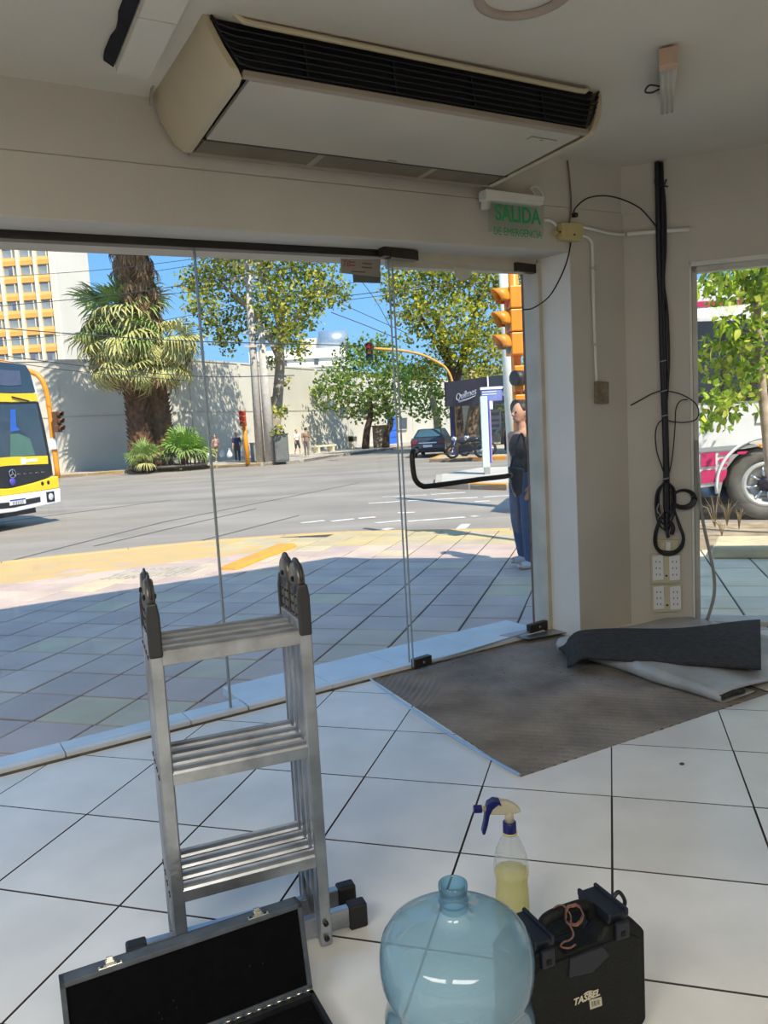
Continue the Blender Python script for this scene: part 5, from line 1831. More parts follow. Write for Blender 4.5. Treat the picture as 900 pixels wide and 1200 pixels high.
def bus_pair(name, px, off, th, m, parent=None, bevel=0.0, mirror=True):
    """px outline of the right half of the nose; the left half is its mirror image"""
    q = [bpx(u, v, off) for u, v in px]
    half = [(min(p.x, BW / 2), p.z) for p in q]
    if mirror:
        poly = half + [(BW - x, z) for x, z in half[::-1]]
    else:
        poly = half
    return MB().slab([(x, off, z) for x, z in poly], (0, th, 0)).build(name, m, parent or bus, fix=True, bevel=bevel)


# body: nose outline carried back 11 m
nose = [(12, 424), (27, 426.5), (36, 433), (45, 452), (55, 505), (66.5, 583), (66, 589), (12, 600)]
nq = [bpx(u, v) for u, v in nose]
nq = [(min(max(p.x, 0), BW / 2), p.z) for p in nq]
print('bus nose', [(round(a, 2), round(b, 2)) for a, b in nq])
polyb = nq[1:-1] + [(BW - x, z) for x, z in nq[1:-1][::-1]]
MB().slab([(x, -0.02, z) for x, z in polyb], (0, -11.2, 0)).build('body', M_BW, bus, fix=True, bevel=0.08, seg=3)
bus_pair('upper_screen', [(12, 425.5), (28, 428), (33, 436), (39.5, 460), (12, 461)], -0.02, 0.05, M_BGL, bevel=0.01)
bus_pair('route_display', [(12, 434), (22.5, 434.5), (24.5, 451), (12, 452)], 0.031, 0.012, M_BGL2)
bus_pair('yellow_band', [(12, 461.5), (40, 461), (42.5, 470.5), (12, 471.5)], -0.02, 0.06, M_BY, bevel=0.01)
ws = bus_pair('windscreen', [(12, 472), (43, 471), (50, 500), (58.5, 545), (60, 557), (30, 571), (12, 573)], -0.02, 0.05, M_BK, bevel=0.01)
bus_pair('windscreen_glass', [(12, 474), (42, 473), (48, 500), (55, 536), (12, 537)], 0.031, 0.012, M_BGL, ws)
bus_pair('curtain', [(12, 480), (18, 479.5), (19, 500), (24, 504), (12, 506)], 0.044, 0.004, mat('blue_curtain', (46, 100, 190), 0.5), ws, mirror=False)
bus_pair('seat_back', [(12, 509), (22, 508), (35, 514), (41, 533), (12, 536)], 0.044, 0.004, M_BGR, ws, mirror=False)
bus_pair('lower_panel', [(12, 535.5), (55.5, 534), (56, 543.5), (12, 545.5)], 0.044, 0.010, M_BY, ws)
gr = bus_pair('grille', [(12, 551), (56, 549), (58, 556), (36, 564), (12, 572)], 0.031, 0.006, M_BK, ws)
for k in range(5):
    a, b = bpx(20 + 7 * k, 556 - 0.6 * k, 0.04), bpx(24 + 7 * k, 555.6 - 0.6 * k, 0.04)
    MB().tube([(a.x, 0.042, a.z), (b.x, 0.042, b.z)], 0.018, 5).build('grille_stud', mat('grille_stud', (110, 112, 120), 0.3, 0.8), gr)
bus_pair('yellow_bumper', [(12, 572), (36, 566), (58, 559), (64.5, 558), (65.5, 572), (12, 580)], -0.03, 0.09, M_BY, bevel=0.02)
bus_pair('white_bumper', [(12, 580), (66, 572.5), (66.5, 588.5), (12, 600)], -0.03, 0.11, M_BW, bevel=0.02)
bus_pair('air_intake', [(12, 588.5), (47, 582), (47.5, 588), (12, 595.5)], 0.081, 0.006, M_BK)
ec = bpx(14.3, 555, 0.05)
er = 0.085
em_ = MB()
em_.tube([(ec.x + er * cos(2 * pi * k / 24), 0.055, ec.z + er * sin(2 * pi * k / 24)) for k in range(24)], 0.010, 6, closed=True)
for a in (pi / 2, pi / 2 + 2 * pi / 3, pi / 2 + 4 * pi / 3):
    em_.tube([(ec.x, 0.06, ec.z), (ec.x + er * cos(a), 0.055, ec.z + er * sin(a))], [0.018, 0.005], 5)
em_.build('star_emblem', M_CHR, bus)
pc_ = bpx(15, 564.5, 0.05)
MB().lathe([(0.0001, 0.012), (0.065, 0.012), (0.075, 0.0), (0.075, -0.01)], 20, M=frame_of((pc_.x, 0.05, pc_.z), (-1, 0, 0), (0, 0, 1))).build('round_badge', M_PURP, bus)
npl = [bpx(u, v, 0.09) for u, v in ((11, 586), (29.5, 583.5), (30, 590), (11.5, 592.5))]
pl_o = MB().slab([(p.x, 0.088, p.z) for p in npl], (0, 0.012, 0)).build('number_plate', M_BW, bus, fix=True)
MB().slab([(p.x, 0.1005, p.z) for p in (npl[0], npl[1], npl[1] * .75 + npl[2] * .25, npl[0] * .75 + npl[3] * .25)], (0, 0.002, 0)).build('plate_band', mat('plate_blue', (40, 60, 140), 0.5), pl_o, fix=True)
cxp = sum(npl, Vector()) / 4
for k in range(7):
    MB().box((cxp.x + .135 - .045 * k, 0.101, cxp.z - .02), (0.022, 0.003, 0.075)).build('plate_character', mat('plate_print', (90, 92, 100), 0.5), pl_o)
for mm in (0, 1):
    a = bpx(59.5, 582, 0.09)
    x = a.x if mm == 0 else BW - a.x
    fl_o = MB().box((x, 0.085, a.z), (0.24, 0.02, 0.22)).build('fog_lamp', M_BK, bus, bevel=0.02)
    MB().lathe([(0.0001, 0.01), (0.06, 0.008), (0.075, 0)], 14, M=frame_of((x, 0.095, a.z), (-1, 0, 0), (0, 0, 1))).build('fog_lens', M_LAMP, fl_o)
    for k in range(2):
        hx = bpx(51 + 7 * k, 566.5 - 1.2 * k, 0.09)
        x = hx.x if mm == 0 else BW - hx.x
        MB().lathe([(0.0001, 0.012), (0.035, 0.01), (0.045, 0)], 10, M=frame_of((x, 0.062, hx.z), (-1, 0, 0), (0, 0, 1))).build('marker_lamp', M_BK, bus)
# wipers, mirror, wheels, side windows
wa_, wb_ = bpx(14, 465, 0.06), bpx(34, 470, 0.06)
MB().tube([(wa_.x, 0.06, wa_.z), (wb_.x, 0.06, wb_.z)], 0.015, 5).build('wiper', M_BK, bus)
t1 = frame_of(bpx(22, 541, 0.055), (-1, 0, 0), (0, 0, 1))
for k, (u, w) in enumerate(((27.5, 0.13), (33, 0.10), (37.5, 0.12), (42, 0.09))):
    q_ = bpx(u, 540.4 - .1 * (u - 27), 0.056)
    MB().box((q_.x, 0.0565, q_.z), (w, 0.004, 0.13 if k == 0 else 0.06)).build('white_print', M_BW, bus)
for x in (0.18, BW - 0.18):
    for y in (-2.6, -8.4):
        f = frame_of((x, y, 0.50), (0, 1, 0), (0, 0, 1))
        w_ = MB().lathe([(0.0001, -.14), (0.30, -.14), (0.48, -.13), (0.50, -.08), (0.50, .08), (0.48, .13), (0.30, .14), (0.0001, .14)], 24, M=f).build('wheel', M_TYRE, bus)
for x in (-0.006, BW + 0.006):
    MB().box((x, -5.6, 2.25), (0.02, 10.2, 0.95)).build('side_glass', M_BGL, bus)
    MB().box((x, -5.6, 0.95), (0.02, 11.0, 0.5)).build('side_stripe', M_BY, bus)
MB().box((BW / 2, -5.6, 0.50), (BW - 0.5, 10.6, 0.5)).build('underbody', M_BK, bus)

# ------------------------------------------------------------------ white coach beside the right pavement
CE2 = 12.2
CO = E2 * CE2
M_CW = mat('coach_white', (226, 224, 220), 0.35, var=0.04, coat=0.2)
M_CG = mat('coach_grey', (150, 152, 150), 0.45, var=0.05)
M_CGL = mat('coach_glass', (52, 58, 70), 0.1, var=0.1, spec=0.8)
M_MAG = mat('magenta_print', (196, 44, 98), 0.5, var=0.08)
c0 = on_plane(820, 585, CO, E2)
co0 = Vector((c0.x, c0.y, -0.2)) - E1 * 1.3
coach = thing('white_coach', 'white coach with magenta squares and a big wheel, parked outside the right window', 'bus', co0, -A2)
CRI = Matrix.Rotation(A2, 3, 'Z')


def cpx(u, v, off=0.0):
    return CRI @ (on_plane(u, v, CO - E2 * off, E2) - co0)


zl = cpx(820, 585).z
wc = cpx(899, 574.5)
WR = 0.52
wx, wz = wc.x, WR + 0.005
arch = 0.66
body = [(0.0, zl)]
body += [(0.0, 3.35), (0.15, 3.5), (8.9, 3.5), (9.0, 3.3), (9.0, zl)]
lo = []
for k in range(13):
    a = pi * k / 12
    lo.append((wx + arch * cos(a), max(zl, wz + arch * sin(a))))
poly = body + lo
MB().slab([(x, 0, z) for x, z in poly], (0, 2.5, 0)).build('body', M_CW, coach, fix=True, bevel=0.03)
MB().box((4.5, 1.25, zl * .5 + .06), (8.2, 2.2, zl - .1)).build('underbody', M_BK, coach)
arcp = [(wx + (arch + .02) * cos(pi * k / 20 * 1.1 - .15), -0.01, wz + (arch + .02) * sin(pi * k / 20 * 1.1 - .15)) for k in range(21)]
MB().tube(arcp, 0.05, 6, flat=0.5).build('wheel_arch', M_CW, coach)
f = frame_of((wx, 0.20, wz), (1, 0, 0), (0, 0, 1))
wh = MB().lathe([(0.0001, -.15), (0.30, -.15), (0.50, -.13), (WR, -.08), (WR, .10), (0.50, .14), (0.41, .155), (0.335, .15), (0.33, .13)], 40, M=f).build('wheel', mat('coach_tyre', (104, 102, 94), 0.85, rgb2=(78, 76, 72), scale=4), coach)
MB().lathe([(0.335, .14), (0.30, .165), (0.27, .15), (0.255, .08), (0.20, .05), (0.0001, .05)], 40, M=f).build('wheel_rim', mat('rim_silver', (206, 206, 200), 0.4, 0.5, var=0.06), wh)
for k in range(8):
    a = 2 * pi * k / 8 + .2
    MB().tube([f @ Vector((0.08 * cos(a), 0.08 * sin(a), .09)), f @ Vector((0.255 * cos(a), 0.255 * sin(a), .12))], [0.045, 0.03], 6, flat=0.6).build('wheel_spoke', M_CHR, wh)
MB().lathe([(0.10, .05), (0.10, .14), (0.05, .16), (0.0001, .16)], 16, M=f).build('hub_cap', mat('hub_dark', (60, 58, 74), 0.3, 0.6), wh)


def cq(name, px, m, off=0.005, th=0.012, parent=None, bevel=0.0):
    return MB().slab([cpx(u, v, off) for u, v in px], (0, -th, 0)).build(name, m, parent or coach, fix=True, bevel=bevel)


cq('window_band', [(770, 472), (990, 464), (990, 372), (770, 378)], M_CGL)
cq('window_rubber', [(770, 474), (990, 465), (990, 459), (770, 468)], M_BK, off=0.01)
for u in (800, 846, 910):
    cq('window_bar', [(u, 470), (u + 3.4, 470), (u + 3.4, 376), (u, 376)], M_BK, off=0.018)
cq('roof_stripe', [(770, 362), (990, 352), (990, 345), (770, 356)], M_MAG)
cq('side_moulding', [(770, 529), (884, 520), (889, 523), (872, 526), (770, 534)], M_CG, off=0.01)
cq('skirt_panel', [(842, 583), (844.5, 575), (847.5, 560), (852, 548), (861, 536.5), (867, 531.5), (854, 533), (847, 545), (842, 560)], M_CG, off=0.008)
for px in (((822, 531.5), (838.5, 530), (838.5, 546), (822, 547.5)), ((822, 551.5), (838.5, 550), (838.5, 565), (822, 566.5)), ((803, 533), (818, 531.8), (818, 547.8), (803, 549)), ((803, 553), (818, 551.8), (818, 567), (803, 568)), ((843, 530.5), (859, 529), (859, 532), (843, 533.5)), ((843, 537.5), (855, 536.2), (854, 541), (843, 542)), ((843, 544.5), (852, 543.5), (852, 547), (843, 547.5)), ((843, 551.5), (852, 550), (851, 558), (846, 565), (843, 565)), ((864, 529.5), (877, 528.5), (873, 532), (864, 532.5))):
    cq('magenta_square', px, M_MAG, off=0.009)
cq('fuel_flap', [(886, 484), (897, 483), (897, 495), (886, 496)], M_CW, off=0.012, bevel=0.004)
cq('flap_edge', [(885.4, 483.4), (897.6, 482.4), (897.6, 495.6), (885.4, 496.6)], M_CG, off=0.006, th=0.006)
for y in (2.3,):
    f2 = frame_of((wx, y, wz), (1, 0, 0), (0, 0, 1))
    MB().lathe([(0.0001, -.15), (0.50, -.13), (WR, -.08), (WR, .10), (0.50, .14), (0.0001, .14)], 28, M=f2).build('wheel', M_TYRE, coach)
for y in (0.2, 2.3):
    f2 = frame_of((7.2, y, wz), (1, 0, 0), (0, 0, 1))
    MB().lathe([(0.0001, -.15), (0.50, -.13), (WR, -.08), (WR, .10), (0.50, .14), (0.0001, .14)], 28, M=f2).build('wheel', M_TYRE, coach)

# ------------------------------------------------------------------ dark saloon car by the kiosk
M_CAR = mat('car_paint', (54, 62, 76), 0.25, 0.3, var=0.05, coat=0.5)
M_CARG = mat('car_glass', (60, 92, 110), 0.05, var=0.1, spec=0.9)
M_TAIL = mat('tail_lamp', (120, 40, 46), 0.2, var=0.05)
cr0 = ground(502, 536, ZR_)
car_a = radians(12)
car = thing('dark_car', 'dark blue-grey saloon car seen from behind, parked beside the café awning', 'car', (cr0.x, cr0.y, ZR_), -car_a)
lower = [(0.0, 0.32), (0.0, 0.62), (0.06, 0.90), (0.22, 1.0), (0.75, 1.02), (3.2, 0.98), (4.1, 0.84), (4.3, 0.66), (4.32, 0.34), (4.0, 0.24), (0.2, 0.24)]
MB().slab([(-0.88, y, z) for y, z in lower], (1.76, 0, 0)).build('body', M_CAR, car, fix=True, bevel=0.09, seg=3)
b4 = [(-0.82, 0.30, 0.99), (0.82, 0.30, 0.99), (0.80, 3.15, 0.97), (-0.80, 3.15, 0.97)]
t4 = [(-0.62, 0.98, 1.43), (0.62, 0.98, 1.43), (0.62, 2.35, 1.45), (-0.62, 2.35, 1.45)]
cab = MB().hexa(b4, t4).build('cabin', M_CAR, car, bevel=0.05)


def lerp4(c, u, v):
    return (Vector(c[0]) * (1 - u) + Vector(c[1]) * u) * (1 - v) + (Vector(c[3]) * (1 - u) + Vector(c[2]) * u) * v


def carglass(name, c, off):
    MB().slab([lerp4(c, u, v) + Vector(off) for u, v in ((.08, .1), (.92, .1), (.90, .88), (.10, .88))], Vector(off)).build(name, M_CARG, cab, fix=True)


carglass('rear_window', [b4[0], b4[1], t4[1], t4[0]], (0, -0.008, 0.006))
carglass('side_window', [b4[1], b4[2], t4[2], t4[1]], (0.008, 0, 0.003))
carglass('side_window', [b4[3], b4[0], t4[0], t4[3]], (-0.008, 0, 0.003))
carglass('windscreen', [b4[2], b4[3], t4[3], t4[2]], (0, 0.008, 0.006))
for s_ in (-1, 1):
    MB().box((s_ * 0.70, -0.005, 0.78), (0.34, 0.06, 0.20)).build('tail_lamp', M_TAIL, car, bevel=0.02)
    for y in (0.78, 3.45):
        f = frame_of((s_ * 0.80, y, 0.31), (0, 1, 0), (0, 0, 1))
        w_ = MB().lathe([(0.0001, -.09), (0.20, -.09), (0.30, -.08), (0.31, -.05), (0.31, .05), (0.30, .08), (0.20, .09), (0.0001, .09)], 20, M=f).build('wheel', M_TYRE, car)
        MB().lathe([(0.19, s_ * .091), (0.10, s_ * .10), (0.0001, s_ * .10)], 14, M=f).build('wheel_cap', M_CHR, w_)
    MB().box((s_ * 0.95, 2.75, 1.02), (0.16, 0.12, 0.12)).build('wing_mirror', M_CAR, car, bevel=0.02)
MB().box((0, -0.035, 0.58), (0.46, 0.03, 0.13)).build('number_plate', M_BW, car)
MB().box((0, -0.015, 0.74), (0.9, 0.05, 0.05)).build('boot_trim', M_CHR, car)
MB().box((0, -0.03, 0.36), (1.66, 0.10, 0.20)).build('bumper', M_BK, car, bevel=0.03)

# ------------------------------------------------------------------ café kiosk with the dark awning
M_AWN = mat('awning_cloth', (74, 70, 76), 0.8, var=0.06, scale=1)
M_AWL = mat('awning_print', (206, 204, 214), 0.7, var=0.02)
M_NAVYP = mat('navy_post', (44, 48, 92), 0.5, var=0.06)
KA = deep(521, 462, 37.0)
KA.z = 0
kd = Vector((2.6, -3.0, 0)).normalized()
kn = Vector((kd.y, -kd.x, 0))
kz0, kz1 = deep(521, 477, 37).z, deep(521, 449.5, 37).z
kio = thing('cafe_awning', 'dark grey café awning with white lettering on posts across the street', 'awning', KA)
MB().slab([Vector((0, 0, kz0)), kd * 9 + ZUP * kz0, kd * 9 + ZUP * (kz1 + .1), ZUP * kz1], -kn * 0.08).build('valance', M_AWN, kio, fix=True)
MB().slab([ZUP * kz0, -kn * 5.5 + ZUP * (kz0 + .1), -kn * 5.5 + ZUP * kz1, ZUP * kz1], kd * 0.08).build('valance', M_AWN, kio, fix=True)
MB().slab([ZUP * kz1, kd * 9 + ZUP * (kz1 + .1), kd * 9 - kn * 5.5 + ZUP * (kz1 + .2), -kn * 5.5 + ZUP * kz1], ZUP * 0.06).build('canopy', M_AWN, kio, fix=True)
kper = on_plane(572.5, 460, KA, kn)
MB().tube([Vector((kper.x, kper.y, kz0)) - KA + kn * .02, Vector((kper.x, kper.y, kz1 + .1)) - KA + kn * .02], 0.03, 6).build('seam_pole', M_BW, kio)
for (u0, v0), (u1, v1), txt in (((534, 466.5), (557, 458.5), 'Quilmes'), ((585, 458.5), (610, 450), 'Quilmes')):
    a, b = on_plane(u0, v0, KA + kn * .03, kn) - KA, on_plane(u1, v1, KA + kn * .03, kn) - KA
    w_ = (b - a).length
    text_mesh('lettering', txt, w_ * 0.36, M_AWL, kio, frame_of((a + b) / 2, b - a, ZUP), 0.01, shear=0.35, sx=0.86)
    bd_ = (b - a).normalized()
    MB().tube([a - ZUP * .22 + bd_ * .2, (a + b) / 2 - ZUP * .24 + bd_ * .1, b - ZUP * .20], [0.05, 0.035, 0.012], 5).build('lettering_stroke', M_AWL, kio)
for p, m in ((kd * 0.25, M_NAVYP), (kd * 4.4, M_NAVYP), (kd * 8.6, M_NAVYP), (kd * 0.3 - kn * 5.2, M_NAVYP), (kd * 4.4 - kn * 5.2, M_NAVYP)):
    MB().box((p.x - kn.x * .2, p.y - kn.y * .2, kz0 / 2 - .025), (0.17, 0.17, kz0 + .1), atan2(kd.y, kd.x)).build('post', m, kio)
# trees trunks and menus under it: a menu board, motorcycles
mbp = on_plane(583, 492, KA - kn * 3.0, kn)
mb_ = thing('menu_board', 'tall pale menu board hanging under the café awning', 'board', mbp)
q = [on_plane(u, v, KA - kn * 3.0, kn) - mbp for u, v in ((575.5, 481), (587, 480), (587.5, 503), (576, 503.5))]
MB().slab(q, kn * 0.06).build('board', mat('menu_face', (176, 172, 172), 0.7, var=0.06), mb_, fix=True)
for f0, f1 in ((0.1, 0.3), (0.45, 0.6), (0.72, 0.9)):
    a = [q[0] + (q[3] - q[0]) * f0, q[1] + (q[2] - q[1]) * f0, q[1] + (q[2] - q[1]) * f1, q[0] + (q[3] - q[0]) * f1]
    ce = sum(a, Vector()) / 4
    MB().slab([ce + (p - ce) * .78 + kn * .06 for p in a], kn * 0.01).build('printed_block', mat('menu_print', (126, 118, 124), 0.7), mb_, fix=True)


def motorbike(p, rz, label):
    t_ = thing('motorcycle', label, 'motorcycle', p, rz, None)
    for y in (-0.62, 0.62):
        f = frame_of((0, y, 0.30), (0, 1, 0), (0, 0, 1))
        w = MB().lathe([(0.20, -.05), (0.28, -.055), (0.30, -.03), (0.30, .03), (0.28, .055), (0.20, .05), (0.20, -.05)], 20, M=f).build('wheel', M_TYRE, t_)
        MB().lathe([(0.0001, -.03), (0.06, -.03), (0.06, .03), (0.0001, .03)], 10, M=f).build('hub', M_CHR, w)
    MB().box((0, 0.0, 0.42), (0.22, 0.55, 0.32)).build('engine', M_BK, t_, bevel=0.05)
    MB().ball((0, 0.16, 0.74), (0.13, 0.27, 0.13), 12, 8).build('fuel_tank', mat('bike_paint', (46, 48, 56), 0.3), t_)
    MB().box((0, -0.35, 0.74), (0.22, 0.62, 0.10)).build('seat', M_BK, t_, bevel=0.04)
    MB().tube([(0, 0.62, 0.30), (0, 0.42, 0.92)], 0.035, 6).build('fork', M_CHR, t_)
    MB().tube([(-0.34, 0.32, 1.0), (-0.1, 0.42, 0.96), (0.1, 0.42, 0.96), (0.34, 0.32, 1.0)], 0.02, 6).build('handlebar', M_BK, t_)
    MB().ball((0, 0.54, 0.86), (0.09, 0.09, 0.09), 10, 6).build('headlamp', M_CHR, t_)
    MB().tube([(0.14, 0.2, 0.25), (0.17, -0.7, 0.32)], 0.04, 6).build('exhaust', M_CHR, t_)
    return t_


mb1 = ground(547, 537, ZS)
motorbike((mb1.x, mb1.y, ZS), radians(70), 'dark motorcycle parked behind the orange mast under the awning')
m2_ = ground(556, 536, ZS)
motorbike((m2_.x + .3, m2_.y + 1.3, ZS), radians(60), 'dark motorcycle parked nearest to the white totem under the awning')

# ------------------------------------------------------------------ information totem on the island
tb = ground(567, 556, -0.05)
ttm = thing('info_totem', 'slim pale green street totem with a blue head sign on the traffic island', 'totem', (tb.x + 0.10, tb.y, -0.05))
zt = deep(566, 464.5, tb.y).z + .05
M_TOT = mat('totem_body', (198, 214, 202), 0.5, var=0.05)
MB().box((-0.02, 0, zt / 2 + .1), (0.20, 0.14, zt - .2)).build('pillar', M_TOT, ttm, bevel=0.01)
MB().box((0.0, 0, 0.12), (0.16, 0.12, 0.24)).build('foot', M_CG, ttm)
MB().box((0.135, 0.25, zt * .5 + .1), (0.05, 0.55, zt * .78)).build('poster_panel', mat('poster_violet', (174, 140, 190), 0.5, rgb2=(206, 176, 200), scale=1.5), ttm)
MB().box((0.115, 0.0, zt * .5 + .1), (0.04, 0.10, zt * .80)).build('panel_edge', mat('panel_blue', (84, 84, 168), 0.5), ttm)
hs = MB().box((0.22, 0.1, zt + 0.03), (0.58, 0.16, 0.34)).build('head_sign', mat('head_blue', (92, 104, 176), 0.5, rgb2=(126, 132, 184), scale=2), ttm, bevel=0.01)
MB().box((0.22, 0.1, zt + 0.22), (0.62, 0.20, 0.07)).build('head_cap', M_BW, hs)
for k in range(2):
    MB().box((0.15, 0.015, zt + 0.12 - .07 * k), (0.40, 0.01, 0.02)).build('sign_line', M_BW, hs)
MB().box((0.17, -0.02, zt - .26), (0.12, 0.06, 0.24)).build('white_symbol', M_BW, ttm, bevel=0.02)

# ------------------------------------------------------------------ signals
M_SIG = mat('signal_orange', (232, 146, 36), 0.45, var=0.06)
M_SIGD = mat('signal_dark', (44, 42, 40), 0.5, var=0.1)
M_REDL = mat('red_lens', (206, 36, 30), 0.25, var=0.05)
M_AMB = mat('amber_lens', (150, 96, 40), 0.3)
M_GRNL = mat('green_lens', (40, 84, 60), 0.3)


def head(parent, c, face, h, w, m, lens=(M_REDL, M_AMB, M_GRNL), hood=True, visor=0.2):
    """three-lamp signal head: c centre of the box, face direction the lamps look"""
    face = Vector(face).normalized()
    sd = Vector((face.y, -face.x, 0))
    c = Vector(c)
    for k in range(3):
        ck = c + ZUP * (h / 3 * (1 - k))
        q = [ck - sd * w / 2 - face * w * .35, ck + sd * w / 2 - face * w * .35, ck + sd * w / 2 + face * w * .3, ck - sd * w / 2 + face * w * .3]
        hb = MB().slab([p - ZUP * (h / 6 - .006) for p in q], (0, 0, h / 3 - .012)).build('signal_section', m, parent, bevel=w * .05, fix=True)
        f = frame_of(ck + face * w * .3, sd, ZUP)
        f = frame_of(ck + face * w * .3, ZUP.cross(face), ZUP)
        r_ = w * 0.40
        MB().lathe([(0.0001, w * .10), (r_ * .6, w * .08), (r_, 0)], 16, M=f).build('lens', lens[k], hb)
        if hood:
            vs, fs = [], []
            n = 14
            for i in range(n + 1):
                a = -0.35 + (pi + 0.7) * i / n
                top = visor * (0.55 + 0.45 * max(0, sin(a)))
                vs += [f @ Vector((r_ * 1.12 * cos(a), r_ * 1.12 * sin(a), 0)), f @ Vector((r_ * 1.06 * cos(a), r_ * 1.06 * sin(a), top))]
            fs = [(2 * i, 2 * i + 2, 2 * i + 3, 2 * i + 1) for i in range(n)]
            MB().add(vs, fs, True).build('visor', m, hb, solid=0.008)


pb = ground(614, 648, ZS)
pb = Vector((1.70, 9.5, ZS))
sig = thing('traffic_signal', 'big orange traffic signal on an orange pole beside the door jamb', 'traffic light', pb)
top = deep(608, 285, 9.5).z - ZS
MB().tube([(0, 0, 0), (0, 0, top + .8)], 0.062, 14).build('pole', M_SIG, sig)
ht, hb_ = deep(603, 336, 9.35), deep(603, 417, 9.35)
hc_ = (ht + hb_) / 2 - pb
hc_ = Vector((deep(601, 376, 9.35).x - 1.70 + 0.02, -0.15, hc_.z))
head(sig, hc_, (-1, -0.12, 0), (ht - hb_).length, 0.28, M_SIG, visor=0.19)
MB().box((hc_.x + .12, -0.1, hc_.z), (0.12, 0.22, 0.80)).build('back_plate', M_SIG, sig, bevel=0.01)
l0, l1 = deep(609, 425, 9.4) - pb, deep(611, 492, 9.4) - pb
for k in range(2):
    z = l0.z + (l1.z - l0.z) * (0.28 + .5 * k)
    MB().box((0.03, -0.14, z), (0.20, 0.22, 0.30)).build('pedestrian_section', M_SIG, sig, bevel=0.015)
    MB().tube([(0.03, -0.25, z), (-0.09, -0.32, z)], 0.09, 10).build('pedestrian_visor', M_SIGD, sig)
wpst = ground(604, 560, -0.05)
wpo = thing('white_lamp_post', 'white painted post standing behind the orange traffic signal', 'post', (deep(604, 540, 14.5).x, 14.5, ZR_ + .15))
a0, a1 = deep(605, 575, 14.5) - wpo.location, deep(591, 300, 14.5) - wpo.location
MB().tube([(0.02, 0, 0), (a1.x * .5, 0, a1.z * .5), (a1.x, 0, a1.z)], [0.16, 0.14, 0.11], 14).build('pole', mat('cream_post', (226, 222, 206), 0.7, var=0.06), wpo)
MB().tube([(a1.x, 0, a1.z - .02), (a1.x + .2, -.3, a1.z + .35), (a1.x + .9, -1.2, a1.z + .5)], 0.05, 8).build('lamp_arm', M_CREAM, wpo)

# orange mast with the hanging red signal over the road
mp = deep(536.5, 533, 38.7)
mp.z = ZS
mast = thing('signal_mast', 'orange curved mast carrying a small red signal over the side street', 'traffic light', (mp.x, mp.y, ZS))
dm = mp.y
ptsm = [Vector((0, 0, 0))] + [deep(u, v, dm) - Vector((mp.x, mp.y, ZS)) for u, v in ((534, 500), (532, 475), (530.5, 452), (527.5, 440), (521, 430), (510, 423), (495, 416), (475, 411.5), (455, 409.5), (438, 408.5))]
MB().tube(curve_pts(ptsm, 4), 0.065, 10).build('mast', mat('mast_ochre', (214, 158, 70), 0.6, var=0.1), mast)
hr_ = deep(433, 412, dm - .2) - Vector((mp.x, mp.y, ZS))
head(mast, hr_, (-0.15, -1, 0), 0.85, 0.34, M_SIGD, visor=0.14)
# left curved mast with two dark heads
lp = ground(68, 560, ZS)
lm = thing('signal_mast', 'orange curved signal mast at the far left corner beside the yellow bus', 'traffic light', (lp.x, lp.y, ZS))
dl = lp.y
lo_ = Vector((lp.x, lp.y, ZS))
ptsm = [Vector((0, 0, 0))] + [deep(u, v, dl) - lo_ for u, v in ((62, 512), (58, 480), (55, 462), (50, 447), (43, 439), (35, 435.5), (20, 430), (0, 424), (-40, 410))]
MB().tube(curve_pts(ptsm, 4), 0.12, 10).build('mast', M_SIG, lm)
head(lm, deep(67, 494.5, dl - .3) - lo_, (1, -0.25, 0), 0.95, 0.36, mat('signal_brown', (104, 66, 40), 0.5), lens=(M_SIGD, M_SIGD, M_SIGD), visor=0.26)
MB().box(deep(62.5, 520, dl - .1) - lo_, (0.30, 0.2, 0.5)).build('cross_button', M_BW, lm)
# corner pedestrian signal by the tree
cp0 = ground(290.5, 543.5, ZS)
cs = thing('corner_signal', 'short orange signal with a red head beside the utility poles', 'traffic light', (cp0.x, cp0.y, ZS))
co_ = Vector((cp0.x, cp0.y, ZS))
tp = deep(285.5, 492, cp0.y) - co_
MB().tube([(0, 0, 0), tp], 0.12, 10).build('pole', M_SIG, cs)
head(cs, deep(284.5, 490.5, cp0.y - .3) - co_, (-0.2, -1, 0), 0.80, 0.30, mat('signal_rust', (176, 70, 34), 0.5), lens=(M_REDL, M_REDL, M_AMB), visor=0.14)

# ------------------------------------------------------------------ poles, cabinet, bench, little things on the far corner
M_POLE = mat('concrete_pole', (190, 182, 172), 0.9, var=0.1)
for (u, v), (ut, vt), r0_, lab in (((305.5, 542), (292, 300), 0.24, 'pale utility pole in front of the corner tree, left of two'), ((317.5, 541.5), (303, 380), 0.30, 'thicker concrete utility pole in front of the corner tree, right of two')):
    p = ground(u, v, ZS)
    o = thing('utility_pole', lab, 'pole', (p.x, p.y, ZS))
    tp = deep(ut, vt, p.y) - Vector((p.x, p.y, ZS))
    tp.x *= 0.25
    MB().tube([(0, 0, 0), (tp.x, 0, tp.z)], [r0_, r0_ * .65], 14).build('pole', M_POLE, o)
    for k, dz in enumerate((0.4, 1.1)):
        MB().box((tp.x * .95, 0, tp.z - dz), (1.8, 0.12, 0.12)).build('cross_arm', M_POLE, o)
M_CAB = mat('dark_cabinet', (96, 98, 96), 0.6, var=0.06)
c0 = ground(331, 541, ZS)
cbn = thing('street_cabinet', 'dark grey street cabinet beside the corner tree trunk', 'cabinet', (c0.x, c0.y, ZS), radians(10))
zt = deep(331, 509, c0.y).z - ZS
MB().box((0, 0, zt / 2), (0.72, 0.5, zt)).build('body', M_CAB, cbn, bevel=0.02)
MB().box((0, 0, zt + .02), (0.80, 0.58, 0.06)).build('lid', M_CAB, cbn)
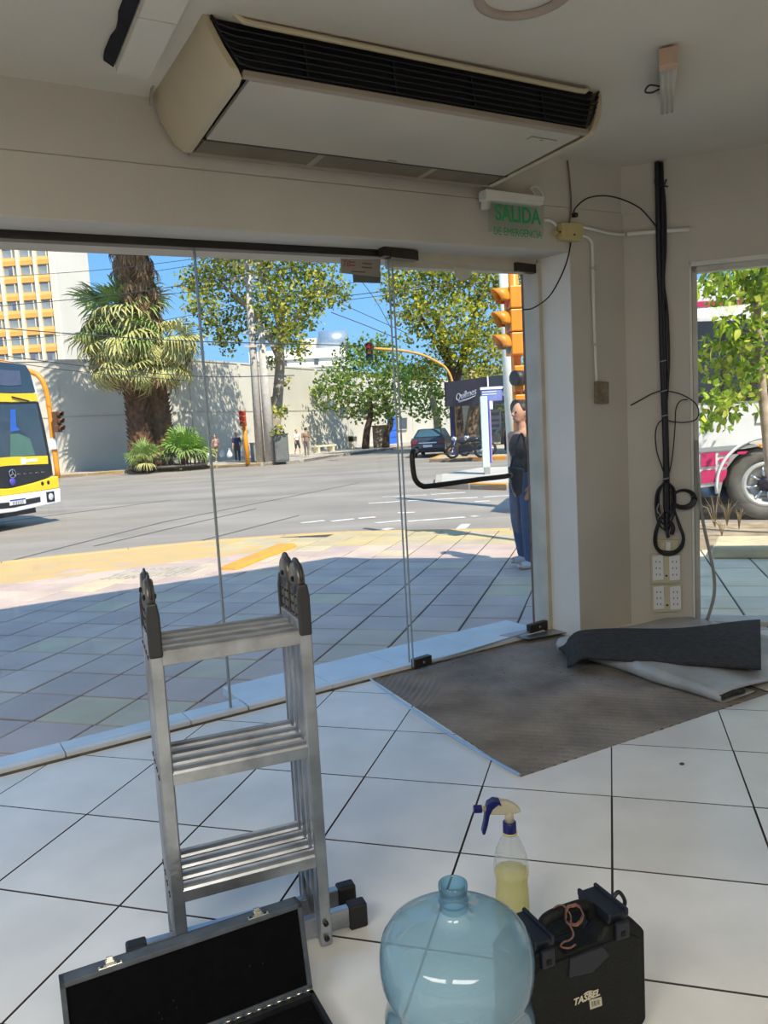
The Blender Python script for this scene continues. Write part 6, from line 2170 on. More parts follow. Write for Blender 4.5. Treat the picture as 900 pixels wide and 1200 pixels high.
MB().box((0.0, -0.26, zt / 2), (0.60, 0.02, zt * .85)).build('door', mat('cabinet_door', (108, 110, 106), 0.6), cbn)
c0 = ground(297.5, 541, ZS)
o = thing('meter_box', 'grey box on the pavement between the orange signal and the utility pole', 'box', (c0.x, c0.y + .5, ZS))
MB().box((0, 0, 0.5), (0.42, 0.35, 1.0)).build('body', M_CG, o, bevel=0.02)
MB().box((0, 0, 1.02), (0.48, 0.42, 0.06)).build('lid', M_CG, o)
M_PALE = mat('pale_post', (212, 204, 176), 0.8, var=0.06)
c0 = ground(412, 526, ZS)
o = thing('pale_post', 'small pale cross-shaped concrete post at the kerb under the round tree', 'post', (c0.x, c0.y, ZS))
MB().box((0, 0, 0.5), (0.36, 0.3, 1.0)).build('shaft', M_PALE, o)
MB().box((0, 0, 0.75), (0.9, 0.3, 0.35)).build('cross_piece', M_PALE, o)
c0 = ground(380, 530, ZS)
o = thing('bench', 'pale stone bench on the far pavement left of the round tree', 'bench', (c0.x, c0.y, ZS), radians(55))
MB().box((0, 0, 0.45), (2.2, 0.5, 0.12)).build('seat', M_PALE, o)
for s_ in (-1, 1):
    MB().box((s_ * .8, 0, 0.2), (0.2, 0.45, 0.4)).build('leg', M_PALE, o)
c0 = ground(446, 524, ZS)
o = thing('street_box', 'grey-brown utility box standing left of the blue door', 'box', (c0.x, c0.y, ZS))
MB().box((0, 0, 0.8), (1.1, 0.8, 1.6)).build('body', mat('brown_box', (146, 132, 116), 0.8), o, bevel=0.03)
MB().box((0, 0, 1.63), (1.25, 0.95, 0.08)).build('lid', mat('brown_box', (146, 132, 116), 0.8), o)

# ------------------------------------------------------------------ overhead wires
M_WIRE = mat('overhead_wire', (54, 56, 66), 0.6)
WIRES = (
    (((-60, 380), (110, 393), (230, 400), (420, 405)), 30, 0.020, 'thick dark overhead wire crossing the palm crown at mid-height'),
    (((-60, 408), (90, 428), (230, 441), (345, 440)), 30, 0.018, 'overhead wire sloping down just above the bus roof'),
    (((-60, 413), (80, 434), (216, 446)), 31, 0.015, 'lowest overhead wire above the bus, passing in front of the palm trunks'),
    (((-60, 364), (122, 347), (240, 330), (420, 300)), 33, 0.016, 'overhead wire climbing to the right behind the palm crown'),
    (((-60, 328), (110, 317), (240, 302)), 34, 0.013, 'thin upper wire in front of the apartment windows'),
    (((-60, 404), (80, 392), (210, 372), (420, 330)), 36, 0.013, 'thin wire rising from the apartment block to the corner tree'),
    (((180, 318), (240, 309), (330, 296)), 34, 0.013, 'short wire high in the blue gap left of the corner tree'),
    (((180, 347), (232, 341), (330, 332)), 35, 0.013, 'wire entering the corner tree crown from the left'),
    (((388, 366), (430, 382), (468, 398)), 40, 0.022, 'double wire falling to the right between the two trees, lower one'),
    (((400, 356), (440, 374), (480, 392)), 40, 0.018, 'double wire falling to the right between the two trees, upper one'),
    (((404, 347), (460, 340), (530, 330), (640, 306)), 30, 0.016, 'wire crossing the yellow tree towards the orange signal'),
    (((404, 352), (460, 345), (530, 337), (640, 318)), 31, 0.013, 'fainter wire just below the one crossing the yellow tree'),
    (((415, 318), (440, 352), (460, 388)), 32, 0.015, 'steep wire dropping beside the fixed glass edge'),
)
for px, d, r_, lab in WIRES:
    tag(MB().tube(curve_pts([deep(u, v, d) for u, v in px], 6), r_, 5).build('overhead_wire', M_WIRE), lab, 'wire', 'overhead wires above the crossing')

# ------------------------------------------------------------------ trees
FOL = foliage_mat('leaf_green')
M_BARK = mat('bark', (128, 110, 90), 0.95, rgb2=(88, 74, 62), scale=3, bump=0.6)
M_BARKL = mat('pale_bark', (176, 164, 144), 0.95, rgb2=(140, 128, 108), scale=2.5, bump=0.5)
M_BARKD = mat('dark_bark', (84, 68, 56), 0.95, rgb2=(58, 46, 40), scale=3, bump=0.6)


def leaf_cloud(name, blobs, leaf, pal, seed, parent, dens=1.0, droop=0.3):
    """blobs: (centre, radius); real leaf blades scattered through each, denser near its surface"""
    rs = np.random.RandomState(seed)
    cs = []
    for c, r_ in blobs:
        n = max(8, int(dens * 11.0 * r_ * r_ / (leaf * leaf)))
        d = rs.normal(size=(n, 3))
        d /= np.linalg.norm(d, axis=1)[:, None]
        rad = r_ * (0.25 + 0.85 * rs.rand(n) ** 0.5)
        # lumpy outline
        lump = 1 + 0.28 * np.sin(d[:, 0] * 5 + seed) * np.sin(d[:, 1] * 6 + 1) + 0.2 * np.sin(d[:, 2] * 9 + seed * 2)
        cs.append(np.array(c)[None, :] + d * (rad * lump)[:, None] * np.array([1, 1, 0.9]))
    c = np.concatenate(cs)
    n = len(c)
    a = rs.normal(size=(n, 3))
    a[:, 2] -= droop
    a /= np.linalg.norm(a, axis=1)[:, None]
    b = np.cross(a, rs.normal(size=(n, 3)))
    b /= np.linalg.norm(b, axis=1)[:, None]
    nn = np.cross(a, b)
    L = leaf * (0.7 + 0.7 * rs.rand(n))[:, None]
    W = L * 0.36
    v = np.stack([c - a * L * 0.5, c + b * W + nn * L * .08, c + a * L * 0.5, c - b * W + nn * L * .08], 1).reshape(-1, 3)
    me = bpy.data.meshes.new(name)
    me.vertices.add(4 * n)
    me.vertices.foreach_set('co', v.ravel())
    me.loops.add(6 * n)
    idx = (np.arange(n) * 4)[:, None] + np.array([0, 1, 2, 0, 2, 3])[None, :]
    me.loops.foreach_set('vertex_index', idx.ravel())
    me.polygons.add(2 * n)
    me.polygons.foreach_set('loop_start', np.arange(2 * n) * 3)
    me.update(calc_edges=True)
    me.validate()
    p = np.array([lin(x) for x in pal])
    k = rs.randint(0, len(pal), n)
    t = rs.rand(n)[:, None]
    col = p[k] * (0.8 + 0.4 * t)
    col = np.concatenate([np.clip(col, 0, 1), np.ones((n, 1))], 1)
    ca = me.color_attributes.new('leafcol', 'FLOAT_COLOR', 'POINT')
    ca.data.foreach_set('color', np.repeat(col, 4, 0).ravel())
    me.materials.append(FOL)
    o = bpy.data.objects.new(name, me)
    COL.objects.link(o)
    o.parent = parent
    o['kind'] = 'stuff'
    return o


def tree(name, label, base_px, d, blobs_px, trunks, leaf, pal, seed, bark=M_BARK, zb=ZS, dens=1.0, jit=2.2):
    b = deep(base_px[0], base_px[1], d)
    b.z = zb
    t_ = thing(name, label, 'tree', b)
    rg_ = random.Random(seed)
    for path, r0_, r1_ in trunks:
        P_ = [deep(u, v, d + (q[0] if q else 0)) - b for u, v, *q in path]
        if path[0][1] >= base_px[1] - 3:
            P_[0].z = 0
        cp = curve_pts(P_, 4)
        n = len(cp)
        MB().tube(cp, [r0_ + (r1_ - r0_) * i / (n - 1) for i in range(n)], 9).build('trunk' if r0_ > 0.13 else 'branch', bark, t_)
    bl = []
    for u, v, r_ in blobs_px:
        dd = d + rg_.uniform(-jit, jit)
        bl.append((tuple(deep(u, v, dd) - b), r_ / FOC * d))
    leaf_cloud('foliage', bl, leaf, pal, seed, t_, dens)
    return t_


PAL_Y = [(206, 196, 60), (186, 186, 62), (156, 166, 58), (112, 132, 52), (214, 196, 74), (90, 112, 46)]
PAL_G = [(128, 154, 62), (104, 138, 56), (150, 168, 70), (84, 116, 52), (168, 178, 76), (70, 100, 46)]
PAL_M = [(206, 194, 80), (190, 182, 70), (150, 160, 62), (120, 142, 56), (186, 178, 66), (96, 120, 52), (84, 104, 54)]
tree('corner_tree', 'tall spreading tree with yellowish crown on the far corner by the utility poles', (321, 541), 42.5,
     [(232, 332, 24), (258, 322, 30), (296, 316, 34), (338, 318, 34), (378, 330, 28), (398, 344, 16), (238, 358, 22), (254, 382, 20), (268, 398, 16), (288, 366, 28), (326, 356, 30), (362, 356, 24), (342, 396, 20), (318, 388, 18), (350, 378, 16), (352, 410, 12), (302, 386, 16), (320, 424, 9), (332, 448, 9), (318, 470, 8), (330, 482, 9), (326, 505, 8), (322, 532, 6), (300, 285, 36), (345, 285, 36), (255, 292, 26)],
     [([(321, 541), (321, 510), (325, 470), (328, 430), (328, 395), (330, 350)], 0.38, 0.18), ([(327, 420), (312, 390), (290, 360), (262, 335)], 0.17, 0.07), ([(328, 405), (345, 375), (368, 345)], 0.17, 0.07), ([(329, 390), (318, 350), (305, 315)], 0.15, 0.07)],
     0.21, PAL_M, 11, M_BARKL, dens=1.35)
tree('round_tree', 'dense round green tree with two thin trunks on the far pavement', (428, 525), 57,
     [(430, 416, 22), (405, 432, 22), (455, 426, 24), (388, 450, 20), (428, 450, 30), (462, 450, 24), (404, 470, 20), (440, 474, 24), (372, 458, 10), (474, 436, 16), (378, 476, 10), (420, 486, 12), (456, 482, 14), (412, 410, 14), (446, 404, 12), (478, 462, 12)],
     [([(428, 525), (430, 505), (434, 485), (432, 455)], 0.30, 0.16), ([(452, 524), (453, 508), (458, 494), (450, 465)], 0.30, 0.16)],
     0.26, PAL_G, 12, M_BARKD, dens=1.2)
tree('yellow_tree', 'very tall tree with bright yellow-green crown behind the café awning', (538, 531), 45,
     [(478, 352, 26), (512, 332, 34), (552, 340, 32), (586, 335, 30), (466, 326, 22), (540, 300, 38), (596, 300, 32), (490, 305, 26), (498, 378, 28), (536, 376, 32), (578, 384, 28), (594, 414, 24), (562, 412, 26), (526, 408, 26), (500, 432, 20), (548, 436, 20), (596, 444, 18), (456, 346, 11), (570, 440, 18), (620, 380, 30), (625, 330, 30), (640, 420, 28), (540, 265, 40)],
     [([(538, 531), (536, 500), (534, 470), (530, 440), (521, 405), (510, 370)], 0.42, 0.2), ([(532, 455), (540, 425), (552, 385), (562, 345)], 0.26, 0.1), ([(527, 430), (510, 400), (490, 365)], 0.16, 0.07)],
     0.22, PAL_Y, 13, M_BARKD, dens=1.4)
tree('street_tree', 'smaller bright green tree hanging over the dark car left of the awning', (512, 530), 50,
     [(492, 452, 20), (508, 440, 18), (484, 470, 16), (504, 470, 17), (515, 486, 12), (494, 484, 11), (478, 440, 12), (512, 462, 12), (488, 432, 14)],
     [([(512, 530), (513, 505), (510, 480), (502, 455)], 0.34, 0.15)], 0.24, [(132, 164, 60), (112, 150, 58), (160, 178, 70), (92, 128, 52)], 14, M_BARKL)
tree('shade_tree', 'dark shady tree standing behind the menu board under the awning', (592, 525), 50,
     [(584, 470, 14), (600, 474, 16), (612, 466, 18), (596, 488, 12), (630, 475, 20), (640, 455, 22)],
     [([(551, 529), (552, 505), (556, 480), (562, 450)], 0.45, 0.35), ([(592, 527), (592, 500), (596, 470)], 0.28, 0.15)], 0.24, [(90, 104, 48), (112, 124, 56), (74, 88, 44), (150, 140, 70)], 15, M_BARK)

# leafy street tree outside the right window: blades one by one
tb_ = Vector((4.62, 8.9, ZS))
rt = thing('window_tree', 'young leafy tree outside the right window in front of the white coach', 'tree', tb_)
tp_ = [Vector((0.12, 0, 0))] + [deep(u, v, 8.9) - tb_ for u, v in ((905, 560), (897, 495), (892, 440), (889, 390), (886, 340), (880, 290))]
MB().tube(curve_pts(tp_, 5), [0.060 - 0.0008 * i for i in range(31)], 10).build('trunk', mat('young_bark', (188, 170, 150), 0.9, rgb2=(140, 122, 106), scale=8), rt)
rg = random.Random(21)
sprays = []
for path in (((889, 400), (870, 385), (850, 372), (832, 362)), ((890, 430), (872, 425), (856, 428), (842, 446)), ((888, 380), (900, 350), (912, 335)), ((886, 350), (862, 340), (838, 330), (824, 322)), ((887, 360), (868, 322), (855, 300)), ((891, 450), (872, 452), (860, 470), (850, 492)), ((889, 410), (905, 420), (915, 440)), ((888, 395), (856, 400), (834, 408), (822, 420)), ((842, 446), (836, 470), (833, 492)), ((885, 330), (895, 310), (905, 300))):
    dd = rg.uniform(-0.5, 0.4)
    P_ = [deep(u, v, 8.9 + dd * i / 3) - tb_ for i, (u, v) in enumerate(path)]
    cp = curve_pts(P_, 6)
    MB().tube(cp, [0.014 - 0.010 * i / (len(cp) - 1) for i in range(len(cp))], 6).build('branch', M_BARK, rt)
    sprays.append(cp)
leaf_mes = []
for k, c in enumerate(((172, 196, 52), (140, 170, 50), (198, 206, 76), (112, 144, 48))):
    mb = MB()
    L_, W_2 = 0.13, 0.030
    pts = []
    for i in range(6):
        f = i / 5
        w_ = W_2 * sin(pi * min(1, f * 0.92 + 0.06)) ** 0.8
        z = -0.035 * f * f
        pts.append(((f * L_, w_, z + 0.010 * (w_ / W_2)), (f * L_, 0, z), (f * L_, -w_, z + 0.010 * (w_ / W_2))))
    vs = [q for p in pts for q in p]
    fs = []
    for i in range(5):
        for s_ in (0, 1):
            fs.append((3 * i + s_, 3 * i + s_ + 1, 3 * i + s_ + 4, 3 * i + s_ + 3))
    mb.add(vs, fs, True)
    me = mb.mesh('leaf', FOL)
    ca = me.color_attributes.new('leafcol', 'FLOAT_COLOR', 'POINT')
    ca.data.foreach_set('color', [x for _ in vs for x in (*lin(c), 1)])
    leaf_mes.append(me)
for i in range(290):
    cp = rg.choice(sprays)
    p = cp[rg.randrange(3, len(cp))] + Vector((rg.gauss(0, .10), rg.gauss(0, .12), rg.gauss(0, .09)))
    inst('leaf', leaf_mes[rg.randrange(4)], rt, p, (rg.uniform(-.7, .7), rg.uniform(0.1, 1.2), rg.uniform(0, 2 * pi)), (rg.uniform(.75, 1.25),) * 3)
bl = []
for cp in sprays:
    for p in cp[4::4]:
        bl.append((tuple(p + Vector((rg.gauss(0, .06), rg.gauss(0, .15), rg.gauss(0, .06)))), 0.20))
bl += [(tuple(Vector((0.2, 0.2, 3.2)) + Vector((rg.gauss(0, .6), rg.gauss(0, .6), rg.gauss(0, .3)))), 0.4) for _ in range(8)]
leaf_cloud('small_foliage', bl, 0.085, [(172, 196, 60), (136, 168, 52), (110, 140, 48), (196, 200, 80)], 22, rt, dens=0.55)
# dry weeds on the soil strip
M_WEED = mat('dry_weed', (138, 118, 82), 0.9, var=0.15)
for k, (u, v, h) in enumerate(((838, 618, .42), (852, 616, .36), (866, 620, .28), (846, 628, .22))):
    p = ground(u, v, ZS + .006)
    mb = MB()
    rg2 = random.Random(40 + k)
    for i in range(9):
        a, b = rg2.uniform(0, 6.28), rg2.uniform(.05, .28) * h * 2
        mb.tube([(0, 0, 0), (b * .4 * cos(a), b * .4 * sin(a), h * .6), (b * cos(a), b * sin(a), h * rg2.uniform(.7, 1))], [0.0045, 0.0035, 0.0015], 4)
    o = mb.build('weed', M_WEED)
    o.location = (p.x, p.y, ZS + .006)
    tag(o, ('dry weed tuft on the soil strip nearest the window frame', 'taller straw-coloured weed in front of the coach wheel', 'weed tuft growing right beside the coach wheel', 'low dry weed just behind the stone kerb block')[k], 'weed', 'dry weeds along the kerb')

# ------------------------------------------------------------------ palms
M_FRG = mat('frond_green', (146, 170, 88), 0.5, rgb2=(112, 142, 72), scale=2)
M_FRY = mat('frond_olive', (204, 198, 128), 0.55, rgb2=(156, 156, 92), scale=2)
M_FRD = mat('frond_dead', (158, 128, 94), 0.9, rgb2=(104, 78, 58), scale=3)
M_FRL = mat('frond_lime', (138, 178, 66), 0.5, rgb2=(112, 154, 54), scale=2)
M_PTR = mat('palm_trunk', (124, 88, 62), 0.95, rgb2=(72, 50, 38), scale=2.5, bump=0.8, bscale=12)


def frond_mesh(m, n=18, L=1.0, pet=0.55, spread=3.6, droop=0.35, w=0.045, fold=0.25, seed=1):
    """fan leaf: a stalk and separate pointed blades whose tips hang"""
    rg_ = random.Random(seed)
    mb = MB()
    mb.tube([(0, 0, 0), (pet * .5, 0, pet * .10), (pet, 0, pet * .06)], [0.030, 0.024, 0.016], 5)
    c = Vector((pet, 0, pet * .06))
    for i in range(n):
        a = spread * (i / (n - 1) - 0.5) + rg_.uniform(-.05, .05)
        d = Vector((cos(a), sin(a), -fold * abs(sin(a * .5))))
        d.normalize()
        sd = Vector((-sin(a), cos(a), 0))
        ln = L * (1 - 0.30 * abs(a) / (spread / 2)) * rg_.uniform(.82, 1.1)
        m1 = c + d * ln * .5 + ZUP * 0.02
        m2 = c + d * ln * .78 - ZUP * droop * ln * .16
        tp = c + d * ln * (1 - .18 * droop) - ZUP * droop * ln * rg_.uniform(.4, .8)
        mb.add([c, m1 + sd * w * ln, m1 - ZUP * .02, m1 - sd * w * ln, m2 + sd * w * .6 * ln, m2 - ZUP * .015, m2 - sd * w * .6 * ln, tp], [(0, 2, 1), (0, 3, 2), (1, 2, 5, 4), (2, 3, 6, 5), (4, 5, 7), (5, 6, 7)])
    return mb.mesh('frond', m)


FR = [frond_mesh(M_FRG, seed=1), frond_mesh(M_FRG, droop=0.7, seed=2), frond_mesh(M_FRY, droop=0.6, seed=3), frond_mesh(M_FRY, droop=1.0, spread=2.6, seed=4), frond_mesh(M_FRD, droop=0.7, spread=1.1, n=9, w=0.028, fold=0.1, seed=5), frond_mesh(M_FRL, droop=0.3, seed=6)]


def fronds(root, c, n, sizes, el, kinds, rg_, r0_=0.3):
    for i in range(n):
        az = 2.399963 * i + rg_.uniform(-.3, .3)
        e = el[0] + (el[1] - el[0]) * i / max(1, n - 1) + rg_.uniform(-.15, .15)
        k = kinds[min(len(kinds) - 1, int(len(kinds) * i / n))]
        k = k if rg_.random() < .75 else rg_.choice(kinds)
        s_ = rg_.uniform(*sizes)
        p = Vector(c) + Vector((r0_ * cos(az), r0_ * sin(az), 0)) + ZUP * rg_.uniform(-.2, .2)
        inst('frond', FR[k], root, p, (rg_.uniform(-.5, .5), -e, az), (s_, s_, s_))


def palm_trunk(root, path, rads, seed, parent_name='trunk'):
    cp = curve_pts(path, 5)
    n = len(cp)
    rr = [rads[0] + (rads[1] - rads[0]) * i / (n - 1) for i in range(n)]
    tr = MB().tube(cp, rr, 14).build(parent_name, M_PTR, root)
    rg_ = random.Random(seed)
    mb = MB()
    ln = sum((cp[i + 1] - cp[i]).length for i in range(n - 1))
    rows = int(ln / 0.22)
    for i in range(rows):
        f = i / rows * (n - 1)
        j = min(n - 2, int(f))
        p = cp[j].lerp(cp[j + 1], f - j)
        r_ = rr[j]
        for q in range(9):
            a = 2 * pi * (q + .5 * (i % 2)) / 9 + rg_.uniform(-.15, .15)
            d = Vector((cos(a), sin(a), 0))
            s_ = Vector((-d.y, d.x, 0)) * 0.10
            b = p + d * (r_ - .03)
            t_ = p + d * (r_ + rg_.uniform(.06, .16)) + ZUP * rg_.uniform(.22, .34)
            mb.add([b - s_, b + s_, t_ + s_ * .5, t_ - s_ * .5, b + ZUP * .2], [(0, 1, 2, 3), (1, 4, 2), (0, 3, 4)])
    tag(mb.build('leaf_base', M_PTR, tr), kind='stuff')
    return tr


D_P = 40.6
pA = deep(168, 547, D_P - 0.6)
pA.z = ZS
palmA = thing('fan_palm', 'fan palm with a broad shaggy green crown and brown trunk, left of the two', 'palm', pA)
cA = deep(146, 378, D_P - 0.8) - pA
palm_trunk(palmA, [Vector((0, 0, 0)), deep(164, 500, D_P) - pA, deep(156, 440, D_P) - pA, cA], (0.62, 0.55), 5)
rg = random.Random(6)
fronds(palmA, cA + ZUP * 0.5, 54, (1.15, 1.75), (1.0, -0.9), (0, 0, 1, 2, 2, 3), rg, 0.5)
fronds(palmA, deep(144, 392, D_P - 1.0) - pA, 46, (1.1, 1.6), (0.2, -1.3), (1, 2, 2, 3, 3, 4), rg, 0.7)
fronds(palmA, deep(146, 422, D_P - 1.0) - pA, 44, (1.0, 1.4), (-0.3, -1.4), (2, 3, 3, 4, 4), rg, 0.7)
pB = deep(190, 547, D_P + 0.6)
pB.z = ZS
palmB = thing('fan_palm', 'taller fan palm whose brown skirted trunk rises out of view, right of the two', 'palm', pB)
bp = [Vector((0, 0, 0)), deep(187, 500, D_P + 0.6) - pB, deep(180, 440, D_P + 0.6) - pB, deep(167, 362, D_P - 0.9) - pB, deep(154, 300, D_P - 2.3) - pB, deep(143, 240, D_P - 3.0) - pB]
palm_trunk(palmB, bp, (0.60, 0.62), 7)
for k in range(9):
    c = bp[3].lerp(bp[5], k / 8 * .95 + .05)
    fronds(palmB, c, 20, (0.8, 1.2), (-1.2, -1.55), (4,), rg, 0.68)
fronds(palmB, deep(188, 398, D_P - 0.9) - pB, 44, (1.0, 1.45), (0.7, -1.3), (1, 2, 2, 3, 3, 4), rg, 0.7)
fronds(palmB, deep(180, 424, D_P - 0.9) - pB, 26, (0.9, 1.3), (-0.2, -1.4), (2, 3, 3, 4), rg, 0.7)
fronds(palmB, bp[5] + ZUP * 0.8, 34, (1.9, 2.4), (1.0, -1.0), (0, 0, 1, 2, 3), rg, 0.5)
for (u, v, hgt, n, sz, lab, sd) in ((172, 549, 0.9, 26, (0.55, 0.8), 'low bushy fan palm at the foot of the left palm trunk', 31), (217, 547, 1.1, 36, (0.8, 1.2), 'broad bright green low palm right of the palm trunks', 32)):
    p = deep(u, v, 38.6 if n < 30 else 40)
    p.z = ZS
    o = thing('low_palm', lab, 'palm', p)
    MB().tube([(0, 0, 0), (0, 0, hgt * .7)], [0.22, 0.18], 9).build('trunk', M_PTR, o)
    fronds(o, (0, 0, hgt * .7), n, sz, (1.3, -0.2), (5, 5, 1) if n > 30 else (0, 1, 2), random.Random(sd), 0.12)
# round iron planter rail about the palms
M_IRON = mat('planter_iron', (96, 92, 88), 0.6, 0.4, var=0.1)
pc = deep(197, 550, 40.2)
pl = thing('planter_rail', 'low round iron planter rail at the foot of the palms', 'rail', (pc.x, pc.y, ZS))
for z, r_ in ((0.12, .07), (0.85, .05), (0.55, .03)):
    MB().tube([(2.0 * cos(2 * pi * k / 32), 1.2 * sin(2 * pi * k / 32), z) for k in range(32)], r_, 6, closed=True).build('rail', M_IRON, pl)
for k in range(40):
    a = 2 * pi * k / 40
    MB().tube([(2.0 * cos(a), 1.2 * sin(a), 0), (2.0 * cos(a), 1.2 * sin(a), 0.85)], 0.03, 5).build('baluster', M_IRON, pl)

# ------------------------------------------------------------------ people
M_SKIN = mat('skin', (196, 146, 118), 0.6, var=0.06, scale=9)
M_SKIND = mat('skin_darker', (176, 128, 104), 0.6, var=0.06, scale=9)  # darker skin tone, used for one figure
M_HAIR = mat('dark_hair', (44, 32, 30), 0.6, var=0.2, scale=30)
M_SHOE = mat('white_shoe', (206, 206, 206), 0.6)


def limb(mb, pts, rads, n=10):
    mb.tube(pts, rads, n)
    for p, r_ in zip(pts, rads):
        mb.ball(p, r_ * 0.99, 10, 6)


def person(label, loc, h, rz, top, bottom, hair=M_HAIR, skin=M_SKIN, stride=0.16, arms=None, skirt=False, long_hair=False, voxel=0.022, shorts=False, sleeveless=False, fingers=False, name='person'):
    """one continuous figure 1.7 m tall in its own frame (facing -y), scaled to h"""
    t_ = thing(name, label, 'person', loc, rz)
    k = h / 1.70
    t_.scale = (k, k, k)
    s = stride
    hipL, hipR = Vector((.09, 0, .88)), Vector((-.09, 0, .88))
    kneeL, kneeR = Vector((.10, -s * .75 - .02, .49)), Vector((-.10, s * .35 - .03, .49))
    ankL, ankR = Vector((.10, -s, .085)), Vector((-.10, s * 1.15, .10 + s * .25))
    shL, shR = Vector((.175, 0.01, 1.37)), Vector((-.175, 0.01, 1.37))
    arms = arms or (((.225, .02 + s * .3, 1.09), (.235, -.05 + s * .8, .84)), ((-.225, .02 - s * .3, 1.09), (-.235, -.05 - s * .8, .84)))
    mb = MB()
    mb.ball((0, 0, .93), (.155, .105, .13), 14, 10)
    mb.ball((0, -.005, 1.07), (.130, .088, .16), 14, 10)
    mb.ball((0, 0, 1.25), (.158, .105, .17), 14, 10)
    mb.ball((0, .005, 1.37), (.165, .075, .07), 14, 8)
    limb(mb, [Vector((0, .01, 1.38)), Vector((0, -.005, 1.50))], [.058, .050])
    mb.ball((0, -.01, 1.605), (.073, .090, .108), 16, 12)
    mb.ball((0, -.045, 1.545), (.050, .050, .050), 12, 8)
    mb.ball((0, -.103, 1.588), (.014, .022, .024), 8, 6)
    for sx in (-1, 1):
        mb.ball((sx * .074, .005, 1.595), (.012, .022, .032), 8, 6)
    for hip, knee, ank in ((hipL, kneeL, ankL), (hipR, kneeR, ankR)):
        limb(mb, [hip, hip.lerp(knee, .5), knee, knee.lerp(ank, .35), ank], [.088, .076, .055, .052, .036])
        toe = ank + Vector((0, -.13, -.045))
        limb(mb, [ank + Vector((0, .03, -.035)), toe], [.042, .034])
    hands = []
    for sh_, (el, wr) in zip((shL, shR), arms):
        el, wr = Vector(el), Vector(wr)
        limb(mb, [sh_, sh_.lerp(el, .5), el, el.lerp(wr, .4), wr], [.052, .045, .038, .036, .025])
        d = (wr - el).normalized()
        pm = wr + d * .055
        sd = d.cross(Vector((1, 0, 0))).normalized()
        mb.tube([wr, wr + d * .03, pm, wr + d * .09], [.024, .034, .036, .03], 8, flat=.55)
        for q in range(4):
            o_ = sd * (.027 - .018 * q)
            ln_ = (.062, .074, .070, .055)[q]
            b_ = wr + d * .085 + o_
            mb.tube([b_, b_ + d * ln_ * .5, b_ + d * ln_ - sd * 0 + Vector((-.012 if wr.x > 0 else .012, 0, 0))], [.0085, .008, .006], 6)
        tb0 = wr + d * .02 + sd * .03
        mb.tube([tb0, tb0 + d * .03 + sd * .022, tb0 + d * .06 + sd * .024], [.011, .010, .007], 6)
        hands.append(pm)
    body = mb.build('body', skin, t_)
    rm_ = body.modifiers.new('remesh', 'REMESH')
    rm_.mode = 'VOXEL'
    rm_.voxel_size = voxel if not fingers else 0.009
    rm_.use_smooth_shade = True
    sm = body.modifiers.new('smooth', 'SMOOTH')
    sm.factor, sm.iterations = 0.5, 2 if not fingers else 4

    def cloth(nm, mb_, m, vx=None):
        o = mb_.build(nm, m, t_)
        r2 = o.modifiers.new('remesh', 'REMESH')
        r2.mode = 'VOXEL'
        r2.voxel_size = vx or voxel
        r2.use_smooth_shade = True
        s2 = o.modifiers.new('smooth', 'SMOOTH')
        s2.factor, s2.iterations = 0.5, 2
        return o

    c1 = MB()
    c1.ball((0, -.005, 1.05), (.148, .106, .15), 14, 10)
    c1.ball((0, 0, 1.25), (.176, .122, .165), 14, 10)
    c1.ball((0, .005, 1.355), (.175 if not sleeveless else .14, .088, .068), 14, 8)
    if not sleeveless:
        for sh_, (el, wr) in zip((shL, shR), arms):
            limb(c1, [sh_, sh_.lerp(Vector(el), .75)], [.068, .060])
    cloth('top', c1, top)
    c2 = MB()
    c2.ball((0, 0, .93), (.172, .122, .13), 14, 10)
    if skirt:
        c2.lathe([(.14, 1.0), (.19, .9), (.23, .62)], 18, cap=True)
    else:
        for hip, knee, ank in ((hipL, kneeL, ankL), (hipR, kneeR, ankR)):
            limb(c2, [hip, hip.lerp(knee, .5), knee] + ([] if shorts else [knee.lerp(ank, .5), ank + ZUP * .02]), [.102, .090, .072] + ([] if shorts else [.064, .058]))
    cloth('skirt' if skirt else ('shorts' if shorts else 'trousers'), c2, bottom)
    c3 = MB()
    c3.ball((0, .018, 1.635), (.083, .092, .092), 14, 10)
    if long_hair:
        c3.ball((0, .06, 1.54), (.078, .050, .14), 12, 8)
    cloth('hair', c3, hair)
    for ank in (ankL, ankR):
        o = MB()
        o.ball(ank + Vector((0, -.045, -.045)), (.048, .125, .042), 12, 8)
        o.build('shoe', M_SHOE, t_)
    if fingers:
        for sx in (-1, 1):
            MB().ball((sx * .030, -.090, 1.613), (.013, .010, .009), 8, 6).build('eye', mat('eye_dark', (40, 32, 30), 0.3), t_)
        MB().ball((0, -.092, 1.548), (.024, .010, .008), 8, 6).build('mouth', mat('lip', (150, 84, 78), 0.5), t_)
    return t_, hands


M_BTOP = mat('black_top', (30, 30, 36), 0.8, var=0.1)
M_JEAN = mat('blue_jeans', (62, 84, 118), 0.85, var=0.15, scale=14)
wf = ground(613, 664, ZS)
wo, hands = person('woman in black top and blue jeans, half hidden by the door jamb', (wf.x + .035, wf.y, ZS), 1.66, radians(-62), M_BTOP, M_JEAN, stride=0.03,
                   arms=(((.235, .03, 1.09), (.20, -.06, .86)), ((-.225, .06, 1.09), (-.19, .10, .86))), long_hair=True, voxel=0.016, sleeveless=True, fingers=True)
bg = thing('shoulder_bag', 'black handbag hanging at the side of the woman by the door jamb', 'bag', (wf.x + .02, wf.y, ZS))
bq = [deep(u, v, wf.y - .36) - Vector(bg.location) for u, v in ((596, 547), (615, 549), (613, 579), (605, 584), (600, 572))]
MB().slab(bq, (0, 0.09, 0)).build('bag_body', mat('bag_leather', (28, 30, 40), 0.5, var=0.1), bg, bevel=0.02, fix=True)
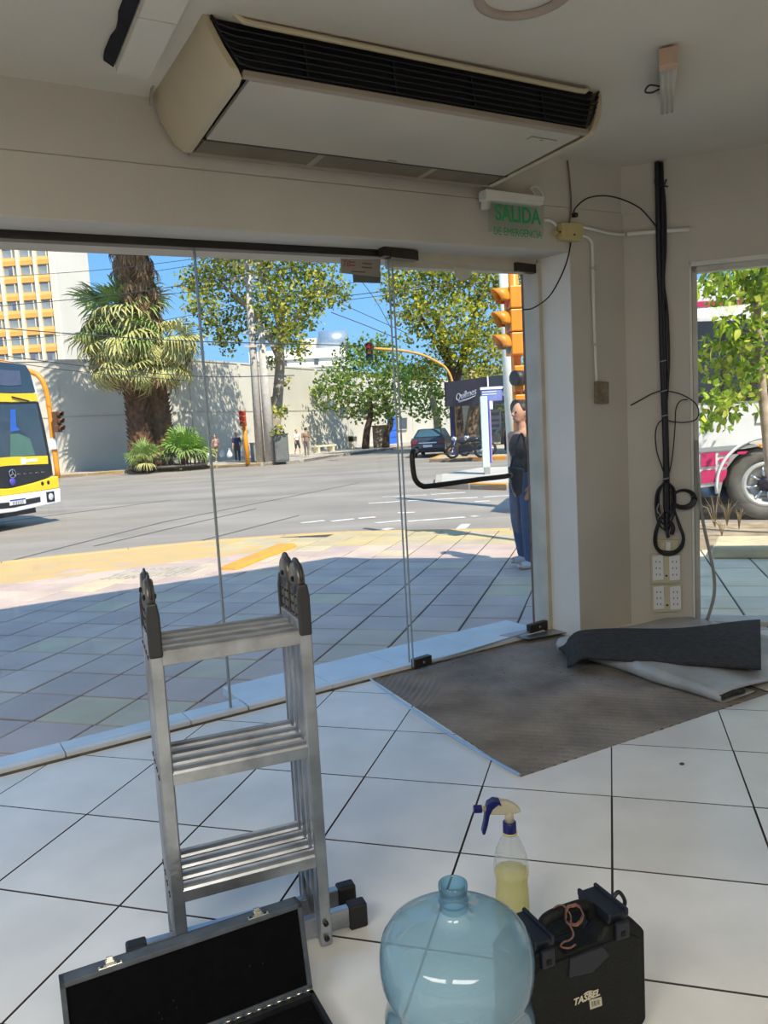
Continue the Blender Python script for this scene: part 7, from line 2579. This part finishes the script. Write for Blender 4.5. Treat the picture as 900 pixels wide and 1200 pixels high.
st = [deep(u, v, wf.y - .31) - Vector(bg.location) for u, v in ((598, 549), (604, 525), (611, 508), (615, 525), (613, 549))]
MB().tube(curve_pts(st, 5), 0.010, 6).build('bag_strap', M_BTOP, bg)
M_WT = mat('white_top', (222, 214, 206), 0.8)
M_PK = mat('pink_top', (206, 164, 156), 0.8)
M_NV = mat('navy_shirt', (40, 46, 92), 0.8)
M_BKS = mat('dark_shorts', (52, 52, 60), 0.8)
M_TAN = mat('tan_trousers', (150, 122, 98), 0.8)
M_BAG = mat('white_carrier', (228, 228, 232), 0.6)


def ped(u, v, h, rz, label, **kw):
    p = ground(u, v, ZS)
    return p, person(label, (p.x, p.y, ZS), h, rz, **kw)


def carrier(p, dx, label, grp):
    t_ = thing('carrier_bag', label, 'bag', (p.x + dx, p.y - .12, ZS + .28), 0, grp)
    MB().lathe([(0.0001, 0), (.12, .01), (.17, .10), (.16, .22), (.07, .36), (.03, .42)], 12).build('bag_body', M_BAG, t_)
    MB().tube(curve_pts([(-.05, 0, .36), (-.03, 0, .50), (.03, 0, .50), (.05, 0, .36)], 4), 0.012, 5).build('bag_handle', M_BAG, t_)


p, _ = ped(254, 541.5, 1.62, radians(-20), 'woman in a pale top carrying white bags, left of the two on the far corner', top=M_PK, bottom=M_TAN, long_hair=True, shorts=True)
carrier(p, -0.38, 'white carrier bag in the left hand of the woman in the pale top', 'white carrier bags')
carrier(p, 0.40, 'white carrier bag in the right hand of the woman in the pale top', 'white carrier bags')
p, _ = ped(279, 541.5, 1.66, radians(10), 'person in a navy shirt carrying white bags, right of the two on the far corner', top=M_NV, bottom=M_BKS, long_hair=True)
carrier(p, -0.42, 'white carrier bag at the left side of the person in navy', 'white carrier bags')
carrier(p, 0.36, 'white carrier bag at the right side of the person in navy', 'white carrier bags')
ped(349, 533, 1.66, radians(40), 'person in a white top and dark shorts walking along the grey wall', top=M_WT, bottom=M_BKS, shorts=True)
ped(360, 535.5, 1.72, radians(170), 'person in a brownish top standing by the far kerb', top=M_TAN, bottom=mat('grey_trousers', (120, 112, 108), 0.8), stride=0.05)
pk = ground(596, 529, ZS)
person('person in a grey shirt and dark trousers under the café awning', (pk.x, pk.y, ZS), 1.7, radians(200), mat('grey_shirt', (104, 108, 116), 0.8), M_BKS, skin=M_SKIND, stride=0.1)
